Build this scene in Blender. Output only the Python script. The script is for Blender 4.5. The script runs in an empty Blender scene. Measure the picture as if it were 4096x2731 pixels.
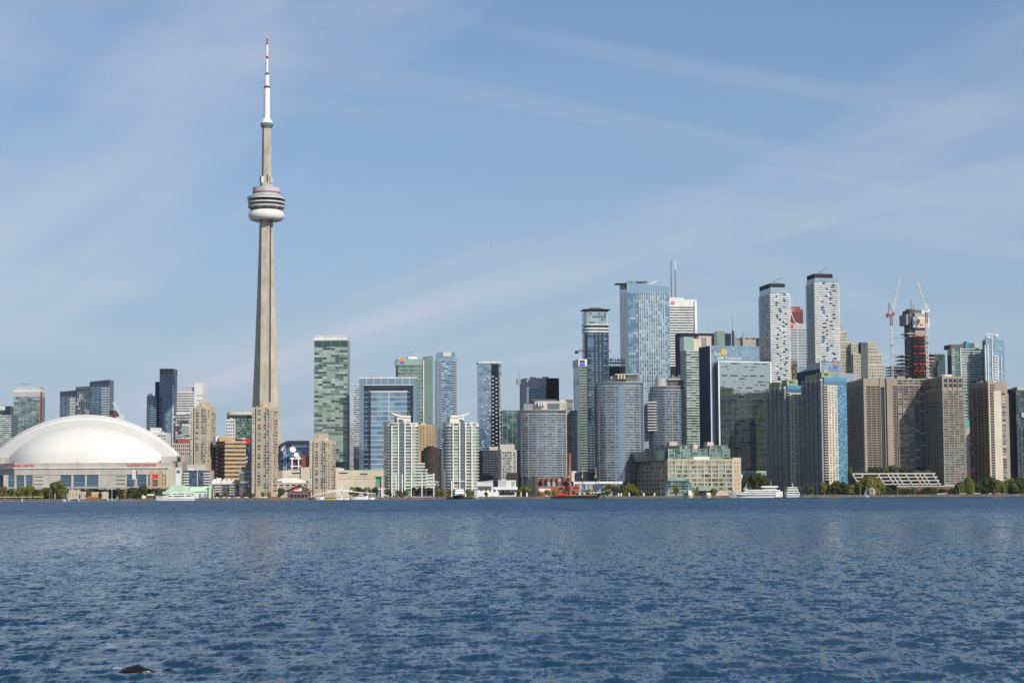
import bpy, math, random
import numpy as np
from mathutils import Vector, Matrix
R = math.radians
sc = bpy.context.scene
COL = sc.collection
rng = random.Random(11)
nrg = np.random.default_rng(5)

# ------------------------------------------------------------ camera, sky, sun, exposure
F, W0, H0 = 7640.0, 4096.0, 2731.0
CZ = 3.5
PITCH, ROLL = R(4.60), R(-0.30)
CM = Matrix.Rotation(R(90) + PITCH, 3, 'X') @ Matrix.Rotation(ROLL, 3, 'Z')
cd = bpy.data.cameras.new('camera')
cd.sensor_width = 36; cd.lens = F / W0 * 36; cd.clip_start = 0.5; cd.clip_end = 60000
cam = bpy.data.objects.new('camera', cd)
cam.matrix_world = Matrix.Translation((0, 0, CZ)) @ CM.to_4x4()
COL.objects.link(cam); sc.camera = cam

SAZ, SEL = 36.0, 36.0            # sun: degrees right of straight behind the camera, elevation
SV = Vector((math.sin(R(SAZ)) * math.cos(R(SEL)), -math.cos(R(SAZ)) * math.cos(R(SEL)), math.sin(R(SEL))))
sl = bpy.data.lights.new('sun', 'SUN'); sl.energy = 4.1; sl.angle = R(0.53); sl.color = (1.0, 0.93, 0.83)
so = bpy.data.objects.new('sun', sl); so.rotation_euler = (-SV).to_track_quat('-Z', 'Y').to_euler()
so.location = (200, -200, 300); COL.objects.link(so)
vs = sc.view_settings
sc.display_settings.display_device = 'sRGB'
vs.view_transform = 'Standard'; vs.look = 'None'; vs.gamma = 1; vs.use_curve_mapping = False; vs.exposure = 0.0

wd = bpy.data.worlds.new('World'); sc.world = wd; wd.use_nodes = True
def build_sky():
    nt = wd.node_tree; N = nt.nodes; L = nt.links; N.clear()
    def nd(t, **k):
        n = N.new(t)
        for a, b in k.items(): setattr(n, a, b)
        return n
    def mth(op, a, b=None, clamp=False):
        n = nd('ShaderNodeMath', operation=op, use_clamp=clamp)
        for i, q in enumerate((a, b)):
            if q is None: continue
            if isinstance(q, (int, float)): n.inputs[i].default_value = q
            else: L.new(q, n.inputs[i])
        return n.outputs[0]
    out = nd('ShaderNodeOutputWorld'); bg = nd('ShaderNodeBackground'); bg.inputs[1].default_value = 0.1
    sky = nd('ShaderNodeTexSky', sky_type='NISHITA', sun_disc=False, sun_elevation=R(SEL), sun_rotation=R(180 - SAZ),
             altitude=80.0, air_density=1.0, dust_density=1.6, ozone_density=3.0)
    tc = nd('ShaderNodeTexCoord'); sx = nd('ShaderNodeSeparateXYZ'); L.new(tc.outputs['Generated'], sx.inputs[0])
    z = mth('MAXIMUM', sx.outputs[2], 0.0)
    zz = mth('ADD', z, 0.16)
    u = mth('DIVIDE', sx.outputs[0], zz); v = mth('DIVIDE', sx.outputs[1], zz)
    cb = nd('ShaderNodeCombineXYZ'); L.new(u, cb.inputs[0]); L.new(v, cb.inputs[1])
    def layer(rot, scl, nscale, det, lo, hi, dist, seed):
        mp = nd('ShaderNodeMapping'); mp.inputs['Scale'].default_value = (scl[0], scl[1], 1); mp.inputs['Location'].default_value = (seed, seed * .37, seed * .11)
        m0 = nd('ShaderNodeMapping'); m0.inputs['Rotation'].default_value = (0, 0, R(rot)); L.new(cb.outputs[0], m0.inputs[0]); L.new(m0.outputs[0], mp.inputs[0])
        no = nd('ShaderNodeTexNoise'); no.inputs['Scale'].default_value = nscale; no.inputs['Detail'].default_value = det
        no.inputs['Roughness'].default_value = .55; no.inputs['Distortion'].default_value = dist
        L.new(mp.outputs[0], no.inputs['Vector'])
        mr = nd('ShaderNodeMapRange', interpolation_type='SMOOTHSTEP'); mr.inputs[1].default_value = lo; mr.inputs[2].default_value = hi
        L.new(no.outputs[0], mr.inputs[0]); return mr.outputs[0]
    c1 = layer(CL['r1'], CL['s1'], 1.0, 8, .42, .70, .8, CL['o1'])
    c2 = layer(CL['r2'], CL['s2'], 1.0, 8, .48, .74, 1.2, CL['o2'])
    c3 = layer(15, (.35, .5), 1.0, 4, .35, .65, .3, 11.0)
    cl = mth('ADD', mth('MULTIPLY', mth('MULTIPLY', c1, c3), CL['a1']), mth('MULTIPLY', c2, CL['a2']), True)
    # veil of high haze, thicker towards the horizon
    hz = mth('POWER', mth('SUBTRACT', 1.0, z), CL['hp'])
    veil = mth('MULTIPLY', hz, CL['ha'])
    tint = nd('ShaderNodeMix', data_type='RGBA', blend_type='MULTIPLY'); tint.inputs[0].default_value = 1.0
    L.new(sky.outputs[0], tint.inputs[6]); tint.inputs[7].default_value = (*CL['tint'], 1)
    m1 = nd('ShaderNodeMix', data_type='RGBA'); L.new(veil, m1.inputs[0]); L.new(tint.outputs[2], m1.inputs[6]); m1.inputs[7].default_value = (*CL['hc'], 1)
    m2 = nd('ShaderNodeMix', data_type='RGBA'); L.new(cl, m2.inputs[0]); L.new(m1.outputs[2], m2.inputs[6]); m2.inputs[7].default_value = (*CL['cc'], 1)
    L.new(m2.outputs[2], bg.inputs[0]); L.new(bg.outputs[0], out.inputs[0])
CL = dict(r1=50, s1=(.30, 1.25), o1=27.9, a1=1.0, r2=-30, s2=(.6, 1.5), o2=40.2, a2=.32, hp=5.6, ha=.92,
          tint=(.76, .91, 1.1), hc=(4.35, 5.5, 6.75), cc=(5.3, 5.9, 7.0))
build_sky()

# ------------------------------------------------------------ pixel <-> world
def ray(px, py):
    d = CM @ Vector(((px - W0 / 2) / F, (H0 / 2 - py) / F, -1))
    return d.x / d.y, d.z / d.y
def P(px, py, Y):
    a, b = ray(px, py); return Vector((a * Y, Y, CZ + b * Y))
def tx(px, py=1750): return ray(px, py)[0]
GZ = 2.0                          # level of the city ground above the water

# ------------------------------------------------------------ materials
MT = {}
def m(name, c=None, rough=.75, metal=0.0, var=.13, scale=.12, spec=.3, bump=0.0):
    if name in MT: return MT[name]
    mt = bpy.data.materials.new(name); mt.use_nodes = True; nt = mt.node_tree; N, L = nt.nodes, nt.links
    b = N['Principled BSDF']; b.inputs['Roughness'].default_value = rough; b.inputs['Metallic'].default_value = metal
    b.inputs['Specular IOR Level'].default_value = spec
    g = N.new('ShaderNodeNewGeometry'); no = N.new('ShaderNodeTexNoise'); no.inputs['Scale'].default_value = scale; no.inputs['Detail'].default_value = 5
    mp = N.new('ShaderNodeMapping'); mp.inputs['Scale'].default_value = (1, 1, .35); L.new(g.outputs['Position'], mp.inputs[0]); L.new(mp.outputs[0], no.inputs['Vector'])
    mr = N.new('ShaderNodeMapRange'); mr.inputs[1].default_value = .3; mr.inputs[2].default_value = .7; mr.inputs[3].default_value = 1 - var; mr.inputs[4].default_value = 1 + var
    L.new(no.outputs[0], mr.inputs[0])
    mx = N.new('ShaderNodeMix'); mx.data_type = 'RGBA'; mx.blend_type = 'MULTIPLY'; mx.inputs[0].default_value = 1
    mx.inputs[6].default_value = (*c, 1); L.new(mr.outputs[0], mx.inputs[7]); L.new(mx.outputs[2], b.inputs['Base Color'])
    MT[name] = mt; return mt
def g(name, c=None, ior=2.1, rough=.05, wav=.012, var=.35, scale=.06):
    """coated facade glass: tinted body under a reflecting surface, slightly wavy, each pane a little different"""
    if name in MT: return MT[name]
    mt = bpy.data.materials.new(name); mt.use_nodes = True; nt = mt.node_tree; N, L = nt.nodes, nt.links
    b = N['Principled BSDF']; b.inputs['Roughness'].default_value = rough; b.inputs['IOR'].default_value = ior
    ge = N.new('ShaderNodeNewGeometry'); no = N.new('ShaderNodeTexNoise'); no.inputs['Scale'].default_value = scale; no.inputs['Detail'].default_value = 3
    L.new(ge.outputs['Position'], no.inputs['Vector'])
    oi = N.new('ShaderNodeObjectInfo'); ad = N.new('ShaderNodeMath'); ad.operation = 'ADD'; L.new(no.outputs[0], ad.inputs[0]); L.new(oi.outputs['Random'], ad.inputs[1])
    mr = N.new('ShaderNodeMapRange'); mr.inputs[1].default_value = .3; mr.inputs[2].default_value = 1.7; mr.inputs[3].default_value = 1 - var; mr.inputs[4].default_value = 1 + var
    L.new(ad.outputs[0], mr.inputs[0])
    mx = N.new('ShaderNodeMix'); mx.data_type = 'RGBA'; mx.blend_type = 'MULTIPLY'; mx.inputs[0].default_value = 1
    mx.inputs[6].default_value = (*c, 1); L.new(mr.outputs[0], mx.inputs[7]); L.new(mx.outputs[2], b.inputs['Base Color'])
    n2 = N.new('ShaderNodeTexNoise'); n2.inputs['Scale'].default_value = .22; n2.inputs['Detail'].default_value = 2; L.new(ge.outputs['Position'], n2.inputs['Vector'])
    bp = N.new('ShaderNodeBump'); bp.inputs['Strength'].default_value = 1; bp.inputs['Distance'].default_value = wav * 4; L.new(n2.outputs[0], bp.inputs['Height'])
    L.new(bp.outputs[0], b.inputs['Normal'])
    MT[name] = mt; return mt

m('white_paint', (.78, .76, .71)); m('white_panel', (.70, .69, .65)); m('cream', (.62, .55, .43)); m('beige', (.53, .43, .30)); m('beige_light', (.62, .54, .41))
m('beige_dark', (.36, .29, .20)); m('concrete', (.36, .335, .29)); m('concrete_light', (.47, .44, .385)); m('concrete_tower', (.45, .39, .31), scale=.16, var=.2)
m('grey', (.26, .265, .27)); m('grey_light', (.45, .45, .45)); m('grey_dark', (.10, .105, .115)); m('black', (.018, .02, .025)); m('black_blue', (.02, .028, .045))
m('navy', (.025, .04, .085)); m('brick', (.30, .115, .065), scale=.4); m('brick_dark', (.17, .08, .06), scale=.4); m('orange_tan', (.50, .33, .16)); m('brown', (.05, .038, .032)); m('warm_white', (.70, .67, .60)); m('slate', (.105, .145, .23)); m('silver', (.40, .405, .415)); m('brown_mid', (.2, .14, .10))  # brown is darkened to hold the shadow on the rounded block
m('red', (.62, .03, .035)); m('red_brown', (.27, .075, .065)); m('red_steel', (.45, .055, .03)); m('rust', (.35, .12, .06)); m('orange', (.7, .25, .03)); m('yellow', (.72, .46, .03)); m('yellow_pale', (.72, .6, .28))
m('mint', (.50, .68, .47)); m('mint_wall', (.58, .66, .52)); m('lime', (.27, .33, .17)); m('blue_paint', (.09, .27, .40)); m('blue_light', (.30, .45, .60)); m('purple_blue', (.12, .12, .6)); m('teal', (.12, .38, .36))
m('green_paint', (.03, .38, .16)); m('aluminium', (.55, .56, .57), rough=.35, metal=.6); m('steel_grey', (.30, .31, .33), rough=.45, metal=.4); m('wood', (.30, .19, .10)); m('pink_grey', (.55, .43, .38)); m('pink', (.60, .38, .28))
m('gold', (.75, .42, .04)); m('dome_white', (.73, .71, .65), spec=.08, rough=.9, var=.035, scale=.03); m('dome_grey', (.53, .525, .485), spec=.08, rough=.9, var=.05, scale=.03); m('grass', (.07, .11, .03), scale=.3, var=.3); m('asphalt', (.06, .06, .06)); m('paving', (.09, .085, .08), var=.2)
m('quay_stone', (.20, .165, .13), scale=.35, var=.3); m('brookfield', (.50, .43, .33)); m('westin', (.34, .285, .215), var=.10); m('sand', (.36, .29, .19)); m('spandrel_green', (.25, .31, .26)); m('spandrel_blue', (.22, .33, .42)); m('grey_blue', (.28, .34, .40))
m('curtain', (.42, .42, .38)); m('window_dark', (.03, .035, .045), rough=.15, spec=.6); m('tube_white', (.82, .8, .76), rough=.4); m('magenta', (.55, .05, .14)); m('terracotta', (.50, .17, .08))
g('glass_mint', (.33, .41, .34)); g('glass_blue', (.035, .075, .135)); g('glass_blue_mid', (.07, .145, .225)); g('glass_blue_light', (.15, .255, .33)); g('glass_pale', (.30, .40, .44)); g('glass_navy', (.010, .022, .046), ior=1.8)
g('glass_black', (.006, .009, .015), ior=1.5); g('glass_green', (.12, .19, .15)); g('glass_green_dark', (.028, .062, .055), ior=1.8); g('glass_green_light', (.24, .34, .275)); g('glass_teal', (.05, .155, .15)); g('glass_grey', (.07, .09, .11)); g('glass_grey_light', (.18, .22, .25)); g('glass_mirror', (.045, .072, .06), ior=6.5, rough=.02, wav=.012, var=.25)
g('glass_sky', (.09, .17, .25), ior=3.2, rough=.03)

# ------------------------------------------------------------ mesh collecting
class MB:
    def __init__(s): s.v = []; s.f = []; s.mi = []; s.k = 0
    def add(s, vs, fs):
        o = len(s.v); s.v.extend(vs)
        for f in fs: s.f.append([i + o for i in f]); s.mi.append(s.k)
        return s
    def box(s, x0, x1, y0, y1, z0, z1):
        return s.add([(x0, y0, z0), (x1, y0, z0), (x1, y1, z0), (x0, y1, z0), (x0, y0, z1), (x1, y0, z1), (x1, y1, z1), (x0, y1, z1)],
              [(3, 2, 1, 0), (4, 5, 6, 7), (0, 1, 5, 4), (1, 2, 6, 5), (2, 3, 7, 6), (3, 0, 4, 7)])
    def prism(s, pts, z0, z1, top=None):
        n = len(pts); tp = top or pts
        zt = z1 if not isinstance(z1, (list, tuple)) else None
        vs = [(p[0], p[1], z0) for p in pts] + [(p[0], p[1], zt if zt is not None else z1[i]) for i, p in enumerate(tp)]
        return s.add(vs, [list(range(n))[::-1], list(range(n, 2 * n))] + [(i, (i + 1) % n, n + (i + 1) % n, n + i) for i in range(n)])
    def prof(s, pts, y0, y1):      # polygon in x,z pushed along y
        n = len(pts)
        return s.add([(p[0], y0, p[1]) for p in pts] + [(p[0], y1, p[1]) for p in pts],
              [list(range(n)), list(range(n, 2 * n))[::-1]] + [((i + 1) % n, i, n + i, n + (i + 1) % n) for i in range(n)])
    def tube(s, p, q, r, n=6, r2=None):
        p, q = Vector(p), Vector(q); d = (q - p).normalized(); r2 = r if r2 is None else r2
        a = d.cross(Vector((0, 0, 1)) if abs(d.z) < .9 else Vector((1, 0, 0))).normalized(); b = d.cross(a)
        vs = [tuple(p + (a * math.cos(t) + b * math.sin(t)) * r) for t in [2 * math.pi * i / n for i in range(n)]]
        vs += [tuple(q + (a * math.cos(t) + b * math.sin(t)) * r2) for t in [2 * math.pi * i / n for i in range(n)]]
        return s.add(vs, [list(range(n)), list(range(n, 2 * n))[::-1]] + [((i + 1) % n, i, n + i, n + (i + 1) % n) for i in range(n)])
    def lathe(s, prof, n=32, cx=0, cy=0, a0=0, a1=2 * math.pi):
        vs = []; fs = []; k = len(prof); full = abs(a1 - a0 - 2 * math.pi) < 1e-6; st = n if full else n + 1
        for i in range(st):
            a = a0 + (a1 - a0) * i / n
            vs += [(cx + r * math.cos(a), cy + r * math.sin(a), z) for r, z in prof]
        for i in range(n):
            j = (i + 1) % st
            for t in range(k - 1): fs.append((i * k + t, j * k + t, j * k + t + 1, i * k + t + 1))
        return s.add(vs, fs)
    def quad(s, a, b, c, d): return s.add([tuple(a), tuple(b), tuple(c), tuple(d)], [(0, 1, 2, 3)])
    def mesh(s, name, mats, smooth=False):
        me = bpy.data.meshes.new(name); me.from_pydata(s.v, [], s.f)
        for q in (mats if isinstance(mats, (list, tuple)) else [mats]): me.materials.append(MT[q] if isinstance(q, str) else q)
        if len(me.materials) > 1: me.polygons.foreach_set('material_index', s.mi)
        if smooth: me.polygons.foreach_set('use_smooth', [True] * len(me.polygons))
        me.update(); return me
def place(me, name, parent=None, loc=(0, 0, 0), rz=0.0):
    o = bpy.data.objects.new(name, me); o.parent = parent; o.location = loc; o.rotation_euler = (0, 0, rz); COL.objects.link(o); return o
def part(name, mb, mat, parent, loc=(0, 0, 0), rz=0.0, smooth=False): return place(mb.mesh(name, mat, smooth), name, parent, loc, rz)
def tag(o, label, cat, group=None, kind=None):
    if label: o['label'] = label
    if cat: o['category'] = cat
    if group: o['group'] = group
    if kind: o['kind'] = kind
    return o
def thing(name, label, cat, loc, rz=0.0, group=None):
    o = bpy.data.objects.new(name, None); o.location = loc; o.rotation_euler = (0, 0, rz); o.empty_display_size = 1; COL.objects.link(o)
    return tag(o, label, cat, group)
def copy_thing(root, loc, rz, label, group=None):
    r = root.copy(); COL.objects.link(r); r.location = loc; r.rotation_euler = (0, 0, rz); r['label'] = label
    if group: r['group'] = group
    for ch in root.children:
        c = ch.copy(); COL.objects.link(c); c.parent = r
        for q in ch.children:
            d = q.copy(); COL.objects.link(d); d.parent = c
    return r
def struct(name, mb, mat, smooth=False):
    o = part(name, mb, mat, None, smooth=smooth); o['kind'] = 'structure'; return o
def text(s, parent, x, z, size, mat, y=-.3, ext=.12, name='lettering', rz=0.0, sx=1.0):
    cu = bpy.data.curves.new('letters', 'FONT'); cu.body = s; cu.size = size; cu.extrude = ext; cu.offset = size * .006; cu.space_character = 1.12; cu.resolution_u = 3
    t = bpy.data.objects.new('letters', cu); COL.objects.link(t)
    me = bpy.data.meshes.new_from_object(t.evaluated_get(bpy.context.evaluated_depsgraph_get())); bpy.data.objects.remove(t)
    for v in me.vertices: c = v.co.copy(); v.co = (c.x * sx, -c.z, c.y)
    me.materials.clear(); me.materials.append(MT[mat])
    return place(me, name, parent, (x, y, z), rz)

# ------------------------------------------------------------ buildings
class Bld:
    """origin at the front corner nearest the picture's left edge; x along the front, y away from the lake, z up"""
    def __init__(s, name, label, xl, xr, yt, Y, th=8, lw=None, d=30, cat='building', group=None, shape='box', rr=0, base=GZ):
        s.Y = Y; s.th = R(th); s.c, s.s = math.cos(s.th), math.sin(s.th); s.pm = (yt + 1950) / 2
        s.fx = tx(xl, s.pm) * Y; s.fy = Y; s.base = base
        s.w = s.X(xr)
        if lw:
            t = tx(xl - lw, s.pm); d = (s.fx - t * Y) / (s.s + t * s.c)
        s.d = d; s.shape = shape; s.rr = rr; s.n = 0; s.over = None
        s.e = thing(name, label, cat, (s.fx, Y, base), s.th, group)
        s.h = s.Z(yt, (xl + xr) / 2)
    def X(s, px, py=None):
        t = tx(px, py or s.pm); return (t * s.fy - s.fx) / (s.c - t * s.s)
    def Z(s, py, px=None):
        x = 0 if px is None else s.X(px)
        a, b = ray(px if px is not None else s.fx / s.fy * F + W0 / 2, py)
        return CZ + b * (s.fy + x * s.s) - s.base
    def plan(s, o=0.0, x0=None, x1=None, y0=None, y1=None):
        x0 = 0 if x0 is None else x0; x1 = s.w if x1 is None else x1; y0 = 0 if y0 is None else y0; y1 = s.d if y1 is None else y1
        x0 -= o; x1 += o; y0 -= o; y1 += o
        if s.shape == 'ell':
            return [((x0 + x1) / 2 + (x1 - x0) / 2 * math.cos(a), (y0 + y1) / 2 + (y1 - y0) / 2 * math.sin(a)) for a in [2 * math.pi * i / 44 for i in range(44)]]
        if s.rr:
            r = s.rr + o; pts = []
            for cx, cy, a0 in ((x0 + r, y0 + r, 180), (x1 - r, y0 + r, 270), (x1 - r, y1 - r, 0), (x0 + r, y1 - r, 90)):
                for i in range(6): a = R(a0 + 18 * i); pts.append((cx + r * math.cos(a), cy + r * math.sin(a)))
            return pts
        return [(x0, y0), (x1, y0), (x1, y1), (x0, y1)]
    def body(s, mat, z0=0.0, z1=None, name='wall', ztop=None, smooth=False, o=0.0, **k):
        return part(name, MB().prism(s.plan(o, **k), z0, ztop or (s.h if z1 is None else z1)), mat, s.e)
    def slabs(s, mat, z0, z1, n, bh=.9, out=.4, name='floor_slab', **k):
        me = MB().prism(s.plan(out, **k), 0, bh).mesh(name, mat); st = (z1 - z0) / n
        for i in range(n): place(me, name, s.e, (0, 0, z0 + st * i + st - bh))
    def fr(s, f): return {'F': (0, 0, 0.0, s.w), 'L': (0, s.d, -math.pi / 2, s.d), 'R': (s.w, 0, math.pi / 2, s.d), 'B': (s.w, s.d, math.pi, s.w)}[f]
    def at(s, f, x, out, z, dy=0.0):
        ox, oy, rz, W = s.fr(f); c, n = math.cos(rz), math.sin(rz)
        return (ox + x * c + out * n, oy + x * n - out * c + dy, z)
    def bands(s, f, mat, z0, z1, n, bh=.9, out=.35, x0=0.0, x1=None, name='floor_slab', phase=1.0, dy=0.0):
        ox, oy, rz, W = s.fr(f); x1 = W if x1 is None else x1; st = (z1 - z0) / n
        me = MB().box(x0, x1, -out, .1, 0, bh).mesh(name, mat)
        for i in range(n): place(me, name, s.e, (ox, oy + dy, z0 + st * (i + phase) - bh * phase), rz)
    def piers(s, f, mat, z0, z1, n, pw=.6, out=.3, x0=0.0, x1=None, name='pier', dy=0.0):
        ox, oy, rz, W = s.fr(f); x1 = W if x1 is None else x1
        me = MB().box(-pw / 2, pw / 2, -out, .1, 0, z1 - z0).mesh(name, mat)
        for i in range(n + 1):
            x = x0 + (x1 - x0) * i / n; x = min(max(x, x0 + pw / 2), x1 - pw / 2)
            place(me, name, s.e, s.at(f, x, 0, z0, dy), rz)
    def panes(s, f, wm, z0, z1, nf, nb, fx=.82, fz=.62, x0=0.0, x1=None, wo=.08, low=.2, skip=0.0, name='window', dy=0.0, runs=0):
        ox, oy, rz, W = s.fr(f); x1 = W if x1 is None else x1; ch, cw = (z1 - z0) / nf, (x1 - x0) / nb
        a, b = cw * fx, ch * fz; cache = {}; cur = None; left = 0
        for r in range(nf - 1, -1, -1):
            for q in range(nb):
                if skip and rng.random() < skip: continue
                if runs:
                    if left <= 0: cur = rng.choice(wm); left = rng.randint(1, runs)
                    left -= 1; mat = cur
                else: mat = rng.choice(wm)
                s.pane(cache, mat, a, b, s.at(f, x0 + cw * (q + .5), 0, z0 + ch * (r + low), dy), rz, wo, name)
    def pane(s, cache, mat, a, b, loc, rz, wo, name='window'):
        if s.n < 300:
            if mat not in cache: cache[mat] = MB().box(-a / 2, a / 2, -wo, .1, 0, b).mesh(name, mat)
            place(cache[mat], name, s.e, loc, rz); s.n += 1
        else:
            if s.over is None: s.over = MB(); s.om = []
            if mat not in s.om: s.om.append(mat)
            s.over.k = s.om.index(mat); c, n = math.cos(rz), math.sin(rz); t = MB().box(-a / 2, a / 2, -wo, .1, 0, b)
            s.over.add([(loc[0] + x * c - y * n, loc[1] + x * n + y * c, loc[2] + z) for x, y, z in t.v], t.f)
    def ring(s, wm, z0, z1, nf, a0, a1, na, fx=.85, fz=.62, low=.2, wo=.1, name='window', skip=0.0):
        """panes round an elliptic plan, angles in degrees, -90 faces the lake"""
        cx, cy, rx, ry = s.w / 2, s.d / 2, s.w / 2, s.d / 2; ch = (z1 - z0) / nf; caches = {}
        for r in range(nf - 1, -1, -1):
            for q in range(na):
                if skip and rng.random() < skip: continue
                p = []
                for t in (q, q + 1):
                    a = R(a0 + (a1 - a0) * t / na); p.append(Vector((cx + rx * math.cos(a), cy + ry * math.sin(a))))
                ce = (p[0] + p[1]) / 2; dv = p[1] - p[0]
                s.pane(caches.setdefault(q, {}), rng.choice(wm), dv.length * fx, ch * fz, (ce.x, ce.y, z0 + ch * (r + low)), math.atan2(dv.y, dv.x), wo, name)
    def box(s, name, mat, x0, x1, z0, z1, y0=0.0, y1=None, label=None):
        o = part(name, MB().box(x0, x1, y0, s.d if y1 is None else y1, z0, z1), mat, s.e)
        if label: o['label'] = label
        return o
    def boxp(s, name, mat, pl, pr, pt, pb, y0=0.0, y1=None, label=None):   # edges given in photograph pixels
        return s.box(name, mat, s.X(pl), s.X(pr), max(0.0, s.Z(pb, pl)), s.Z(pt, pl), y0, y1, label)
    def done(s, units=2):
        if s.shape == 'box' and s.h > 25:
            for k in range(units):
                w = rng.uniform(2, max(2.5, s.w * .2)); x = rng.uniform(.5, max(.6, s.w - w - .5)); y = rng.uniform(3, 9)
                part('roof_unit', MB().box(x, x + w, y, y + 4, s.h - .5, s.h + rng.uniform(1.0, 2.3)), rng.choice(['grey_light', 'grey', 'white_panel']), s.e)
            if rng.random() < .6: x = rng.uniform(2, s.w - 2); part('roof_aerial', MB().tube((x, 7, s.h - .5), (x, 7, s.h + rng.uniform(4, 9)), .14, 4), 'steel_grey', s.e)
        if s.over: o = part('window', s.over, s.om, s.e); o['kind'] = 'stuff'
        return s
# ------------------------------------------------------------ ground and shore
struct('city_ground', MB().add([(-6000, 1909, GZ), (6000, 1909, GZ), (9000, 14000, GZ), (-9000, 14000, GZ)], [(0, 1, 2, 3)]), 'paving')
struct('lake_bed', MB().add([(-15000, -15000, -6), (15000, -15000, -6), (15000, 15000, -6), (-15000, 15000, -6)], [(0, 1, 2, 3)]), 'sand')
struct('quay_wall', MB().box(-1500, 1500, 1904, 1909, -4, GZ + .02).box(-1500, 1500, 1903.6, 1904.0, GZ - .5, GZ + .25), 'quay_stone')
struct('park_lawn', MB().box(tx(3300) * 1915, tx(4300) * 1915, 1914, 1932, GZ - 1, GZ + .12), 'grass')
struct('beach', MB().box(tx(-300) * 1912, tx(270) * 1912, 1909.4, 1919, GZ - 1, GZ + .1), 'sand')
struct('waterfront_road', MB().box(tx(820) * 1914, tx(1250) * 1914, 1911.5, 1918.5, GZ - 1, GZ + .06), 'asphalt')

G_L = 'condo towers behind the stadium'
# ------------------------------------------------------------ behind the stadium
b = Bld('condo_tower', 'dark blue block with white top edge, cut off by photo edge beyond stadium', -40, 38, 1624, 2750, th=-6, d=30, group=G_L)
b.body('glass_navy'); b.boxp('penthouse', 'white_panel', -20, 18, 1624, 1640, -.3); b.panes('F', ['glass_blue', 'glass_grey', 'glass_navy'], b.Z(1800), b.h - 5, 14, 6); b.done()
b = Bld('condo_tower', 'low teal and white banded block at the very edge, behind the dome', -60, 44, 1661, 2600, th=-6, d=26, group=G_L)
b.body('glass_green_dark'); b.bands('F', 'white_panel', b.Z(1810), b.h, 18, .9, .4); b.panes('F', ['glass_green', 'glass_teal', 'curtain', 'glass_green_dark'], b.Z(1810), b.h, 18, 9, .9, .6); b.done()
b = Bld('condo_tower', 'square glass tower with flat grey penthouse and red brick side, beyond dome', 52, 158, 1561, 2700, th=-2, d=26, group=G_L)
b.body('glass_grey'); b.box('penthouse', 'grey_light', 1, b.w - .6, b.h, b.Z(1544), 2, 22); b.box('roof_band', 'white_panel', -.4, b.w + .4, b.h - 2.2, b.h + .2, -.5)
b.box('upper_storey', 'grey_light', -.2, b.w + .2, b.h - 9, b.h - 2.2, -.2); b.box('side_wall', 'red_brown', b.w, b.w + .8, 0, b.h - 2, .5, 8)
b.piers('F', 'grey', 0, b.h - 9, 4, .8, .35); b.panes('F', ['glass_grey', 'glass_green', 'glass_pale', 'glass_green_light', 'glass_grey_light'], b.Z(1760), b.h - 9, 24, 12, .92, .8, runs=3)
part('roof_crane', MB().tube((14, 8, b.h + 5), (14, 8, b.h + 9), .5).tube((6, 8, b.h + 9), (22, 8, b.h + 9.6), .45), 'steel_grey', b.e); b.done()
G3 = 'stepped trio of glass condos above the stadium roof'
for nm, xl, xr, yt, yt2, mats, pf, lab in ((0, 237, 300, 1566, 1561, ['glass_blue', 'glass_blue_mid', 'glass_grey'], 4, 'lowest slant-topped glass condo of the stepped trio above the dome'),
        (1, 300, 356, 1547, 1545, ['glass_grey', 'curtain', 'glass_navy', 'glass_navy'], 8, 'middle condo of the stepped trio above dome, mottled dark and pale windows'),
        (2, 356, 436, 1526, 1519, ['glass_blue', 'glass_blue_mid', 'glass_blue_mid'], 5, 'tallest slant-topped glass condo of the stepped trio above the dome')):
    b = Bld('condo_tower', lab, xl, xr, yt, 2600 + nm * 3, th=-2, d=24, group=G3)
    z2 = b.Z(yt2); b.body('glass_navy', ztop=[b.h, z2, z2, b.h]); b.panes('F', mats, b.Z(1670), b.h - 7, 13, 8, .9, .7, runs=2)
    if nm == 1: b.box('roof_parapet', 'grey_dark', 0, b.w, b.h - 3, b.h - .6, -.3, 1)
    else: b.bands('F', 'white_panel', b.Z(1670), b.h - 9, 12, .9, .7, b.w * .62, b.w, 'balcony')
    b.piers('F', 'steel_grey', 0, b.h - 5, pf, .5, .3)
    b.done()
b = Bld('apartment_block', 'small dark block peeking over the dome roof beside a white crane jib', 437, 461, 1649, 2560, th=-3, d=18); b.body('red_brown'); b.box('penthouse', 'black_blue', 0, b.w * .65, b.h - 2, b.h + 2.5, -.3)
b.panes('F', ['glass_navy'], b.Z(1690), b.h - 2, 4, 3); b.done()
b = Bld('condo_tower', 'dark blue round-fronted tower with white rim, lower neighbour of navy skyscraper', 582, 622, 1582, 2520, th=0, d=14, shape='ell', group=G_L)
b.body('glass_navy'); b.slabs('blue_light', b.Z(1790), b.h - 1, 24, .7, .25); b.ring(['glass_blue', 'glass_navy', 'glass_grey'], b.Z(1790), b.h - 1, 24, -170, -10, 7, .7, .5); b.box('roof_rim', 'white_panel', 2, b.w * .5, b.h, b.h + 3, 2, 10); b.done()
b = Bld('condo_tower', 'tall slate blue skyscraper with pale edge strip and stepped lower wing', 637, 690, 1475, 2540, th=-4, d=24, group=G_L)
b.body('slate'); b.box('wing', 'navy', b.X(616), 0, 0, b.Z(1526), 4, 22); b.box('edge_strip', 'white_panel', b.w, b.w + .9, 0, b.h - 22, .3, 1.6)
b.box('crown', 'grey_dark', -.2, b.w + .2, b.Z(1497), b.h + .2, -.25, 24); b.panes('F', ['glass_blue_mid', 'grey_blue', 'glass_grey'], b.Z(1780), b.Z(1497), 34, 6, .62, .55)
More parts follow.
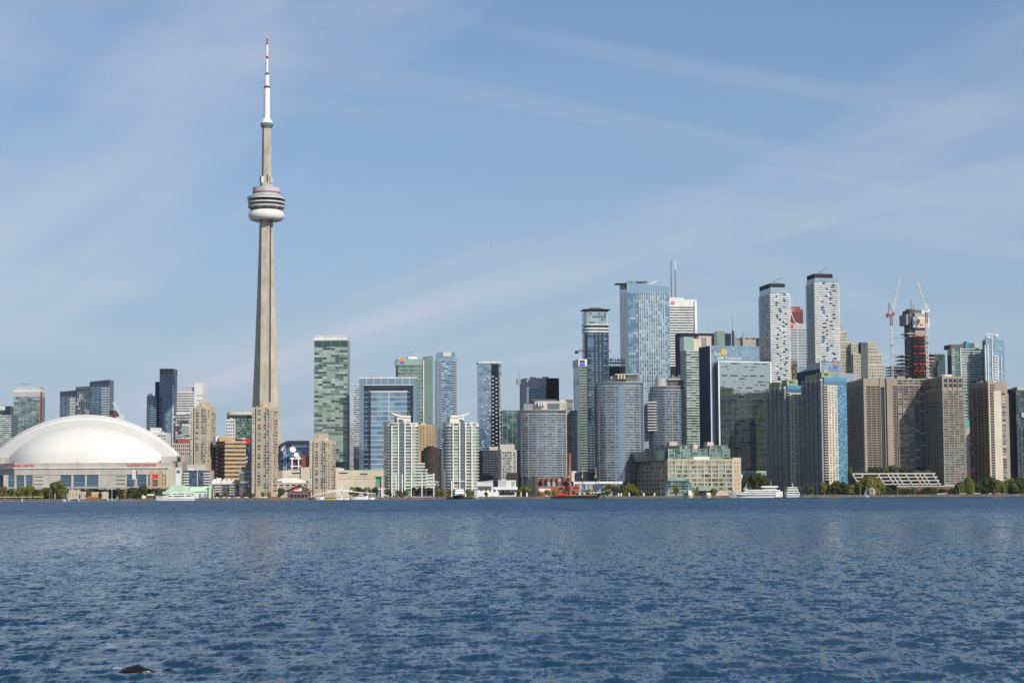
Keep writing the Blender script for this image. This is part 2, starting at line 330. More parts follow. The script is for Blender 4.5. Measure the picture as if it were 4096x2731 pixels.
b.bands('F', 'blue_light', b.Z(1780), b.Z(1560), 26, .5, .5, b.w * .7, b.w, 'balcony'); b.piers('F', 'grey_blue', 0, b.h, 3, .5, .35); b.done()
b = Bld('office_block', 'white boxy rooftops showing behind the curve of the stadium roof', 596, 664, 1730, 2330, th=-3, d=24); b.body('white_panel'); b.boxp('penthouse', 'white_panel', 596, 631, 1710, 1731, 4, 20)
b.panes('F', ['glass_grey', 'glass_pale'], b.Z(1770), b.h - 2, 3, 6, .8, .4); b.done()
b = Bld('office_tower', 'white striped tower with grey rooftop box and tall pale service core', 706, 776, 1566, 2560, th=-2, d=30)
b.body('glass_navy'); b.bands('F', 'white_panel', b.Z(1656), b.h, 9, 1.9, .4); b.panes('F', ['glass_grey', 'glass_navy', 'glass_blue'], b.Z(1656), b.h, 9, 12, .9, .4, low=.1)
b.boxp('penthouse', 'grey_light', 721, 775, 1547, 1567, 3, 24); b.boxp('service_core', 'white_panel', 775, 811, 1532, 1980, -1, 26); b.boxp('base', 'white_panel', 700, 775, 1648, 1660, -.8, 1)
b.bands('F', 'spandrel_green', b.Z(1640), b.Z(1580), 3, 1.0, 1.4, b.X(788), b.X(811)); b.done()
b = Bld('apartment_block', 'dark grey panelled block with rust strip and pinkish base, beside stadium end', 692, 762, 1658, 2420, th=-2, d=24)
b.body('grey_dark'); b.panes('F', ['glass_grey', 'grey_light', 'glass_navy', 'grey_light', 'white_panel'], b.Z(1757), b.h - 1, 9, 8, .85, .6); b.boxp('balcony_stack', 'white_panel', 727, 760, 1700, 1737, -1.2, 2)
for k in range(4): b.boxp('window', 'glass_navy', 729, 757, 1704 + k * 8, 1708 + k * 8, -1.35, 0)
b.boxp('roof_strip', 'rust', 710, 759, 1757, 1772, -2.5, 3); b.boxp('base', 'pink_grey', 690, 759, 1773, 1980, -2.2, 3); b.panes('F', ['glass_grey', 'glass_navy'], b.Z(1822), b.Z(1776), 3, 9, .5, .6, wo=2.3); b.done()

# ------------------------------------------------------------ beige apartment towers by the water
G_B = 'beige apartment towers on the waterfront'
def beige_tower(lab, xl, xr, xs, yt, pl, pr, py, Y, yb, nf, lwp, d=24):
    b = Bld('apartment_tower', lab, xl, xr, yt, Y, th=-9, d=d, group=G_B)
    b.body('beige'); x1, x2 = b.X(xl + (xr - xl) * .22), b.X(xs)
    b.box('pier_slab', 'beige_light', 0, x1 * .55, 0, b.h - .5, -1.2, 3); b.box('recess', 'window_dark', x1 * .6, x1 * .85, 0, b.h - 1, -.12, 2)
    b.boxp('penthouse', 'beige', pl, pr, py, yt, 4, d - 4); b.box('corner_bay', 'beige', x2, b.w + .6, 0, b.h - 1.4, -1.0, 6)
    b.boxp('penthouse', 'beige_dark', pl + 4, pl + 10, py + 8, py + 18, 3.8, 6)
    z0 = b.Z(yb); wm = ['glass_grey', 'window_dark', 'glass_pale', 'glass_grey', 'curtain']
    b.panes('F', wm, z0, b.h - 2, nf, 1, .62, .5, x1, x1 + (x2 - x1) * .42, wo=.15); b.panes('F', wm, z0, b.h - 2, nf, 2, .8, .5, x1 + (x2 - x1) * .55, x2, wo=.15)
    b.panes('F', wm, z0, b.h - 3, nf, 1, .5, .5, 0, x1 * .55, wo=1.3); b.panes('F', wm, z0, b.h - 3, nf, 2, .45, .5, x2, b.w + .5, wo=1.1)
    b.panes('R', wm, z0, b.h - 3, nf, 3, .4, .45, 1.5, d * .9, wo=.75 )
    b.bands('F', 'beige_dark', z0, b.h - 2, nf, .25, .14, x1, x2, 'ledge'); b.box('drain_groove', 'grey_dark', x1 + (x2 - x1) * .72, x1 + (x2 - x1) * .76, 0, b.h, -.25, .1)
    return b.done()
beige_tower('beige apartment tower rising just past the end of the stadium', 762, 838, 822, 1628, 790, 818, 1607, 2275, 1850, 19, 0)
beige_tower('beige apartment tower standing directly in front of the needle tower shaft', 1009, 1086, 1076, 1628, 1037, 1067, 1607, 1972, 1955, 27, 0)
beige_tower('shortest beige apartment tower, behind the white footbridge', 1239, 1320, 1302, 1761, 1259, 1295, 1731, 1972, 1955, 17, 0)

# ------------------------------------------------------------ around the foot of the tall tower
b = Bld('office_building', 'chunky brown office building with orange-tan bands and a dark shaded flank', 899, 983, 1763, 2250, th=20, lw=46, d=40)
b.body('window_dark'); b.bands('F', 'orange_tan', 0, b.h, 14, 2.7, .6); b.bands('L', 'brown_mid', 0, b.h, 14, 2.7, .6); b.panes('F', ['window_dark', 'glass_grey'], 0, b.h, 14, 12, .92, .34, low=.04)  # side bands in a darker brown, shade put into the colour
b.boxp('penthouse', 'orange_tan', 880, 936, 1747, 1764, 6, 30); b.boxp('penthouse', 'white_panel', 870, 884, 1744, 1764, 12, 26); b.done()
b = Bld('commercial_building', 'blue glass building with a bright red roof strip, behind brown office', 930, 1000, 1757, 2380, th=0, d=40)
b.body('glass_blue'); b.box('roof_strip', 'red', -.3, b.w + .2, b.h - 5.5, b.h + .3, -.4, 39); b.panes('F', ['glass_blue', 'glass_blue_mid', 'glass_navy'], b.Z(1870), b.h - 6, 9, 8, .9, .8)
for k in range(2): b.boxp('sign', 'white_panel', 968, 990, 1826 + k * 16, 1832 + k * 16, -.5, 0)
b.done()
b = Bld('office_tower', 'round-cornered teal glass tower with dark crown band and pale roof rim', 903, 1006, 1657, 2480, th=0, d=34, rr=9)
b.body('glass_green_dark'); b.body('beige_light', b.h - .5, b.h + 3.5, 'roof_rim', o=.3); b.body('glass_navy', b.Z(1674), b.h - 2, 'crown', o=.25); b.slabs('spandrel_green', b.Z(1760), b.Z(1674), 8, .9, .25)
b.panes('F', ['glass_teal', 'glass_green', 'glass_green_light', 'glass_green_dark'], b.Z(1760), b.Z(1674), 8, 10, .85, .7, 9, b.w - 2, wo=.3); b.done()
b = Bld('office_block', 'white slab with square dark windows in front of the teal round-cornered tower', 903, 937, 1676, 2440, th=0, d=10)
b.body('white_panel'); b.panes('F', ['glass_navy', 'glass_blue'], b.Z(1772), b.h - 1, 7, 4, .55, .5, wo=.15); b.done()
b = Bld('broadcast_building', 'navy glass building with sloping dark roof edge, right behind the rooftop dishes', 1120, 1252, 1776, 2300, th=0, d=50)
b.body('navy'); z = b.Z(1762); part('roof', MB().prism([(-.5, -1), (b.w + .5, -1), (b.w + .5, 50), (-.5, 50)], b.h - .1, z, [(8, 3), (b.w, 3), (b.w, 46), (8, 46)]), 'black_blue', b.e)
b.panes('F', ['glass_blue', 'navy', 'glass_blue_mid', 'glass_navy'], b.Z(1862), b.h - 1, 7, 14, .92, .85, runs=4); b.boxp('wall_panel', 'red_brown', 1206, 1240, 1822, 1866, -.5, .2); b.box('pillar', 'blue_light', b.X(1134), b.X(1138), 0, b.h - 9, -1, 0); b.box('pillar', 'blue_light', b.X(1142), b.X(1147), 0, b.h - 12, -1, 0); b.done()
G_D = 'white satellite dishes'
def dish(lab, px, py, Y, r, flip):
    c = P(px, py, Y); t = thing('satellite_dish', lab, 'satellite dish', (c.x, c.y, c.z - r * 1.6), R(flip), G_D)
    bowl = MB().lathe([(r * q, .5 * r * q * q) for q in (0.01, .3, .55, .8, 1.0)], 20); me = bowl.mesh('bowl', 'white_paint', True)
    o = place(me, 'bowl', t, (0, 0, r * 1.6)); o.rotation_euler = (R(62), 0, 0); o2 = part('mount', MB().tube((0, 0, 0), (0, .3, r * 1.5), r * .16), 'grey_light', t)
    f = part('feed_arm', MB().tube((0, 0, 0), (0, 0, r * .8), r * .05), 'grey', t, (0, 0, r * 1.6)); f.rotation_euler = (R(62), 0, 0)
b = Bld('roof_frame', 'white open rooftop frame holding red crossed bracing, below a satellite dish', 1161, 1201, 1829, 2195, th=0, d=10, cat='rooftop structure')
zb = b.Z(1884); b.box('platform', 'white_paint', 0, b.w, b.h - 2, b.h); b.box('platform', 'white_paint', 0, b.w, b.Z(1866), b.Z(1862)); b.box('wall', 'navy', b.w * .3, b.w * .9, 0, b.h - 2, 5, 9)
for x in (.18, .82): b.box('post', 'white_paint', b.w * x - .6, b.w * x + .6, 0, b.h - 2, .4, 1.6)
for x, z0, z1 in ((.5, 0, b.h - 2),): b.box('cross_bar', 'red', b.w * x - .3, b.w * x + .3, 0, z1, 4.5, 5)
b.box('cross_bar', 'red', b.w * .3, b.w * .8, b.Z(1850), b.Z(1847), 4.4, 4.9); b.done()
dish('white satellite dish at the edge of the navy building, closest to needle tower', 1140, 1794, 2290, 4.2, -60); dish('large white satellite dish facing out, between two others on navy building', 1170, 1800, 2285, 4.0, 25); dish('small white satellite dish perched on the white rooftop frame', 1185, 1821, 2196, 3.0, 20)
b = Bld('convention_hall', 'long low beige convention hall with blank walls and slot windows', 1100, 1560, 1880, 2130, th=-1, d=70)
b.body('beige_light'); b.boxp('stair_block', 'beige_light', 1204, 1242, 1868, 1990, -2, 30); b.boxp('stair_block', 'beige_light', 1322, 1353, 1869, 1990, -2, 30)
for q, r, y in ((1168, 1202, 1889), (1355, 1390, 1889), (1440, 1470, 1893)): b.boxp('window', 'window_dark', q, r, y, y + 5, -.15, .2)
b.boxp('wall_joint', 'grey_dark', 1202.5, 1204, 1872, 1930, -.2, .1); b.boxp('wall_joint', 'beige_dark', 1100, 1130, 1881, 1930, -.3, .1); b.bands('F', 'beige', b.Z(1925), b.Z(1905), 2, .5, .25); b.done()

# ------------------------------------------------------------ middle towers
b = Bld('residential_tower', 'pale green glass slab patterned with dark windows, open roof frame on top', 1256, 1391, 1360, 2350, th=0, d=28)
b.body('spandrel_green', z1=b.Z(1360)); part('roof_frame', MB().box(0, b.w, 0, 1, b.h + 4, b.h + 5).box(0, b.w, 10, 11, b.h + 4, b.h + 5).box(0, .6, 0, 11, b.h, b.h + 5).box(b.w - .6, b.w, 0, 11, b.h, b.h + 5), 'white_panel', b.e)
b.box('roof_screen', 'white_panel', .6, b.w - .6, b.h, b.h + 3.9, .4, 10); b.box('top_storey', 'glass_green_dark', -.05, b.w + .05, b.h - 8, b.h - 1, -.2, 1)
b.panes('F', ['glass_mint'] * 5 + ['glass_green_light'] * 2 + ['glass_green', 'glass_green_dark', 'glass_green_dark', 'glass_grey'], b.Z(1726), b.h - 1, 38, 8, .97, .84, runs=3, wo=.12)
b.panes('F', ['glass_mint', 'glass_green_light', 'glass_green', 'glass_green_dark'], b.Z(1880), b.Z(1732), 14, 8, .97, .8, runs=3, wo=.12)
b.piers('F', 'spandrel_green', 0, b.h, 4, .35, .3); b.box('band', 'grey', -.2, b.w + .2, b.Z(1730), b.Z(1726), -.4, 1); b.done()
b = Bld('condo_tower', 'slim pale grey residential block tucked between green slab and striped sliver', 1392, 1418, 1700, 2420, th=0, d=20, group='narrow blocks in the gap')
b.body('grey_light'); b.panes('F', ['glass_grey', 'glass_pale', 'glass_green'], b.Z(1880), b.h - 2, 16, 4, .7, .5); b.boxp('roof_box', 'glass_green_light', 1399, 1412, 1697, 1702, 2, 8); b.done()
b = Bld('condo_tower', 'narrow black and white striped tower peeking from behind blue portal building', 1415, 1446, 1537, 2330, th=0, d=24, group='narrow blocks in the gap')
b.body('glass_navy'); b.bands('F', 'white_panel', b.Z(1835), b.h, 34, 1.1, .6, name='balcony'); b.panes('F', ['glass_grey', 'glass_pale', 'window_dark'], b.Z(1835), b.h, 34, 3, .85, .5, low=.05); b.done()
b = Bld('office_tower', 'blue office building framed like a giant portal with a recessed dark surround', 1437, 1667, 1510, 2200, th=0, d=45)
x1, x2, x3, x4 = b.X(1455), b.X(1483), b.X(1628), b.X(1653); zt, zi = b.Z(1539), b.Z(1567)
b.box('portal_side', 'glass_sky', 0, x1, 0, zt); b.box('portal_side', 'glass_sky', x4, b.w, 0, zt); b.box('portal_top', 'glass_sky', 0, b.w, zt, b.h - 1); b.box('wall', 'glass_navy', x1, x4, 0, zt - .05, 6)
b.box('roof_edge', 'white_panel', -.4, b.w + .4, b.h - 1, b.h + .5, -.5)
b.box('front_block', 'glass_sky', x2, x3, 0, zi, 1.2, 6); b.box('front_trim', 'white_panel', x2 - .5, x3 + .5, zi, zi + 1, .8, 6)
n = 22; st = zi / n
me = MB().box(x2 - .2, x3 + .2, 1.0, 1.3, 0, .45).mesh('floor_line', 'white_panel')
for k in range(n): place(me, 'floor_line', b.e, (0, 0, st * k + st * .9))
me = MB().box(x1, x4, 5.6, 6.1, 0, .5).mesh('floor_line', 'blue_light')
for k in range(int(zt / st)): place(me, 'floor_line', b.e, (0, 0, st * k + st * .9))
b.panes('F', ['glass_grey_light', 'window_dark', 'glass_blue', 'glass_navy'], 0, zt - 3, int(zt / st), 2, .35, .45, x1, x2, dy=6, wo=.15); b.panes('F', ['glass_grey_light', 'window_dark', 'glass_blue', 'glass_navy'], 0, zt - 3, int(zt / st), 2, .35, .45, x3, x4, dy=6, wo=.15)
for k in range(1, 8): b.box('mullion', 'white_panel', b.w * k / 8 - .2, b.w * k / 8 + .2, zt, b.h - 1, -.25, .1)
b.box('mullion', 'white_panel', (x2 + x3) / 2 - .3, (x2 + x3) / 2 + .3, 0, zi, .95, 1.3); b.box('portal_trim', 'white_panel', x1, x4, zt - .8, zt, -.3, .2)
b.panes('F', ['glass_blue_mid', 'glass_sky', 'glass_blue_light', 'glass_sky'], 0, zi - .5, n, 6, .97, .78, x2, x3, dy=1.2, wo=.05, low=.05)
b.done()
b = Bld('bank_tower', 'green glass bank tower with a peaked corner and small lion emblem', 1592, 1708, 1435, 2390, th=12, lw=9, d=40)
b.body('spandrel_green'); b.bands('F', 'glass_green_dark', b.Z(1760), b.Z(1462), 21, 1.7, .05, name='window_strip'); b.bands('F', 'glass_green_light', b.Z(1760), b.Z(1462), 21, .5, .3, name='ledge', phase=.4)
b.panes('F', ['glass_green', 'glass_green_dark', 'glass_teal', 'glass_green'], b.Z(1760), b.Z(1462), 21, 12, .94, .5, wo=.16, low=.4)
xa = b.X(1694); b.box('edge_fin', 'white_panel', xa - .6, xa + .6, 0, b.h - 2, -1.4, 1); b.box('crown', 'glass_green_light', -.2, xa - 2, b.Z(1460), b.h + .1, -.4, 30)
part('peaked_corner', MB().prism([(xa + .8, -.6), (xa + 12, -.6), (xa + 12, 12), (xa + .8, 12)], 0, [b.Z(1437), b.Z(1424), b.Z(1418), b.Z(1424)]), 'glass_green', b.e)
b.boxp('penthouse', 'white_panel', 1636, 1674, 1425, 1436, 8, 22)
part('roof_crane', MB().tube((18, 14, b.h), (18, 14, b.h + 10), .3).tube((8, 14, b.h + 8.6), (24, 14, b.h + 10), .35), 'steel_grey', b.e)
b.boxp('emblem', 'purple_blue', 1601, 1617, 1445, 1454, -.7, 0); b.boxp('emblem', 'orange', 1602, 1616, 1431, 1445, -.8, 0); b.done()
b = Bld('condo_tower', 'pale blue glass tower with ladder-like balcony stacks and a rounded crown', 1752, 1828, 1433, 2460, th=10, lw=13, d=26)
b.body('glass_sky'); b.boxp('crown', 'glass_blue_light', 1753, 1822, 1408, 1434, 2, 22); b.boxp('crown_panel', 'cream', 1774, 1806, 1408, 1424, 1.7, 3)
za, zb = b.Z(1800), b.Z(1442)
for q, r in ((1757, 1766), (1812, 1823)):
    b.box('balcony_recess', 'glass_navy', b.X(q), b.X(r), za, zb, -.1, 1); b.bands('F', 'white_panel', za, zb, 38, .8, 1.1, b.X(q), b.X(r), 'balcony')
b.panes('F', ['glass_blue', 'glass_blue_light', 'glass_pale', 'glass_sky', 'glass_blue_mid'], za, zb, 38, 5, .94, .7, b.X(1768), b.X(1810), runs=2, wo=.14); b.box('corner_fin', 'grey_blue', b.w - 1, b.w + .4, 0, b.h - 3, -.6, 20)
b.panes('L', ['glass_blue', 'glass_blue_mid'], za, zb, 38, 3, .9, .8, wo=.1); b.done()

# ------------------------------------------------------------ white harbour towers
G_W = 'pair of white waterfront towers with swooping roof fins'
def harbour_tower(lab, xl, xr, pl, pr, Y, flip, yb, wing):
    b = Bld('harbour_tower', lab, xl, xr, 1690, Y, th=16, d=24, group=G_W, rr=7)
    b.body('glass_green'); n = 23; z0 = b.Z(yb); b.slabs('warm_white', 0, b.h, n + 1, .85, .7, name='balcony'); b.body('warm_white', b.h - 4, b.h, 'parapet', o=.3)
    xs = [b.X(p) for p in pl]
    for k in range(4): b.box('frame_pier', 'warm_white', xs[k] - .65, xs[k] + .65, 0, b.h - (0 if k in (1, 2) else 3), -2.0, 2)
    b.box('stair_strip', 'glass_grey', xs[1] + 1.2, xs[2] - 1.2, 0, b.h + 2, -1.0, 1)
    hb = (b.h) / (n + 1)
    b.panes('F', ['glass_green', 'glass_green_light', 'glass_grey', 'glass_green_light'], 0, b.h, n + 1, 1, .8, .55, xs[0] + 1, xs[1] - 1, wo=.3, low=.05)
    b.panes('F', ['glass_green', 'glass_green_dark', 'glass_grey'], 0, b.h, n + 1, 1, .85, .55, xs[2] + 1, xs[3] - 1, wo=.3, low=.05)
    b.panes('F', ['glass_green_light', 'glass_mint', 'glass_pale'], 0, b.h, n + 1, 2, .9, .6, xs[3] + 1.2, b.w - 4, wo=.7, low=.05); b.panes('F', ['glass_green', 'glass_green_dark', 'glass_grey'], 0, b.h, n + 1, 2, .8, .6, 6, xs[0] - 1.2, wo=.7, low=.05)  # darker panes on the left imitate shade on the rounded side
    b.bands('F', 'glass_green_light', 0, b.h, n + 1, .5, 1.15, xs[1] + 1.2, xs[2] - 1.2, 'window_strip')
    q, r = b.X(pr[0]), b.X(pr[1]); zt = b.Z(1664); b.box('penthouse', 'warm_white', q, r, b.h - .1, zt, 4, 18); b.box('penthouse_window', 'glass_grey', min(xs[1], xs[2]) + 1.2, max(xs[1], xs[2]) - 1.2, b.h + 1, zt - 3, 3.7, 5)
    # the swooping roof fin: a curved blade that rises past the penthouse
    tip, root = (b.X(1567), b.X(1646)) if not flip else (b.X(1881), b.X(1806)); mb = MB(); zt2, zr = b.Z(1650), b.Z(1663); up, dn = [], []
    for k in range(13):
        t = k / 12; x = tip + (root - tip) * t; z = zr + (zt2 - zr) * max(0, 1 - t * 1.35) ** 1.8; up.append((x, z + .6)); dn.append((x, z - .7 - .8 * min(1, t * 3)))
    pts = up + dn[::-1]; mb.prof(pts if not flip else pts, 3, 10); part('roof_fin', mb, 'warm_white', b.e)
    if wing:
        for a, c, y in ((1677, 1702, 1851), (1702, 1712, 1876), (1712, 1741, 1897)):
            z1 = b.Z(y); b.box('wing', 'glass_green', b.X(a) - 1.5, b.X(c), 0, z1, 5, 26); k = max(2, int(z1 / hb))
            for j in range(k): b.box('balcony', 'warm_white', b.X(a) - 1.2, b.X(c) + .5, z1 - 1.1 - j * hb, z1 - j * hb + .05, 4.2, 26.4)
    else: b.boxp('entrance_frame', 'warm_white', 1805, 1856, 1922, 1926, -2.6, 1); b.boxp('entrance_frame', 'warm_white', 1802, 1806, 1922, 1990, -2.6, 1)
    return b.done()
harbour_tower('white waterfront tower with stepped side wing, its roof fin pointing towards the stadium', 1550, 1677, (1566, 1592, 1618, 1645), (1592, 1646), 1975, False, 1950, True)
harbour_tower('white waterfront tower without wing, its roof fin pointing away from the stadium', 1790, 1920, (1811, 1837, 1861, 1886), (1804, 1861), 1980, True, 1950, False)
b = Bld('apartment_block', 'tan apartment block wedged between the two white waterfront towers', 1676, 1727, 1697, 2250, th=-6, d=30); b.body('orange_tan'); b.panes('F', ['window_dark', 'glass_grey', 'brown_mid'], b.Z(1800), b.h - 2, 10, 7, .5, .5, wo=.12); b.piers('F', 'beige', 0, b.h, 4, .7, .4); b.done()
b = Bld('apartment_block', 'brown block darkened to look shadowed, with rounded shoulders, between the white waterfront towers', 1682, 1764, 1800, 2180, th=0, d=30, shape='ell'); b.body('brown'); b.body('brown', b.h - .2, b.h + 3, 'roof', x0=3, x1=b.w - 3, y0=4, y1=26); b.body('brown', b.h + 2.8, b.h + 5, 'roof', x0=6, x1=b.w - 8, y0=6, y1=24); b.ring(['window_dark', 'brown_mid', 'black'], b.Z(1890), b.h - 2, 11, -165, -15, 9, .6, .5); b.done()  # wall colour darkened to stand in for the neighbouring tower's shadow

# ------------------------------------------------------------ centre
b = Bld('condo_tower', 'tall tower half sky-blue half black glass, speckled with pale balconies, white roof rail', 1915, 2006, 1449, 2450, th=6, lw=7, d=26)
xa, xb = b.X(1966), b.X(1996); b.body('glass_sky'); b.box('dark_bay', 'glass_black', xa, xb, 0, b.h - 2, -.3, 4); b.box('roof_rail', 'white_panel', -.5, b.w + .5, b.h - 1, b.h + .8, -.6)
z0 = b.Z(1880); me = MB().box(0, 2.2, -1.3, 0, 0, 1.1).mesh('balcony', 'white_panel')
for k in range(50):
    zz = z0 + (b.Z(1500) - z0) * k / 50
    for x in ([rng.uniform(2, xa - 3)] if rng.random() < .6 else []) + [xa + (1 if k % 2 else 5.4)] + [xb + (.6 if k % 3 else 2)]: place(me, 'balcony', b.e, (x, 0, zz))
b.panes('F', ['glass_blue_mid', 'glass_sky', 'glass_blue_light'], z0, b.Z(1460), 40, 3, .95, .8, 0, xa, runs=2); b.panes('F', ['glass_pale', 'glass_blue_light', 'glass_grey'], z0, b.Z(1460), 44, 1, .8, .6, xb, b.w); b.done()
b = Bld('apartment_block', 'dark low-rise with rows of shaded balconies and grey rooftop boxes', 1930, 2006, 1800, 2045, th=12, d=26)
b.body('glass_navy'); b.box('flank', 'black_blue', -.25, 0, 0, b.h - .3, .4, b.d - .3); b.bands('F', 'grey_dark', b.Z(1925), b.h, 13, 1.0, .8, name='balcony'); b.panes('F', ['glass_grey', 'window_dark', 'glass_green_dark'], b.Z(1925), b.h, 13, 6, .5, .5, low=.05); b.boxp('penthouse', 'concrete_light', 1960, 1998, 1786, 1801, 3, 18); b.done()  # near-black flank and dark balconies have the shade in their colour
b = Bld('apartment_block', 'mid-rise with mottled green windows under a pale concrete roof box', 2006, 2067, 1798, 1990, th=8, d=26)
b.body('concrete_light'); b.boxp('penthouse', 'concrete_light', 2002, 2060, 1776, 1799, 3, 20); b.panes('F', ['glass_green', 'glass_green_light', 'window_dark', 'glass_green_dark'], b.Z(1915), b.h - 2, 10, 5, .72, .72, 1, b.X(2047), wo=.15); b.panes('F', ['glass_green', 'window_dark'], b.Z(1890), b.h - 2, 9, 1, .7, .5, b.X(2051), b.w - .5, wo=.15); b.boxp('brick_base', 'brown', 2030, 2070, 1890, 1990, -3, 4); b.done()
b = Bld('office_block', 'short green-grey glass block beside the speckled blue and black tower', 2009, 2092, 1641, 2350, th=4, d=30)
b.body('glass_green_dark'); b.panes('F', ['glass_grey', 'glass_green_dark', 'glass_teal', 'glass_grey_light'], b.Z(1790), b.h - 1, 14, 8, .93, .85, runs=3); b.piers('F', 'spandrel_green', 0, b.h, 4, .4, .3); b.done()
b = Bld('office_tower', 'angular grey-blue office block with one black side and rooftop antenna', 2108, 2237, 1512, 2500, th=14, lw=28, d=34)
xa = b.X(2186); b.body('grey_blue'); b.box('flank', 'grey_light', -.25, 0, 0, b.h - .2, .4, b.d - .3); b.box('dark_bay', 'glass_black', xa, b.w + .1, 0, b.h + .2, -.4, 34); n = 9  # pale flank sheet stands in for light reflected off that side
b.box('crown', 'steel_grey', -.1, xa, b.h - 11, b.h + .1, -.2, 30); b.bands('F', 'glass_blue_light', b.Z(1640), b.h - 11, n, 1.6, .1, 0, xa, 'window_strip'); b.panes('F', ['glass_blue_mid', 'glass_grey_light', 'glass_sky'], b.Z(1640), b.h - 11, n, 10, .96, .5, 0, xa, wo=.18, low=.5, runs=3)
b.bands('F', 'black_blue', b.Z(1640), b.h, n + 2, .5, .5, xa, b.w, 'floor_line')
part('antenna', MB().tube((-8, 10, b.h - 4), (-8, 10, b.h + 9), .3).tube((-8, 10, b.h + 9), (-8, 10, b.h + 18), .12).box(-11, -6, 8, 13, b.h - 8, b.h - 1), 'steel_grey', b.e); b.done()

# ------------------------------------------------------------ round towers
G_R = 'round silver condo towers behind the waterfront'
def round_tower(lab, xl, xr, yt, Y, yb, nf, dd, strips=(), left=None):
    b = Bld('round_condo', lab, xl, xr, yt, Y, th=0, d=dd, shape='ell', group=G_R)
    z0 = max(0, b.Z(yb)); b.body('glass_grey'); cx, cy, rx, ry = b.w / 2, b.d / 2, b.w / 2, b.d / 2
    b.slabs('silver', z0, b.h - 4, nf, .5, 1.0, name='floor_slab'); me = MB().prism(b.plan(.75), 0, .75).mesh('balustrade', 'glass_grey_light')
    st = (b.h - 4 - z0) / nf
    for k in range(nf): place(me, 'balustrade', b.e, (0, 0, z0 + st * (k + 1)))
    b.ring(['glass_blue', 'glass_blue_mid', 'glass_sky', 'glass_grey', 'glass_blue', 'glass_navy', 'glass_blue_light'], z0, b.h - 4, nf, -168, -12, 17, .8, .5, low=.3, wo=.25)
    for k in range(8):
        a = R(-165 + 150 * k / 7); part('column', MB().box(-.16, .16, -.95, .2, z0, b.h - 3), 'silver', b.e, (cx + rx * math.cos(a), cy + ry * math.sin(a), 0), a + math.pi / 2)
    for a0, a1, mt in strips:
        pts = [(cx + (rx + 1.15) * math.cos(R(a)), cy + (ry + 1.15) * math.sin(R(a))) for a in np.linspace(a0, a1, 6)] + [(cx + (rx - 1) * math.cos(R(a)), cy + (ry - 1) * math.sin(R(a))) for a in np.linspace(a1, a0, 6)]
        part('glass_strip', MB().prism(pts, z0, b.h - 3), mt, b.e)
        me2 = MB().prism([(p[0] + (p[0] - cx) * .004, p[1] + (p[1] - cy) * .004) for p in pts], 0, .3).mesh('floor_line', 'blue_light')
        for k in range(nf): place(me2, 'floor_line', b.e, (0, 0, z0 + st * (k + 1) - .3))
    b.body('concrete_light', b.h - 4, b.h - 3.4, 'roof_slab', o=1.0)
    me = MB().prism(b.plan(-1.2), 0, 4).mesh('top_storey', 'glass_grey'); place(me, 'top_storey', b.e, (0, 0, b.h - 4)); b.body('concrete_light', b.h, b.h + .6, 'roof_slab', o=.3)
    return b
b = round_tower('round silver tower standing behind the brick plant, nearest of the three to the white towers', 2069, 2267, 1640, 2020, 1912, 27, 44, [(-160, -150, 'glass_navy')])
b.boxp('penthouse', 'concrete_light', 2140, 2243, 1602, 1640, 10, 34); b.boxp('penthouse_window', 'glass_grey', 2192, 2240, 1612, 1634, 9.6, 11); b.boxp('penthouse', 'grey', 2096, 2140, 1612, 1640, 12, 30); b.boxp('roof_box', 'grey_dark', 2132, 2230, 1594, 1603, 14, 30)
for q in (2154, 2164, 2174): b.boxp('pergola_bar', 'white_panel', q, q + 6, 1605, 1622, 5, 10.0)
b.boxp('roof_box', 'concrete_light', 2240, 2256, 1612, 1640, 14, 30); b.done()
b = round_tower('tallest round silver tower, with blue glass strip and open pergola on top', 2382, 2580, 1528, 2050, 1925, 38, 46, [(-95, -81, 'glass_sky'), (-170, -158, 'glass_navy'), (-30, -22, 'glass_sky')])
b.boxp('penthouse', 'concrete_light', 2508, 2558, 1497, 1528, 8, 30); b.boxp('penthouse_window', 'glass_grey', 2510, 2556, 1504, 1522, 7.6, 9); b.boxp('roof_slab', 'cream', 2464, 2559, 1494, 1497.5, 5, 32); b.boxp('penthouse', 'concrete', 2447, 2508, 1502, 1528, 14, 30)
for q in (2474, 2486, 2498): b.boxp('pergola_bar', 'cream', q, q + 6, 1498, 1514, 4.5, 9)
b.done()
b = round_tower('round silver tower with drum-shaped roof room and cluttered rooftop, behind terminal', 2606, 2747, 1545, 2150, 1785, 22, 36, [(-52, -44, 'glass_sky'), (-120, -114, 'glass_blue_mid')])
part('roof_drum', MB().lathe([(6.2, b.h), (6.2, b.h + 9.5), (.1, b.h + 9.6)], 24, b.X(2650), 14), 'grey_light', b.e, smooth=False); b.boxp('roof_box', 'grey_dark', 2680, 2740, 1520, 1546, 10, 26); b.boxp('roof_frame', 'concrete_light', 2676, 2744, 1512, 1518, 8, 28)
for k in range(7): part('roof_pipe', MB().tube((b.X(2690 + 6 * k), 12, b.h), (b.X(2690 + 6 * k), 12, b.h + 11 + (k * 7 % 4)), .4), 'grey_light', b.e)
b.box('side_block', 'grey_blue', b.X(2579), b.X(2612), 0, b.Z(1569), 14, 34)
me = MB().box(b.X(2592), b.X(2628), 1.0, 12, 0, 1.0).mesh('balcony', 'white_panel')
for k in range(11): place(me, 'balcony', b.e, (0, 0, b.Z(1722) + k * 3.15))
b.done()
b = Bld('apartment_block', 'pale block with small windows half hidden beside the round silver tower', 2240, 2268, 1605, 2200, th=0, d=20); b.body('cream'); b.panes('F', ['window_dark', 'glass_grey'], b.Z(1700), b.h - 2, 9, 3, .55, .5, wo=.12); b.done()
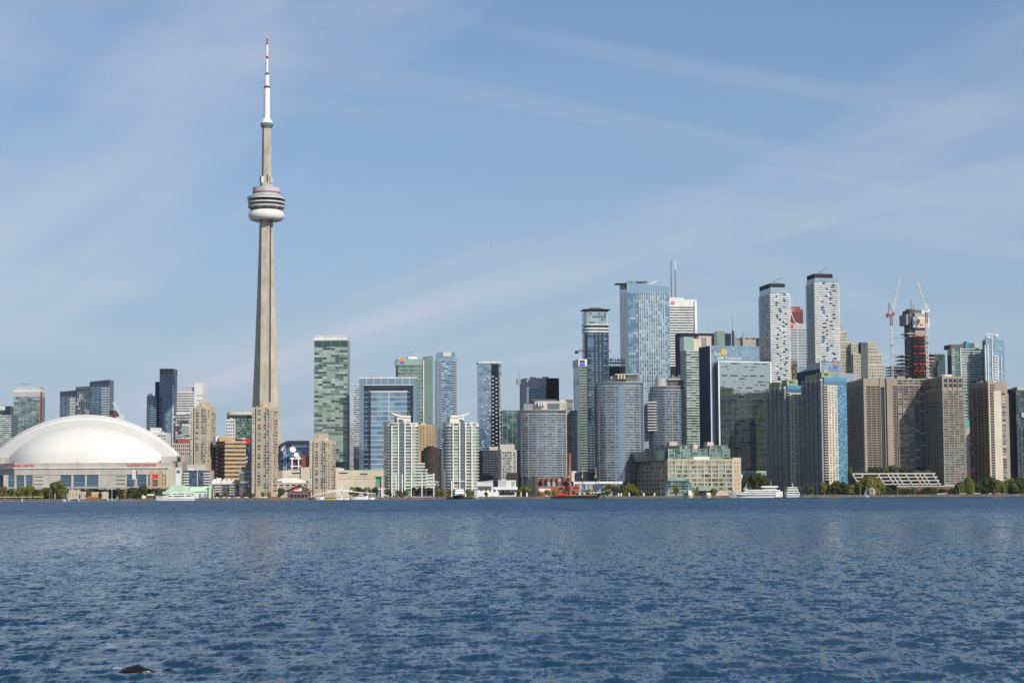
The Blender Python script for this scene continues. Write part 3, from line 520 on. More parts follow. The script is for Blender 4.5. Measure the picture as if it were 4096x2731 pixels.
b = Bld('apartment_block', 'plain grey block with flat cap in the gap behind the chimney', 2262, 2292, 1608, 2260, th=0, d=20); b.body('grey'); b.box('roof_cap', 'brown_mid', 1, b.w + .5, b.h, b.h + 3, -.3, 18); b.panes('F', ['glass_grey', 'glass_navy', 'grey'], b.Z(1740), b.h - 2, 10, 4, .6, .5); b.done()
b = Bld('office_tower', 'slim tower with blue glass flank, white-green banded front and violet sign', 2316, 2350, 1437, 2330, th=10, lw=21, d=36)
b.body('glass_navy'); za = b.Z(1890); b.bands('F', 'spandrel_green', za, b.h - 8, 40, 1.5, .5); b.panes('F', ['glass_green_dark', 'glass_navy', 'glass_grey'], za, b.h - 8, 40, 2, .8, .4, low=.08); b.panes('L', ['glass_sky', 'glass_blue_light', 'glass_blue'], b.Z(1640), b.h - 2, 16, 3, .97, .9)
b.box('crown', 'white_panel', -.2, b.w, b.h - 9, b.h + .3, -.3, 34); b.boxp('sign', 'purple_blue', 2321, 2341, 1451, 1464, -.8, 0); b.boxp('sign', 'navy', 2321, 2341, 1441, 1449, -.7, 0); b.done()
b = Bld('office_block', 'black shaded block at the foot of the slim banded tower', 2284, 2310, 1640, 2240, th=0, d=30); b.body('glass_black'); b.panes('F', ['glass_navy', 'window_dark'], b.Z(1890), b.h - 2, 20, 3, .8, .5); b.done()
b = Bld('condo_tower', 'dark blue tower with rounded front and flat flying roof canopy', 2341, 2441, 1247, 2400, th=6, d=30, rr=8)
b.body('glass_navy'); b.slabs('blue_light', b.Z(1880), b.Z(1328), 54, .45, .25); b.body('glass_pale', b.Z(1300), b.h - .2, 'crown', o=.35); b.body('white_panel', b.Z(1300), b.Z(1295), 'crown_band', o=.7); b.body('white_panel', b.Z(1316), b.Z(1310), 'crown_band', o=.6); b.body('white_panel', b.Z(1328), b.Z(1322), 'crown_band', o=.6)
b.panes('F', ['glass_blue', 'glass_navy', 'glass_blue_mid', 'glass_navy'], b.Z(1700), b.Z(1330), 38, 5, .9, .6, 3, b.w - 3, wo=.2, runs=2); b.piers('F', 'glass_navy', 0, b.Z(1330), 2, 2.4, .55, b.w * .36, b.w * .74, name='recess_strip')
b.panes('F', ['glass_grey', 'glass_pale', 'glass_green_light'], b.Z(1298), b.h - 1, 4, 6, .9, .8, 6, b.w - 4, wo=.5)
zc = b.Z(1237); part('canopy', MB().prism([(-2, -3), (b.w + 2, -3), (b.w + 2, 32), (-2, 32)], zc, zc + 1.0, [(3, 6), (b.w - 4, 6), (b.w - 4, 22), (3, 22)]).prism([(3, 6), (b.w - 4, 6), (b.w - 4, 22), (3, 22)], zc + 1.0, zc + 3.4, [(10, 10), (b.w - 12, 10), (b.w - 12, 18), (10, 18)]), 'grey_dark', b.e); b.box('penthouse', 'grey', 5, b.w - 6, b.h - .1, zc, 6, 24)
for k in range(6): b.box('canopy_post', 'beige_light', 3 + k * 4.4, 3.6 + k * 4.4, b.h - .1, zc + .1, 1, 1.6)
b.done()
b = Bld('unfinished_tower', 'dark unfinished concrete frame between rounded dark tower and tall pale tower', 2436, 2486, 1440, 2520, th=5, d=26, cat='construction')
b.body('black_blue', z1=b.h - 8); b.bands('F', 'grey_dark', b.Z(1560), b.h, 10, .8, .6); b.piers('F', 'grey_dark', b.h - 8, b.h + 3, 7, .6, .3); b.box('roof_slab', 'grey_dark', 0, b.w, b.h - 3.5, b.h - 2.8, 0, 20); b.panes('F', ['window_dark', 'brown_mid'], b.Z(1560), b.h - 8, 9, 5, .8, .6); b.done()
b = Bld('hotel_tower', 'tallest pale blue glass tower with pinstriped front and slanted top', 2512, 2682, 1128, 2450, th=8, lw=30, d=30)
zr = b.Z(1148, 2680); xa, xb = b.X(2558), b.X(2661); b.body('glass_blue_light', ztop=[b.h, zr, zr, b.h])
b.box('glass_bay', 'glass_blue_mid', .2, xa, 0, b.Z(1172), -.15, 2); b.box('front_field', 'spandrel_blue', xa, b.w - 3, 0, b.Z(1167), -.5, 2)
za, zb = b.Z(1575), b.Z(1168); b.piers('F', 'white_panel', za, zb, 11, .55, 1.0, xa, xb); b.panes('F', ['glass_blue_mid', 'glass_pale', 'glass_blue_mid', 'glass_blue_light', 'glass_blue_light', 'glass_pale'], za, zb, 27, 11, .74, .66, xa, xb, wo=.7)
b.panes('F', ['glass_blue_light', 'glass_blue_mid', 'glass_blue_mid', 'glass_blue_light', 'glass_pale'], za, b.Z(1175), 34, 4, .92, .85, 1, xa - 1, wo=.3, runs=2); b.panes('F', ['glass_pale', 'glass_blue_mid'], za, zb, 34, 2, .8, .6, xb + .5, b.w - .5, wo=.6)
b.bands('L', 'white_panel', za, b.h - 12, 40, .5, .2, name='floor_line'); b.panes('L', ['glass_blue', 'glass_navy', 'glass_grey', 'glass_blue_mid'], za, b.h - 12, 40, 3, .9, .7, wo=.12); b.box('crown_edge', 'glass_pale', -.2, 1.2, b.h - 14, b.h, -.4, 30)
zc = b.Z(1133); part('roof_wing', MB().prism([(-15, 2), (8, -1), (8, 20), (-12, 24)], zc, zc + .8, [(-4, 6), (7, 4), (7, 14), (-4, 16)]).prism([(2, 8), (28, 5), (24, 18), (2, 18)], b.Z(1127), b.Z(1122)), 'grey_dark', b.e); b.box('penthouse', 'grey_light', -6, 6, zc - 6, zc, 8, 18)
part('roof_crane', MB().tube((30, 12, b.h - 3), (42, 12, b.h + 3), .7).tube((32, 12, b.h - 6), (32, 12, b.h - 1), .5), 'white_panel', b.e); b.done()
b = Bld('bank_tower', 'white striped skyscraper with round red emblem and rooftop masts', 2666, 2782, 1198, 2800, th=6, d=40)
b.body('window_dark'); z0, z1 = b.Z(1470), b.Z(1222); b.box('crown', 'white_paint', -.3, b.w + .3, z1, b.h, -.6); b.bands('F', 'white_paint', z0, z1, 24, 1.9, .5); b.panes('F', ['window_dark', 'glass_grey'], z0, z1, 24, 12, .9, .36, low=.05); b.box('corner_strip', 'grey_dark', b.w - 1.4, b.w + .1, 0, b.h - 2, -.7, 2); b.box('corner_strip', 'white_paint', b.w + .1, b.w + 4, 0, b.h - 1, .5, 36)
b.boxp('penthouse', 'white_panel', 2680, 2744, 1188, 1199, 6, 30)
part('emblem', MB().lathe([(2.9, 0), (2.9, .5), (.05, .55)], 20), 'red', b.e, (b.X(2695), -.6, b.Z(1211))).rotation_euler = (R(90), 0, 0)
text('M', b.e, b.X(2695) - 1.9, b.Z(1211) - 1.6, 4.6, 'white_paint', y=-1.4)
for px, yt2, r, mt, sp in ((2697, 1042, 1.3, 'steel_grey', 0), (2713, 1074, 1.3, 'steel_grey', 1), (2738, 1094, .45, 'grey_light', 0)):
    x = b.X(px); zb = b.Z(1190); zt = b.Z(yt2); a = part('antenna', MB().tube((x, 12, zb), (x, 12, zb + (zt - zb) * .55), r, 6, r * .9).tube((x, 12, zb + (zt - zb) * .55), (x, 12, zt), r * .85, 6, r * .6), mt, b.e)
    if sp: part('antenna_tip', MB().tube((x, 12, zt), (x, 12, b.Z(1040)), .9), 'white_paint', b.e)
b.done()
b = Bld('bank_tower', 'flat black skyscraper with plain top, behind green striped slab', 2722, 2928, 1334, 2600, th=10, lw=18, d=40)
b.body('black'); b.box('roof_edge', 'black_blue', -.3, b.w + .3, b.h - 2, b.h + .3, -.4); b.bands('F', 'black_blue', b.Z(1600), b.h - 4, 24, .8, .3); b.panes('F', ['glass_black', 'window_dark'], b.Z(1460), b.h - 4, 10, 20, .8, .6)
b.done()
b = Bld('condo_tower', 'green-white striped slab between black skyscraper and navy insurance tower', 2747, 2806, 1402, 2330, th=13, lw=21, d=30)
b.body('glass_green_dark'); za = b.Z(1790); b.bands('F', 'white_panel', za, b.h, 38, .8, 1.0, name='balcony'); b.bands('L', 'spandrel_green', za, b.h, 38, .8, .6, name='balcony'); b.panes('F', ['glass_green', 'glass_green_light', 'glass_green_dark'], za, b.h, 38, 3, .85, .5, low=.05, wo=.15); b.panes('L', ['glass_green', 'glass_green_dark'], za, b.h, 38, 3, .85, .5, low=.05, wo=.15)
b.boxp('roof_box', 'glass_green_light', 2739, 2779, 1347, 1403, -.5, 16); b.done()
b = Bld('roof_block', 'beige and grey mechanical blocks crowning a mid-rise, in front of black skyscraper', 2775, 2905, 1396, 2420, th=10, d=30, cat='building')
b.body('cream'); b.boxp('roof_box', 'cream', 2776, 2838, 1354, 1397, 2, 18); b.boxp('roof_box', 'pink_grey', 2804, 2855, 1342, 1397, 6, 22); b.boxp('roof_box', 'grey', 2812, 2832, 1350, 1397, 1.4, 6); b.boxp('roof_box', 'glass_green_light', 2872, 2904, 1324, 1400, -.5, 12); b.panes('F', ['glass_green', 'glass_green_dark'], b.h - 12, b.h - 2, 3, 16, .8, .6); b.done()

# ------------------------------------------------------------ insurance tower in front
b = Bld('insurance_tower', 'blue mirror-glass tower in two slabs with white-edged front and sun logo', 2845, 3040, 1386, 2115, th=19, lw=46, d=32)
b.body('glass_blue_light'); b.box('flank', 'navy', -.25, 0, 0, b.h - .3, .5, b.d - .3); b.box('edge_trim', 'white_panel', -.5, .5, 0, b.h + .2, -.5, .5); b.box('roof_trim', 'spandrel_blue', -.3, b.w + .3, b.h - .2, b.h + .6, -.3, b.d)  # navy sheet puts the shade of this side into the colour
f0, f1, zt = b.X(2862), b.X(3072), b.Z(1449); b.box('front_slab', 'spandrel_green', f0, f1, 0, zt, -9, -.02); b.box('front_flank', 'glass_navy', f0 - .2, f0, 0, zt, -8.6, -.1)  # dark glass sheet paints in the front slab's shaded side
for q in (f0, f1 - .8): b.box('edge_trim', 'white_paint', q - .3, q + 1.1, 0, zt + .9, -9.5, -8.6)
b.box('edge_trim', 'white_paint', f0 - .3, f1 + .3, zt, zt + 1.1, -9.6, -8.0)
b.panes('F', ['glass_mirror'], b.Z(1884), zt, 18, 8, .985, .98, f0 + .9, f1 - .9, wo=.06, low=.01, dy=-9, name='mirror_panel'); st = (zt - b.Z(1884)) / 36; b.n = 0
for k in range(36):       # dark runs of open blinds, a storey high at most
    x = f0 + 1.2 + rng.uniform(-4, 3)
    while x < f1 - 4:
        w = rng.uniform(2, 9)
        if rng.random() < .42 and x > f0 + 1: b.box('window', rng.choice(['glass_green_dark', 'glass_navy', 'glass_green_dark', 'glass_grey']), x, min(x + w, f1 - 1.2), b.Z(1884) + st * (k + .3), b.Z(1884) + st * (k + rng.choice([.6, .75])), -9.12, -9.0)
        x += w + rng.uniform(1, 7)
b.panes('F', ['glass_sky', 'glass_blue_light'], zt + .4, b.h - .4, 5, 14, .96, .95, .4, b.w - .4, wo=.05, low=.02)
b.box('base_trim', 'white_panel', f0, f1, b.Z(1888), b.Z(1885), -9.4, -9)
text('Sun', b.e, b.X(2859), b.Z(1420), 5.4, 'white_paint'); text('Life Financial', b.e, b.X(2872), b.Z(1436), 4.9, 'white_paint', sx=1.0)
part('emblem', MB().lathe([(3.7, 0), (3.7, .3), (.05, .35)], 24), 'gold', b.e, (b.X(2899), -.3, b.Z(1407))).rotation_euler = (R(90), 0, 0)
part('emblem_wedge', MB().prof([(3.2 * math.cos(t), 3.2 * math.sin(t)) for t in np.linspace(-1.2, 1.5, 10)], -.5, -.3), 'grey_light', b.e, (b.X(2899) + .3, -.3, b.Z(1407))); b.done(0)
b = Bld('office_tower', 'grey office top with curved sail-like fin, tall spire and roof lettering', 2975, 3090, 1346, 2650, th=8, d=30)
b.boxp('wall', 'concrete', 2975, 3028, 1348, 1980, 0, 28); b.boxp('wall', 'black_blue', 3028, 3044, 1352, 1980, 2, 26); zb = b.Z(1385)
part('sail_fin', MB().prof([(b.X(2943), b.Z(1322)), (b.X(2948), b.Z(1340)), (b.X(2958), b.Z(1356)), (b.X(2974), b.Z(1366)), (b.X(2974), zb - 30), (b.X(2943), zb - 30)], 4, 16), 'grey', b.e); part('spire', MB().tube((b.X(2942), 10, zb - 20), (b.X(2942), 10, b.Z(1315)), .7).tube((b.X(2942), 10, b.Z(1315)), (b.X(2942), 10, b.Z(1252)), .5, 6, .2), 'steel_grey', b.e)
b.box('roof_box', 'glass_teal', b.X(2975), b.X(3044), zb - 40, zb - .5, -1, 28); text('BNY MELLON', b.e, b.X(2987), b.Z(1357), 3.4, 'black', sx=.98)
part('roof_antenna', MB().tube((b.X(2985), 8, b.h), (b.X(2981), 8, b.h + 7), .4).tube((b.X(2994), 8, b.h), (b.X(2998), 8, b.h + 5), .3), 'steel_grey', b.e); b.done()

# ------------------------------------------------------------ twin white-banded towers
G_T = 'twin towers with broken white balcony bands'
def banded_tower(lab, xl, xr, lw, yt, yc, yk, kl, kr, Y, yb, nf):
    b = Bld('condo_tower', lab, xl, xr, yt, Y, th=10, lw=lw, group=G_T)
    b.body('glass_blue'); za = b.Z(yb); st = (b.h - za) / nf; cache = {}
    def bar(f, x0, x1, z):
        k = (f, round((x1 - x0) * 2) / 2)
        if k not in cache: cache[k] = MB().box(0, k[1], -1.3, .1, 0, st * .5).mesh('balcony', 'white_paint')
        place(cache[k], 'balcony', b.e, b.at(f, x0, 0, z), b.fr(f)[2])
    for i in range(nf):
        z = za + st * i
        for f, W in (('F', b.w), ('L', b.d)):
            gp = W * (rng.choice([.25, .3, .42, .6, .66, .72])); gw = W * rng.uniform(.08, .16); bar(f, -1.2 if f == 'F' else 0, gp, z); bar(f, gp + gw, W + (1.0 if f == 'F' else 0), z)
    b.panes('F', ['glass_blue', 'glass_navy', 'glass_blue_light', 'glass_pale', 'glass_blue_mid'], za, b.h, nf, 6, .88, .48, low=.5, wo=.1)
    b.box('crown', 'glass_pale', .4, b.w - .6, b.h, b.Z(yc), .4, b.d - .5); b.box('penthouse', 'black', b.X(kl), b.X(kr), b.Z(yc), b.Z(yk), 2, b.d - 3)
    b.piers('F', 'blue_light', b.h, b.Z(yc) - .1, 6, .25, -.2, .4, b.w - .6); x = b.w * .35; z = b.Z(yk)
    part('roof_crane', MB().tube((x, 8, z), (x, 8, z + 4), .5).tube((x - 4, 8, z + 1.5), (x + 9, 8, z + 8), .55).box(x + 4, x + 11, 8, 11, z, z + 2), 'steel_grey', b.e); return b.done()
banded_tower('shorter of the twin white-banded towers, next to insurance tower', 3088, 3162, 46, 1172, 1149, 1133, 3087, 3149, 2290, 1545, 44)
banded_tower('taller of the twin white-banded towers, between red-topped tower and stepped beige one', 3266, 3360, 34, 1129, 1111, 1094, 3266, 3341, 2320, 1450, 44)
b = Bld('bank_tower', 'red granite tower top with scarlet sign, framed by the twin banded towers', 3140, 3218, 1238, 2950, th=4, d=40)
b.body('red_brown'); b.box('roof_step', 'red_brown', b.w * .3, b.w * .9, b.h - .1, b.h + 5, 4, 24); b.piers('F', 'red_brown', 0, b.h, 9, .8, .6); b.panes('F', ['window_dark', 'brown'], b.h - 60, b.h - 4, 14, 9, .5, .6); b.boxp('sign', 'red', 3160, 3172, 1237, 1259, -1.2, 0); text('S', b.e, b.X(3161.5), b.Z(1257), 8, 'white_panel', y=-1.4); b.done()
b = Bld('bank_tower', 'silver and blue striped tower with red-gold emblem and white tripod mast', 3140, 3236, 1294, 2750, th=5, d=40)
b.body('glass_blue_light'); b.box('crown', 'grey_light', -.2, b.w + .2, b.Z(1312), b.h, -.4); b.bands('F', 'grey_light', b.Z(1470), b.Z(1312), 15, 2.2, .4); b.panes('F', ['glass_blue_mid', 'glass_blue_light'], b.Z(1470), b.Z(1312), 15, 14, .92, .35, low=.05); xm = b.X(3194); b.box('service_strip', 'grey_light', xm - 1, xm + 1, 0, b.h - 2, -.8, 0)
b.boxp('emblem', 'red', 3162, 3177, 1297, 1312, -.9, 0); b.boxp('emblem', 'orange', 3164, 3173, 1299, 1306, -1.1, 0); x = b.X(3178); zf = b.h
part('mast', MB().tube((x, 12, zf + 14), (x, 12, b.Z(1182)), .7, 6, .3).tube((x, 12, zf + 16), (x - 6, 8, zf), .5).tube((x, 12, zf + 16), (x + 6, 8, zf), .5).tube((x, 12, zf + 16), (x, 20, zf), .5).tube((x - 5, 12, zf + 22), (x + 5, 12, zf + 22), .4).tube((x - 5, 12, zf + 19), (x + 5, 12, zf + 19), .4), 'white_paint', b.e); b.done()
b = Bld('office_block', 'plain brown slab in the gap below the striped silver tower', 3158, 3194, 1442, 2420, th=4, d=20); b.body('brown_mid'); b.panes('F', ['brown', 'brown_mid', 'window_dark'], b.Z(1540), b.h - 1, 8, 4, .8, .7); b.done()
b = Bld('bank_office', 'low blue-grey glass office with slanted dark flank and lion emblem', 3286, 3369, 1446, 2170, th=12, lw=95, d=60)
zb = b.Z(1470); b.body('glass_blue_mid', ztop=[b.h, b.h + .8, zb, zb - 2]); b.box('flank', 'navy', -.25, 0, 0, b.h - 8, .4, b.d - .3); b.panes('F', ['grey_blue', 'glass_sky', 'grey_blue'], b.Z(1560), b.h - .6, 9, 8, .97, .95, low=.02)  # navy sheet paints in the shade on the flank
b.boxp('wing', 'grey_blue', 3369, 3436, 1491, 1980, 6, 40); b.box('edge_trim', 'white_panel', -.4, .4, 0, b.h, -.4, .4); b.boxp('emblem', 'purple_blue', 3337, 3354, 1460, 1471, -.6, 0); b.boxp('emblem', 'orange', 3340, 3352, 1449, 1461, -.8, 0); b.done()

# ------------------------------------------------------------ stepped beige complex
b = Bld('office_tower', 'stepped beige tower with green windows beside the taller twin tower', 3362, 3434, 1512, 2700, th=5, d=44, group='stepped beige office complex')
wm = ['glass_green', 'glass_teal', 'glass_green_dark']
def stepped(b, steps, left=None):
    for i, (a, c, yt, yb2) in enumerate(steps):
        x0, x1, z1, z0 = b.X(a), b.X(c), b.Z(yt), b.Z(yb2); b.box('tier', 'brookfield', x0, x1, 0, z1, i * -.8, 40 - i * 1.5); n = max(1, round((z1 - z0) / 4.2)); k = max(1, round((x1 - x0) / 3.6))
        b.panes('F', wm, z0, z1 - 1.2, n, k, .68, .45, x0 + .4, x1 - .4, dy=i * -.8, wo=.12)
stepped(b, [(3362, 3378, 1290, 1325), (3362, 3395, 1325, 1365), (3362, 3408, 1365, 1395), (3362, 3420, 1398, 1512)]); b.done()
b = Bld('office_tower', 'lower twin-shouldered beige tower stepping down behind the crane', 3412, 3548, 1512, 2690, th=5, d=44, group='stepped beige office complex')
stepped(b, [(3412, 3440, 1372, 1440), (3474, 3512, 1369, 1388), (3474, 3521, 1386, 1414), (3474, 3531, 1416, 1455), (3466, 3541, 1456, 1520), (3416, 3474, 1415, 1520)])
b.boxp('recess', 'grey_dark', 3447, 3474, 1370, 1540, -4.6, 30); b.done()  # dark box stands in for a shaded side face
# ------------------------------------------------------------ tower under construction and its cranes
b = Bld('unfinished_tower', 'skyscraper core under construction with red steel floors and wrapped climbing formwork', 3645, 3708, 1255, 2500, th=10, lw=22, d=30, cat='construction')
b.body('grey_dark', z1=b.Z(1262)); b.box('core_face', 'concrete', b.X(3666), b.w, 0, b.Z(1310), -.6, 4)
b.panes('L', ['blue_light', 'grey_dark', 'grey'], b.Z(1500), b.Z(1350), 12, 5, .35, .6)
b.boxp('formwork', 'white_paint', 3656, 3719, 1270, 1311, -5, 12); b.boxp('formwork', 'grey', 3634, 3656, 1256, 1298, 2, 26); b.boxp('formwork_sheet', 'cream', 3668, 3716, 1274, 1306, -5.3, -4.9); b.boxp('formwork', 'concrete', 3664, 3706, 1252, 1270, -2, 20); b.boxp('formwork', 'grey_dark', 3642, 3690, 1240, 1262, 3, 22)
b.boxp('sign_board', 'gold', 3674, 3682, 1281, 1289, -5.6, -5.2); b.boxp('sign_board', 'magenta', 3680, 3690, 1297, 1304, -5.6, -5.2)
for q in range(9):
    x = 3646 + q * 7; b.boxp('scaffold', 'wood' if q % 2 else 'grey_dark', x, x + 4, 1234 + (q * 5) % 9, 1254, 2 + q, 14)
for q, y in ((3630, 1332), (3640, 1343)): b.boxp('platform', 'grey_light', q, q + 32, y, y + 4, -3, 20)
part('mast', MB().tube((b.X(3664), 10, b.Z(1245)), (b.X(3664), 10, b.Z(1196)), .6).tube((b.X(3672), 10, b.Z(1215)), (b.X(3678), 10, b.Z(1240)), .6), 'steel_grey', b.e)
z0 = b.Z(1510)
def floors(x0, x1, yt, n, mats, y0, y1, cols):
    xa, xb = b.X(x0), b.X(x1); zt = b.Z(yt); st = (zt - z0) / n
    for k in range(n): b.box('steel_floor', mats[k % len(mats)], xa, xb, z0 + st * (k + 1) - 1.1, z0 + st * (k + 1), y0, y1)
    for k in range(cols + 1): x = xa + (xb - xa) * k / cols; b.box('steel_column', 'brown', x - .35, x + .35, z0 - 20, zt + 2, y0 + .4, y0 + 1.1)
floors(3652, 3706, 1345, 12, ['brown', 'red_steel', 'black_blue', 'red_steel', 'brown'], -7, -1, 4); floors(3690, 3770, 1418, 7, ['red_steel', 'brown', 'red_steel', 'brown', 'rust'], -6, 24, 5); floors(3568, 3632, 1466, 4, ['black_blue', 'grey_dark'], 0, 24, 5); floors(3612, 3650, 1422, 6, ['grey_dark', 'brown'], 0, 24, 3)
for k in range(7): b.boxp('orange_netting', 'red_steel', 3655 + k * 7, 3660 + k * 7, 1455 + (k % 3) * 14, 1462 + (k % 3) * 14, -7.4, -6.8)
b.done()
def lattice(mb, p, q, w, n, r=.22):
    p, q = Vector(p), Vector(q); d = (q - p).normalized(); a = d.cross(Vector((0, 1, 0))).normalized() * w / 2; c = d.cross(a).normalized() * w / 2
    cs = [a + c, a - c, -a - c, -a + c]
    for k in cs: mb.tube(p + k, q + k, r, 4)
    for i in range(n):
        u, v = p + (q - p) * (i / n), p + (q - p) * ((i + 1) / n)
        for j in range(4): mb.tube(u + cs[j], v + cs[(j + 1) % 4], r * .7, 3)
def crane(lab, xm, yb, ycab, tip, back, Y, colm, colj, redtop):
    o = P(xm, yb, Y); t = thing('tower_crane', lab, 'tower crane', (o.x, Y, GZ), 0, 'luffing cranes with raised jibs')
    def lp(px, py): q = P(px, py, Y); return Vector((q.x - o.x, 0, q.z - GZ))
    c = lp(xm, ycab); mb = MB(); lattice(mb, (0, 0, 0), (0, 0, c.z - 14), 2.4, 34, .35); part('mast', mb, 'white_panel', t)
    mb = MB(); lattice(mb, (0, 0, c.z - 14), (0, 0, c.z), 2.4, 5, .35); part('mast_top', mb, redtop, t)
    for k in range(3): part('collar', MB().box(-1.9, 1.9, -1.9, 1.9, 0, 1.2), redtop, t, (0, 0, c.z * (.55 + .14 * k)))
    part('slewing_deck', MB().box(-6, 4, -1.6, 1.6, c.z, c.z + 1.6).box(-6.5, -3, -1.8, 1.8, c.z - 2.5, c.z + 3), colm, t); cab = part('cab', MB().box(1.6, 4.2, -1.4, 1.4, c.z + 1.6, c.z + 4.6), colm, t); part('window', MB().box(4.2, 4.25, -1.1, 1.1, c.z + 2.4, c.z + 4.2), 'window_dark', cab)
    bk, tp = lp(*back), lp(*tip); mb = MB(); lattice(mb, (1, 0, c.z + 1.5), tuple(tp), 1.7, 22, .2); part('jib', mb, colj, t)
    mb = MB(); mb.tube((-4, -.8, c.z + 1.5), bk, .45, 5).tube((-4, .8, c.z + 1.5), bk, .45, 5).tube((2, 0, c.z + 1.5), bk, .4, 5); part('back_frame', mb, colm, t)
    part('pendant_cable', MB().tube(bk, Vector((1, 0, c.z + 1.5)).lerp(tp, .75), .12, 3).tube(tp, tp - Vector((0, 0, 16)), .1, 3), 'steel_grey', t); return t
t = crane('white crane with red machinery, standing free of the tower under construction', 3570, 1510, 1262, (3600, 1115), (3556, 1211), 2496, 'red_brown', 'white_paint', 'rust')
part('tie_beam', MB().box(1.5, 18.5, -.5, .5, 0, 1.2), 'steel_grey', t, (0, 0, P(3570, 1354, 2496).z - GZ)); part('tie_beam', MB().box(1.5, 18, -.5, .5, 0, 1.2), 'steel_grey', t, (0, 0, P(3570, 1423, 2496).z - GZ))
crane('white crane attached against the formwork of the tower under construction', 3711, 1510, 1250, (3668, 1126), (3712, 1213), 2482, 'white_panel', 'white_paint', 'rust')

t = crane('white crane jib leaning up from behind the stadium roof', 484, 1720, 1676, (453, 1608), (490, 1660), 2480, 'white_panel', 'white_paint', 'white_panel')
c = P(2352, 1510, 2430); t = thing('tower_crane', 'navy hammerhead crane arm sticking out beside the dark rounded tower', 'tower crane', (c.x, 2432, GZ)); zz = P(2352, 1404, 2432).z - GZ
mb = MB(); lattice(mb, (0, 0, 0), (0, 0, zz + 3), 2.0, 30, .3); part('mast', mb, 'navy', t); mb = MB(); lattice(mb, (-16, 0, zz), (30, 0, zz), 1.4, 18, .2); part('jib', mb, 'navy', t); part('counterweight', MB().box(-16.5, -12, -1.2, 1.2, zz - 3, zz - .4), 'navy', t); part('tie_rod', MB().tube((-14, 0, zz + .6), (0, 0, zz + 5), .15, 4).tube((0, 0, zz + 5), (22, 0, zz + .6), .15, 4).tube((0, 0, zz), (0, 0, zz + 5), .3, 4), 'navy', t)

# ------------------------------------------------------------ teal pair at the far end
b = Bld('condo_tower', 'wide teal glass condo with white floor lines and dark rooftop box', 3812, 3938, 1394, 2350, th=9, lw=17, d=34)
b.body('glass_green_dark'); za = b.Z(1520); n = 13; b.bands('F', 'white_panel', za, b.h, n, .9, .9, b.X(3850), b.w, name='balcony'); b.bands('F', 'white_panel', za, b.h, n, .5, .3, 0, b.X(3826), name='floor_line')
b.panes('F', ['glass_teal', 'glass_green', 'glass_green_light', 'glass_blue_mid'], za, b.h, n, 12, .9, .6, low=.05, wo=.15); b.box('corner_fin', 'white_panel', b.X(3846), b.X(3849), 0, b.h + 1, -1.2, 2); b.panes('L', ['glass_green_dark', 'glass_teal'], za, b.h, n, 4, .85, .6)
b.bands('F', 'white_panel', b.Z(1900), za, 30, .7, .8, b.X(3850), b.w, name='balcony'); b.panes('F', ['glass_teal', 'glass_green_dark', 'glass_green'], b.Z(1700), za, 14, 4, .9, .6, b.X(3854), b.X(3890), low=.05, wo=.15)
b.boxp('penthouse', 'grey_dark', 3812, 3872, 1377, 1394, 3, 24); b.boxp('penthouse', 'glass_teal', 3870, 3906, 1372, 1394, 1, 20); b.boxp('roof_box', 'teal', 3878, 3892, 1364, 1373, 4, 14); b.boxp('penthouse', 'concrete_light', 3906, 3930, 1370, 1394, 4, 20)
for x0, x1, y in ((3781, 3796, 1415), (3770, 3782, 1440), (3764, 3772, 1462)): b.boxp('side_step', 'glass_green_dark', x0, x1, y, 1990, 8, 30)
b.done()
b = Bld('condo_tower', 'teal glass condo with slanted roofline and white vertical fins, small crane above', 3950, 4024, 1348, 2330, th=9, lw=14, d=30)
zr = b.Z(1363, 4024); b.body('glass_blue_light', ztop=[b.h, zr, zr, b.h - 8]); za = b.Z(1525); b.bands('F', 'blue_light', za, b.Z(1375), 17, .8, .25, name='floor_line'); b.panes('F', ['glass_teal', 'glass_blue_light', 'glass_pale', 'glass_blue_mid'], za, b.Z(1370), 17, 9, .9, .6, low=.05, wo=.12)
for q, r, y in ((3945, 3948, 1380), (3955, 3958, 1378), (3972, 3975, 1352)): b.boxp('edge_fin', 'white_paint', q, r, y, 1990, -1.4, 2)
for q in (3996, 4008): b.boxp('edge_fin', 'white_paint', q, q + 2, 1425, 1990, -1.2, 1)
me = MB().box(0, 2.6, -1.4, 0, 0, 1.2).mesh('balcony', 'white_paint')
for k in range(11):
    for q in (3980, 3988): place(me, 'balcony', b.e, (b.X(q), 0, za + k * 3.0))
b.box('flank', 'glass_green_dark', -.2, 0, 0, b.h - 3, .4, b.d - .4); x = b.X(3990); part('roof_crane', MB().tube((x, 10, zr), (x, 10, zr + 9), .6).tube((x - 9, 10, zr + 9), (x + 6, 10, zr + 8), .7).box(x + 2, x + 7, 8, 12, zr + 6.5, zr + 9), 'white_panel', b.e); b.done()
b = Bld('apartment_block', 'pink block with blue windows and teal top, glimpsed between two concrete towers', 3862, 3886, 1680, 2220, th=0, d=20); b.body('pink', z1=b.Z(1712)); b.box('crown', 'teal', 0, b.w, b.Z(1712), b.h, 0, 20); b.panes('F', ['glass_blue_light', 'blue_light'], b.Z(1870), b.Z(1716), 9, 2, .5, .55, wo=.12); b.done()

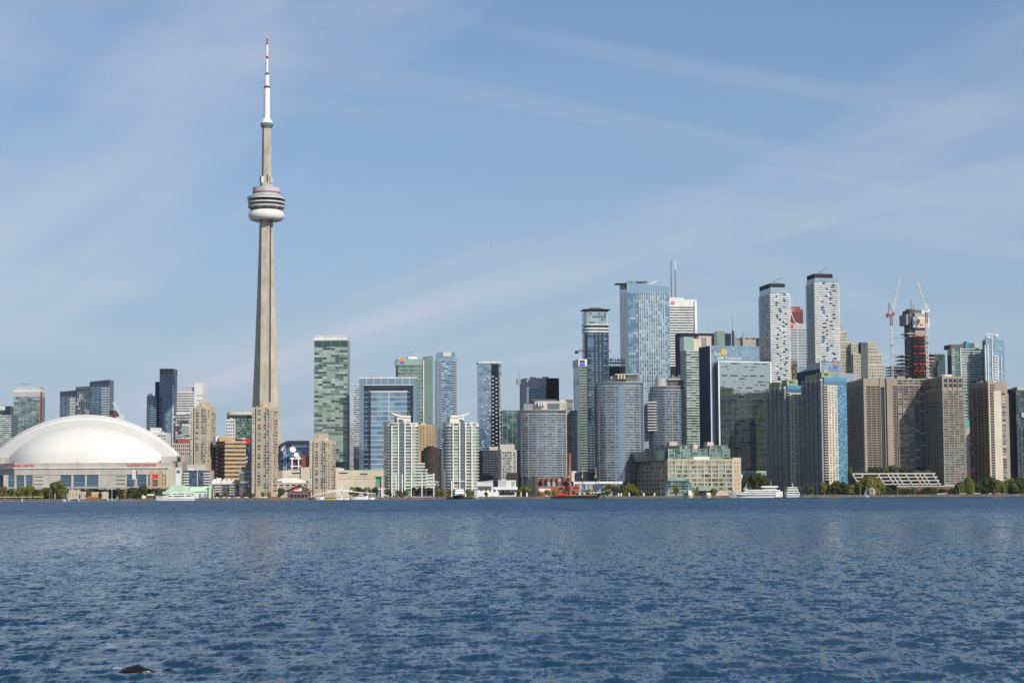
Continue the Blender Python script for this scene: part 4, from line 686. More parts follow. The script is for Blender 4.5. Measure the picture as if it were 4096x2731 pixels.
# ------------------------------------------------------------ two harbour condos with sawtooth flank
G_S = 'sawtooth condo towers with lime rooftops'
def sawtooth(lab, xl, xr, lw, yt, Y, blue, py, band, ybv, nf, pl, pr):
    b = Bld('condo_tower', lab, xl, xr, yt, Y, th=17, lw=lw, group=G_S)
    b.body('grey'); n = 5; sp = b.d / n
    for k in range(n):   # stepped bays along the flank, its shade put into the grey
        b.box('bay', 'grey', -2.6, 0, 0, b.h - 3 + (4 if k < 4 else 0), sp * k + .6, sp * k + sp * .62); b.box('bay_cap', 'cream', -2.8, -.4, b.h - 3 + 4.0, b.h + 2.6, sp * k + .9, sp * k + sp * .5)
    xb = b.X(blue) if blue else b.w; b.box('front_bay', 'cream', b.X(xl + (xr - xl) * .16), xb, 0, b.h - 4, -1.2, 2); b.box('balcony_recess', 'glass_navy', 0, b.X(xl + (xr - xl) * .16), 0, b.h - 4, -.1, 1)
    za = b.Z(ybv); x0, x1 = b.X(xl + (xr - xl) * .16), xb; b.bands('F', 'cream', za, b.h - 4, nf, .8, 1.4, -.4, x0, name='balcony')
    b.panes('F', ['glass_grey', 'glass_pale', 'glass_green', 'glass_grey'], za, b.h - 5, nf, 3, .55, .5, x0 + .5, x1 - .3, wo=1.32)
    wf = ['glass_green_dark', 'window_dark', 'black']; b.panes('L', wf, za, b.h - 4, nf, n, .26, .5, x0=.19 * sp, x1=b.d + .19 * sp, wo=2.75); b.panes('L', ['window_dark'], za, b.h - 4, nf, n, .16, .5, x0=-3.2, x1=b.d - 3.2, wo=.1)
    if blue:
        b.box('blue_bay', 'blue_paint', xb, b.w, 0, b.h - 2, -.6, 3); b.bands('F', 'blue_paint', za, b.h - 3, nf, .7, 1.3, xb, b.w, name='balcony'); b.panes('F', ['glass_teal', 'glass_blue_light', 'blue_light', 'glass_blue_mid'], za, b.h - 3, nf, 4, .7, .5, xb + .3, b.w, wo=.75)
    b.box('roof_band', 'blue_paint', .2, b.w + .3, b.h, b.Z(band), -1.0, 12); b.box('roof_band', 'glass_blue_mid', .4, b.w - .2, b.h - 4, b.h, -1.1, 2)
    b.boxp('penthouse', 'lime', pl, pr, py, yt - 2, 3, 16); b.boxp('penthouse', 'glass_green_dark', pl + 10, pl + 26, py + 6, py + 14, 2.7, 4); b.box('penthouse', 'lime', -2, 4, b.h, b.Z(py) - 2, 12, b.d * .75); part('roof_unit', MB().box(4, 7, 6, 9, b.Z(py), b.Z(py) + 2).tube((9, 7, b.Z(py)), (9, 7, b.Z(py) + 5), .2), 'grey_light', b.e); return b.done()
sawtooth('shorter sawtooth condo with lime rooftop, right beside the insurance tower', 3150, 3208, 84, 1556, 2035, None, 1517, 1541, 1945, 38, 3156, 3200)
sawtooth('taller sawtooth condo with lime rooftop and bright blue bay', 3297, 3388, 88, 1526, 1975, 3350, 1486, 1509, 1926, 38, 3296, 3340)

# ------------------------------------------------------------ concrete hotel slab with projecting tower
b = Bld('hotel', 'long concrete hotel slab with deep window grid and dark narrow end', 3457, 3790, 1514, 1990, th=4, lw=69, d=30)
b.body('window_dark', z1=b.h - 7); b.body('westin', b.h - 7, b.h, 'parapet', o=.2); za = b.Z(1872); n = 34
for x0, x1, nb in ((b.X(3465), b.X(3525), 3), (b.X(3540), b.X(3588), 3), (b.X(3592), b.X(3790), 9)):
    b.bands('F', 'westin', za, b.h - 7, n, .95, .9, x0, x1, name='spandrel'); b.piers('F', 'westin', za, b.h - 7, nb, .6, 1.3, x0, x1)
b.box('corner_pier', 'westin', -.4, b.X(3465), 0, b.h + .2, -2.2, 3); b.box('recess', 'window_dark', b.X(3525), b.X(3540), 0, b.h - 4, -.2, 2); b.box('shaft', 'westin', b.X(3548), b.X(3570), za, b.h + 1.2, -2.4, 1); b.box('shaft', 'westin', b.X(3522), b.X(3542), b.h - 9, b.h + 1.2, -1.2, 1)
b.panes('F', ['window_dark', 'glass_grey', 'curtain', 'window_dark', 'glass_black'], za, b.h - 7, n, 9, .84, .5, b.X(3592), b.X(3790), low=.05); b.bands('L', 'westin', za, b.h - 7, n, .9, .5, name='spandrel'); b.piers('L', 'westin', za, b.h - 7, 7, .6, .6)
b.panes('F', ['window_dark', 'glass_grey', 'glass_black'], b.h - 6.4, b.h - 1.0, 2, 9, .8, .55, b.X(3592), b.X(3790), wo=.3)
b.box('roof_unit', 'westin', b.X(3600), b.X(3628), b.h, b.h + 3, 6, 16); b.done()
b = Bld('hotel_tower', 'sunlit concrete hotel tower projecting forward from the long hotel slab', 3773, 3857, 1505, 1945, th=8, lw=74, d=60)
b.body('westin'); za = b.Z(1935); n = 40; st = (b.h - 15 - za) / n
b.box('recess', 'window_dark', 1.0, b.w - .5, za, b.h - 14, -.04, .5)
b.bands('F', 'westin', za, b.h - 14, n, 1.0, .55, .6, b.w, name='spandrel'); b.piers('F', 'westin', za, b.h - 1, 4, .7, .8, 0, b.w); b.panes('F', ['window_dark', 'glass_grey', 'glass_grey', 'glass_navy', 'glass_grey_light'], za, b.h - 14, n, 5, .8, .5, 1, b.w - .4, low=.03, wo=.2)
b.panes('F', ['window_dark', 'glass_navy'], b.h - 12, b.h - 2, 2, 4, .7, .7, 1, b.w - 1, wo=.2); b.box('edge_trim', 'spandrel_green', -.3, .5, 0, b.h, -1.1, 0)
b.panes('L', ['window_dark', 'glass_black', 'window_dark'], za, b.h - 14, n, 10, .78, .62, 2, b.d - 1); b.panes('L', ['window_dark'], b.h - 12, b.h - 2, 2, 6, .7, .7, 4, b.d - 2); b.piers('L', 'westin', 0, b.h, 8, .6, .4)
b.box('roof_unit', 'cream', 4, 14, b.h, b.h + 2.4, 8, 24)
me = MB().box(0, 2.4, 0, 24, 0, 1.2).mesh('balcony', 'westin')
for k in range(0, n): place(me, 'balcony', b.e, (b.w - .1, .6, za + st * k * 1.0))
b.done()
b = Bld('apartment_tower', 'concrete apartment tower with broad blank sunlit wall, near the photo edge', 3958, 4034, 1528, 1975, th=10, lw=76, d=36)
b.body('westin'); za = b.Z(1915); n = 34; x0, x1, x2, x3 = 1.0, b.X(3978), b.X(4008), b.X(4026)
b.box('recess', 'window_dark', x0, x1, za, b.h - 10, -.03, .4); b.bands('F', 'westin', za, b.h - 10, n, 1.1, .6, x0, x1, name='balcony'); b.panes('F', ['window_dark', 'glass_grey', 'curtain', 'glass_grey_light'], za, b.h - 8, n, 1, .8, .6, x2, x3, wo=.15, low=.1); b.panes('F', ['window_dark'], b.h - 10, b.h - 2, 3, 2, .8, .6, x0, x1 + 1.5, wo=.15)
b.box('blank_wall', 'beige_light', x1, x2, 0, b.h - 9, -.5, 1); b.box('edge_trim', 'beige_light', -.2, x0, 0, b.h, -.8, 2); b.box('corner_bay', 'westin', x3, b.w + 1.5, 0, b.h - 12, .8, 12)
b.panes('L', ['window_dark', 'glass_black', 'brown'], za, b.h - 5, n, 7, .8, .62); b.piers('L', 'westin', 0, b.h - 4, 5, 1.2, .8); b.boxp('penthouse', 'westin', 3962, 4010, 1520, 1529, 6, 20); b.box('penthouse', 'cream', -.2, 6, b.h, b.h + 2, 16, 30); b.done()
b = Bld('apartment_block', 'grey concrete block with bright window strip, behind the edge apartment tower', 4030, 4064, 1606, 2160, th=4, d=26); b.body('grey'); b.piers('F', 'concrete', 0, b.h, 4, .8, .5); b.panes('F', ['glass_grey', 'window_dark', 'glass_pale'], b.Z(1900), b.h - 3, 20, 4, .4, .4, wo=.12); b.done()
b = Bld('condo_tower', 'dark glass tower cut off by the photo edge, pale roof box on top', 4068, 4140, 1560, 2080, th=4, d=30); b.body('glass_green_dark'); b.boxp('roof_box', 'concrete_light', 4078, 4130, 1546, 1561, 3, 20); b.box('wing', 'black_blue', -2, 4, 0, b.h + 2, 6, 26)
b.panes('F', ['glass_green_dark', 'glass_navy', 'glass_grey', 'window_dark'], b.Z(1900), b.h - 2, 26, 8, .85, .7); b.boxp('roof_box', 'grey_light', 4086, 4110, 1650, 1668, -2, 2); b.piers('F', 'grey_dark', 0, b.h - 40, 5, .6, 1.2); b.done()

# ------------------------------------------------------------ tan warehouse terminal with green glass storeys
b = Bld('terminal_building', 'tan warehouse terminal with rows of green windows and glass storeys stacked on top', 2671, 2963, 1836, 1960, th=14, lw=118, d=30)
b.body('beige'); za = b.Z(1962); n = 7; x1 = b.X(2930)
b.bands('F', 'beige', za, b.h - .5, n, 1.25, .7, 0, x1, name='spandrel'); b.piers('F', 'beige', za, b.h, 9, 1.1, 1.0, 0, x1); b.box('corner_block', 'beige', x1, b.w, 0, b.h + 1.6, -1.0, 6)
b.panes('F', ['glass_green_light', 'glass_green_light', 'glass_green', 'glass_green_dark', 'glass_teal'], za, b.h - 1.4, n, 27, .92, .62, .4, x1 - .4, wo=.2, low=.08); b.panes('F', ['glass_green', 'window_dark'], za, b.h - 1, n, 2, .22, .5, x1 + 1.5, b.w - 2, wo=1.15)
b.panes('L', ['glass_grey', 'glass_green_dark', 'window_dark', 'glass_pale'], za, b.h - 1.4, n, 11, .55, .5, wo=.15); b.piers('L', 'beige', 0, b.h, 11, .7, .5); b.boxp('sign', 'white_panel', 2963, 2968, 1896, 1924, -1.2, .5)
def tier(q, r, yt, yb2, y0, nfl):
    x0, x2, z1, z0 = b.X(q), b.X(r), b.Z(yt), b.Z(yb2); b.box('glass_storey', 'glass_green', x0, x2, z0, z1, y0, 26)
    b.bands('F', 'glass_green_light', z0, z1, nfl, .5, .8, x0, x2, name='balcony', dy=y0); b.panes('F', ['glass_green_light', 'glass_green', 'glass_pale', 'glass_green_dark'], z0, z1, nfl, max(3, int((x2 - x0) / 2.6)), .88, .7, x0, x2, dy=y0, wo=.12); b.piers('F', 'mint_wall', z0, z1, max(2, int((x2 - x0) / 6)), .25, .9, x0, x2, dy=y0)
tier(2677, 2776, 1794, 1837, 3, 4); tier(2696, 2776, 1780, 1796, 5, 1); tier(2776, 2845, 1806, 1837, 5, 2); tier(2782, 2842, 1794, 1808, 8, 1); tier(2843, 2924, 1793, 1837, 3, 4); tier(2848, 2916, 1780, 1794, 5, 1)
b.box('pediment', 'mint_wall', b.X(2778), b.X(2842), b.Z(1837), b.Z(1826), 2, 5)
for q, r, y in ((2692, 2724, 1766), (2788, 2806, 1776), (2844, 2869, 1766)): b.boxp('roof_box', 'pink_grey', q, r, y, 1800, 10, 20)
for k in range(6):      # sloping dark glass bays along the shaded flank
    y = 3 + k * (b.d - 6) / 6; b.add = part('sloped_bay', MB().prof([(2, b.h), (14, b.h), (14, b.h + 14), (5, b.h + 13)], y, y + (b.d - 6) / 6 * .72), 'glass_navy', b.e)
b.boxp('glass_storey', 'glass_green_dark', 2640, 2690, 1800, 1840, 8, b.d - 1)
zc = b.Z(1908); part('glass_entrance', MB().prism([(b.X(2640), -2), (b.X(2652), -11), (b.X(2752), -11), (b.X(2786), -3), (b.X(2786), -1.2), (b.X(2640), -1.2)], 0, b.Z(1922), [(b.X(2668), -1.5), (b.X(2672), -8), (b.X(2745), -8), (b.X(2756), -2), (b.X(2756), -1.2), (b.X(2668), -1.2)]), 'glass_green', b.e)
b.box('glass_entrance', 'glass_green_light', b.X(2662), b.X(2728), b.Z(1922), zc, -7, -1.2); b.panes('F', ['glass_green_light', 'glass_green_dark', 'glass_teal', 'glass_green'], 1.5, b.Z(1924), 3, 9, .85, .55, b.X(2668), b.X(2748), dy=-10.2, wo=.9); b.boxp('balcony', 'spandrel_green', 2655, 2752, 1921, 1923, -11.4, -9); b.boxp('balcony', 'spandrel_green', 2650, 2760, 1939, 1941, -12, -9); b.boxp('podium', 'spandrel_green', 2786, 2870, 1945, 1962, -5, -1.2)
b.boxp('shopfront', 'window_dark', 2600, 2860, 1966, 1980, -1.4, -1.1); b.done()
def cafe_umbrella(px, lab):
    c = P(px, 1975, 1925); t = thing('parasol', lab, 'parasol', (c.x, 1925, GZ), 0, 'red cafe parasols'); part('canopy', MB().lathe([(1.9, 2.3), (1.2, 2.75), (.02, 3.1)], 8), 'red', t); part('pole', MB().tube((0, 0, 0), (0, 0, 2.9), .05), 'white_panel', t)
for px, lb in ((2678, 'red parasol at the terminal cafe, farthest from the tour boats'), (2686, 'red parasol at terminal cafe, just past the yellow-green tree'), (2726, 'red parasol beside the bow of the cream tour boat'), (2732, 'red parasol almost hidden by the cream tour boat')): cafe_umbrella(px, lb)

# ------------------------------------------------------------ low buildings along the shore
def low(name, lab, xl, xr, yt, Y, mat, d=16, th=0, wm=None, nf=1, nb=5, cat='building', **k):
    b = Bld(name, lab, xl, xr, yt, Y, th=th, d=d, cat=cat); b.body(mat)
    if wm: b.panes('F', wm, .4, b.h - .6, nf, nb, k.get('fx', .7), k.get('fz', .55), wo=.12)
    return b
b = low('apartment_block', 'mid-rise with blue glass centre and stacks of rounded balconies, beside stadium', 729, 842, 1880, 2010, 'concrete_light', 24)
b.boxp('penthouse', 'concrete_light', 745, 818, 1857, 1881, 5, 20); b.boxp('glass_bay', 'glass_blue', 756, 812, 1880, 1944, -.2, 1); b.panes('F', ['glass_blue', 'glass_blue_mid', 'glass_navy'], b.Z(1944), b.Z(1882), 6, 6, .9, .8, b.X(757), b.X(811), wo=.35); b.boxp('pillar', 'concrete_light', 788, 792, 1880, 1944, -.8, 0)
for q, r in ((731, 756), (812, 841)):
    b.boxp('balcony_recess', 'window_dark', q, r, 1882, 1948, -.1, 1)
    me = MB().prism([(0, 0), (0, -1.2), (1.2, -2), (b.X(r) - b.X(q) - 1.2, -2), (b.X(r) - b.X(q), -1.2), (b.X(r) - b.X(q), 0)], 0, 1.3).mesh('balcony', 'white_panel')
    for k in range(6): place(me, 'balcony', b.e, (b.X(q), 0, b.Z(1895 + 10.6 * k)))
b.done()
b = low('apartment_block', 'low dark apartment house topped by a row of white gables', 847, 956, 1934, 1995, 'grey_dark', 20)
b.box('terrace', 'concrete_light', -.3, b.w + .3, b.h - 1, b.h, -1, 20); b.boxp('penthouse', 'glass_grey', 850, 954, 1921, 1935, 3, 18)
me = MB().prof([(-2.6, 0), (2.6, 0), (2.6, 2.6), (0, 5.2), (-2.6, 2.6)], 0, 8).mesh('gable', 'white_paint')
for q in (857, 895, 914, 933): place(me, 'gable', b.e, (b.X(q), 1, b.h))
b.boxp('roof_box', 'white_paint', 865, 882, 1911, 1934, 1, 8)
for q, r in ((858, 888), (918, 950)):
    for k in range(4): b.boxp('balcony', 'concrete_light', q, r, 1943 + 10 * k, 1948.5 + 10 * k, -1.8, 0)
b.panes('F', ['glass_blue', 'window_dark', 'glass_grey'], .5, b.h - 1.5, 4, 9, .75, .6); b.done()
b = low('office_block', 'brown-framed glass mid-rise with planted roof, beside the central beige tower', 957, 1040, 1891, 1985, 'brown_mid', 22)
b.boxp('penthouse', 'concrete', 957, 1030, 1866, 1892, 4, 20); b.boxp('roof_planter', 'grass', 962, 996, 1871, 1875, 3.5, 4.2); b.panes('F', ['glass_grey', 'glass_blue', 'glass_grey_light', 'glass_green_dark'], .5, b.h - 1.5, 5, 4, .72, .72, 0, b.w * .75); b.boxp('glass_bay', 'glass_grey_light', 1018, 1037, 1893, 1960, -.5, 1); b.boxp('balcony', 'aluminium', 963, 995, 1924, 1933, -1.6, 0); b.boxp('roof_trim', 'blue_light', 955, 1042, 1888, 1892, -.8, 20); b.done()
b = low('parking_structure', 'low beige parking block with slot openings under a curved white roof', 1085, 1240, 1931, 1969, 'beige', 20)
for k in range(3): b.panes('F', ['window_dark'], b.Z(1944 + 11 * k), b.Z(1936 + 11 * k), 1, 6, .62, .75, 1, b.w - 1, low=.1)
up = [(x, 1.0 + 4.5 * math.sin(math.pi * min(1, max(0, (x + 1) / (b.w * .95)))) ** .7) for x in np.linspace(b.w * .12, b.w * .93, 14)]
part('curved_roof', MB().prof([(p[0], b.h + p[1]) for p in up] + [(up[-1][0], b.h + .3), (up[0][0], b.h + .3)], 8, 20), 'white_paint', b.e); b.boxp('roof_step', 'grey', 1098, 1125, 1922, 1931, 5, 10); b.bands('F', 'beige_light', 0, b.h, 3, .4, .3); b.done()
b = Bld('brick_pavilion', 'brick gabled pavilion with red and white sign and columned porch', 1150, 1235, 1966, 1935, th=0, d=18)
b.body('brick_dark'); ap = b.Z(1942); part('roof', MB().prof([(-3, b.h - .3), (b.w / 2, ap), (b.w + 3, b.h - .3), (b.w + 3, b.h + .2), (b.w / 2, ap + .7), (-3, b.h + .2)], -1.2, 19), 'brown', b.e); part('gable', MB().prof([(0, b.h), (b.w, b.h), (b.w / 2, ap - .1)], -.05, .5), 'brick_dark', b.e)
b.boxp('sign', 'red', 1177, 1208, 1952, 1958, -.5, -.1); b.boxp('sign', 'white_paint', 1177, 1208, 1958, 1963, -.5, -.1); b.boxp('sign', 'white_paint', 1196, 1208, 1952, 1958, -.6, -.1); b.boxp('porch_roof', 'grey', 1115, 1232, 1974, 1976, -4, 0); b.panes('F', ['window_dark', 'glass_grey'], .2, b.h - 1, 1, 7, .6, .6)
for k in range(9): b.box('porch_post', 'grey_light', -8 + k * 3.6, -7.7 + k * 3.6, 0, b.Z(1976), -3.9, -3.6)
b.done()
b = Bld('boat_club', 'pale mint green boat shed with long low roof and broad gable', 650, 846, 1964, 1925, th=0, d=16)
x0, xm, x1 = b.X(645), b.X(703), b.X(768); za = b.Z(1976); ap = b.Z(1940); part('wall', MB().box(0, b.w, 0, 16, 0, b.h), 'mint_wall', b.e)
part('roof', MB().prof([(x0, za), (xm - 3, ap), (xm + 6, ap), (x1 + 3, za)], -1.5, 17), 'mint', b.e); part('roof', MB().prism([(x1 - 2, -1), (b.w, -1), (b.w, 17), (x1 - 2, 17)], b.h - .2, b.Z(1947), [(x1 - 2, 5), (b.w, 5), (b.w, 11), (x1 - 2, 11)]), 'mint', b.e); b.boxp('end_tower', 'mint', 836, 846, 1940, 1992, -2, 8); b.boxp('door', 'glass_blue_light', 797, 835, 1974, 1992, -.2, .1); b.panes('F', ['glass_blue_light', 'glass_pale', 'white_panel'], .2, b.Z(1975), 1, 6, .8, .85, b.X(798), b.X(834), wo=.35); b.boxp('door', 'white_panel', 772, 788, 1978, 1992, -.2, .1); b.done()
c = P(703, 1960, 1930); t = thing('lookout_tower', 'slender white square tower rising behind the mint boat shed gable', 'tower', (c.x, 1946, GZ)); zt = P(703, 1868, 1946).z - GZ
part('shaft', MB().prism([(-2.6, -2.6), (2.6, -2.6), (2.6, 2.6), (-2.6, 2.6)], 0, zt - .6), 'white_panel', t); part('window', MB().box(-1.7, 1.7, -2.75, -2.5, zt - 6, zt - 3), 'glass_grey', t); part('roof', MB().box(-2.8, 2.8, -2.8, 2.8, zt - .6, zt), 'grey_light', t)
b = low('gallery_building', 'low white waterfront hall with sloped parapet, behind the sail-like tents', 1896, 1972, 1928, 1990, 'white_panel', 20); part('roof', MB().prism([(0, 0), (b.w, 0), (b.w, 20), (0, 20)], b.h - .1, [b.h, b.Z(1920), b.Z(1920), b.h]), 'grey_light', b.e); b.boxp('door', 'grey_dark', 1910, 1965, 1944, 1962, -.15, .2); b.done()
b = low('gallery_building', 'white and grey boxy cafe building with green glass corner', 1992, 2064, 1920, 1960, 'white_panel', 18); b.boxp('cladding', 'grey_light', 1993, 2024, 1922, 1946, -.2, .2); b.boxp('window', 'glass_green_light', 2046, 2058, 1925, 1945, -.2, .2); b.boxp('porch_roof', 'white_paint', 1974, 2070, 1947, 1958, -6, 0); b.boxp('window', 'window_dark', 2006, 2018, 1960, 1970, -.2, .2); b.boxp('door', 'wood', 2027, 2034, 1950, 1977, -.4, .1); b.boxp('shopfront', 'grey_dark', 1996, 2062, 1970, 1980, -.12, .1); b.done()
b = low('tent_hall', 'row of white peaked tents beside the white waterfront hall', 1908, 1996, 1968, 1932, 'white_paint', 10, cat='tent')
for k in range(5): part('tent_peak', MB().prism([(k * b.w / 5, 0), ((k + 1) * b.w / 5 - .3, 0), ((k + 1) * b.w / 5 - .3, 10), (k * b.w / 5, 10)], b.h - .3, b.h + 2.6, [((k + .48) * b.w / 5, 4.8), ((k + .52) * b.w / 5, 4.8), ((k + .52) * b.w / 5, 5.2), ((k + .48) * b.w / 5, 5.2)]), 'white_paint', b.e)
for k in range(7): b.box('table_cover', 'blue_paint' if k % 2 else 'white_panel', 1 + k * 2.8, 2.6 + k * 2.8, 0, .9, -3, -2)
b.done()
b = Bld('power_house', 'red brick power house with grey roof plant and pale banner, smokestack beside it', 2148, 2318, 1944, 1965, th=0, d=18)
b.body('brick'); b.boxp('upper_hall', 'brick', 2149, 2272, 1911, 1945, 7, 30); b.boxp('roof_plant', 'grey_light', 2184, 2226, 1926, 1944, 3, 7); b.boxp('roof_plant', 'grey_dark', 2160, 2186, 1928, 1944, 4, 7); b.boxp('roof_box', 'brick', 2232, 2250, 1924, 1945, 2, 8); part('vault', MB().prof([(b.X(2229) + 4.6 * (1 - math.cos(t)) / 2 * 1.15, b.Z(1925) + 2.6 * math.sin(t)) for t in np.linspace(0, math.pi, 10)], 2, 8), 'grey_light', b.e)
b.boxp('banner', 'white_panel', 2155, 2203, 1953, 1966, -.3, 0); b.boxp('sign', 'red', 2279, 2316, 1943.5, 1950, -1, 0); b.panes('F', ['window_dark', 'brick_dark', 'glass_grey'], .4, b.Z(1953), 1, 12, .5, .5, b.X(2205), b.w - 1); b.boxp('wall_pier', 'brick_dark', 2147, 2152, 1911, 1990, -.3, 0); b.bands('F', 'concrete_light', 0, b.h, 1, .3, .2); b.piers('F', 'brick_dark', b.h, b.Z(1911), 6, .4, -6.8, 0, b.X(2272)); b.boxp('roof_trim', 'concrete_light', 2149, 2273, 1910, 1911.5, 6.6, 30); b.done()
c = P(2279, 1960, 1962); t = thing('smokestack', 'tall slim red brick smokestack of the power house', 'chimney', (c.x, 1961, GZ)); zt = P(2279, 1811, 1961).z - GZ; part('stack', MB().prism([(1.7 * math.cos(R(a)), 1.7 * math.sin(R(a))) for a in range(0, 360, 30)], 0, zt, [(1.3 * math.cos(R(a)), 1.3 * math.sin(R(a))) for a in range(0, 360, 30)]), 'brick', t); part('rim', MB().lathe([(1.3, zt - 1), (1.55, zt - .6), (1.55, zt), (.9, zt + .02)], 12), 'brick_dark', t)
for k in range(5): part('iron_band', MB().lathe([(1.72 - .07 * k, 0), (1.72 - .07 * k, .35)], 12), 'brick_dark', t, (0, 0, 6 + k * 7))
b = low('gallery_building', 'long white glass-fronted gallery behind the tall ship masts', 2296, 2488, 1925, 1985, 'glass_blue_light', 20)
b.box('roof', 'white_panel', -.5, b.w + .5, b.h - 2.6, b.h, -1.2, 20); b.piers('F', 'white_panel', 0, b.h - 2.6, 8, .7, .6); b.panes('F', ['glass_pale', 'glass_grey', 'glass_blue_mid'], .3, b.h - 2.8, 2, 16, .8, .8); b.boxp('canopy', 'white_paint', 2395, 2446, 1927, 1934, -2.5, 0); b.boxp('glass_bay', 'glass_grey', 2370, 2394, 1929, 1962, -1, 0); b.done()
b = low('podium', 'dark podium and white frame in shade behind the gallery', 2284, 2400, 1890, 2075, 'black_blue', 14, wm=['glass_navy', 'glass_black'], nf=3, nb=12); b.boxp('white_frame', 'white_panel', 2286, 2298, 1888, 1925, -1.5, 0); b.done()

b = Bld('terraced_building', 'low concrete terraced building with slanting fins and planted roof', 3410, 3741, 1894, 1938, th=0, d=26)
zt = b.h; b.box('wall', 'grey_dark', 0, b.w, 0, zt - .5, 8, 26); b.boxp('roof_beam', 'concrete_light', 3410, 3742, 1891.5, 1898, -.6, 8)
for k, (y, o) in enumerate(((1906, -2.2), (1920, -4.6), (1934, -7))): b.boxp('terrace', 'concrete_light', 3416 + k * 6, 3750 + k * 4, y, y + 5, o, 9)
b.boxp('base_wall', 'concrete_light', 3580, 3820, 1942, 1947, -9, 9); b.boxp('base_wall', 'brown_mid', 3585, 3815, 1947, 1990, -8.6, 8)
for px in (3412, 3448, 3514, 3552, 3570, 3589, 3624, 3660, 3679, 3696, 3732):
    x = b.X(px); part('slanted_fin', MB().add([(x - .4, -.8, zt - .8), (x + .6, -.8, zt - .8), (x + .6, 7, zt - .8), (x - .4, 7, zt - .8), (x + 4.4, -8.6, b.Z(1940)), (x + 5.4, -8.6, b.Z(1940)), (x + 5.4, 7, b.Z(1940)), (x + 4.4, 7, b.Z(1940))], [(0, 1, 2, 3), (7, 6, 5, 4), (0, 4, 5, 1), (1, 5, 6, 2), (2, 6, 7, 3), (3, 7, 4, 0)]), 'concrete_light', b.e)
b.panes('F', ['window_dark', 'glass_grey', 'curtain'], b.Z(1942), zt - 1.5, 3, 26, .8, .5, dy=8, wo=.15); b.box('roof_planting', 'grass', 1, b.w - 1, zt - .4, zt + .5, 8.4, 25); b.done()
c = P(3487, 1975, 1913); t = thing('silo', 'small round concrete silo with dark slit on the promenade', 'silo', (c.x, 1914.5, GZ)); part('drum', MB().lathe([(3.8, 0), (3.8, 5.5), (3.0, 6.4), (1.6, 7.0), (.05, 7.2)], 24), 'concrete', t); part('slit', MB().box(-.4, .5, -3.95, -3.4, .2, 6), 'black', t)
b = Bld('promenade_kiosk', 'low pale kiosk wall on the promenade under the willow', 3748, 3784, 1972, 1913, th=0, d=4, cat='kiosk'); b.body('concrete_light'); b.panes('F', ['grey_light', 'concrete'], .2, b.h - .2, 1, 5, .9, .8); b.done()
b = Bld('tent', 'white event tent among the dark trees at the photo edge', 4038, 4062, 1962, 1925, th=0, d=8, cat='tent'); b.box('wall', 'white_panel', 0, b.w, 0, b.h); part('roof', MB().prism([(-.4, -.4), (b.w + .4, -.4), (b.w + .4, 8.4), (-.4, 8.4)], b.h, b.h + 2, [(b.w / 2 - .2, 3.8), (b.w / 2 + .2, 3.8), (b.w / 2 + .2, 4.2), (b.w / 2 - .2, 4.2)]), 'white_paint', b.e)

# stage canopy with masts, footbridge, lantern sign
c = P(1612, 1990, 1925); t = thing('stage_canopy', 'white steel truss canopy hung from tall white masts by the water', 'canopy', (c.x, 1925, GZ)); s = lambda px: tx(px, 1940) * 1925 - c.x; zt = P(1612, 1926, 1925).z - GZ
for px, y in ((1584, 1896), (1609, 1896), (1645, 1896), (1688, 1894), (1735, 1892)):
    part('mast', MB().tube((s(px), -2, 0), (s(px), -2, P(px, y, 1925).z - GZ), .55, 8), 'white_paint', t)
mb = MB(); n = 16
for yy in (-1, 7):
    mb.tube((s(1612), yy, zt), (s(1757), yy, zt), .25, 5).tube((s(1618), yy, zt - 4), (s(1750), yy, zt - 4), .22, 5)
    for k in range(n): xa, xb = s(1614) + (s(1755) - s(1614)) * k / n, s(1614) + (s(1755) - s(1614)) * (k + 1) / n; mb.tube((xa, yy, zt - (0 if k % 2 else 4)), (xb, yy, zt - (4 if k % 2 else 0)), .15, 4)
part('truss', mb, 'white_panel', t); part('roof_sheet', MB().box(s(1622), s(1752), -.6, 7, zt - 4.3, zt - 4.1), 'grey_light', t); part('stage_wall', MB().box(s(1656), s(1734), 6, 7, 0, 6.4), 'black', t); part('stage_deck', MB().box(s(1652), s(1740), -1, 9, 0, .9), 'concrete_light', t); part('roof_planter', MB().box(s(1650), s(1742), 3, 8, 6.5, 7.4), 'brown', t)
for px in (1656, 1680, 1704, 1734): part('stage_post', MB().tube((s(px), 0, 0), (s(px), 0, 6.6), .25), 'grey', t)
for px in (1660, 1694): part('bench', MB().box(s(px), s(px) + 5, -2, -1, 0, .8), 'concrete_light', t)
c = P(1513, 1960, 1990); t = thing('lantern_sign', 'glowing green curved sign box with dark hood, beside white waterfront tower', 'sign', (c.x, 1992, GZ)); zz = P(1513, 1927, 1992).z - GZ; part('sign_face', MB().box(-2.6, 2.8, -2, 2, zz, zz + 4.7), 'green_paint', t); part('hood', MB().lathe([(3.8, zz + 4.7), (3.2, zz + 5.6), (.05, zz + 5.9)], 16), 'grey_dark', t); part('base', MB().box(-3, 3, -2.4, 2.4, 0, zz), 'grey', t)
c = P(1365, 1985, 1905); t = thing('footbridge', 'white arched footbridge hung from a single mast over the marina', 'bridge', (c.x, 1902, 0)); s = lambda px: tx(px, 1965) * 1902 - c.x; zp = lambda y: P(1365, y, 1902).z
pts = [(1244, 1987), (1258, 1979), (1280, 1973), (1310, 1968), (1340, 1965), (1370, 1964), (1410, 1965.5), (1440, 1968), (1470, 1971), (1500, 1973)]
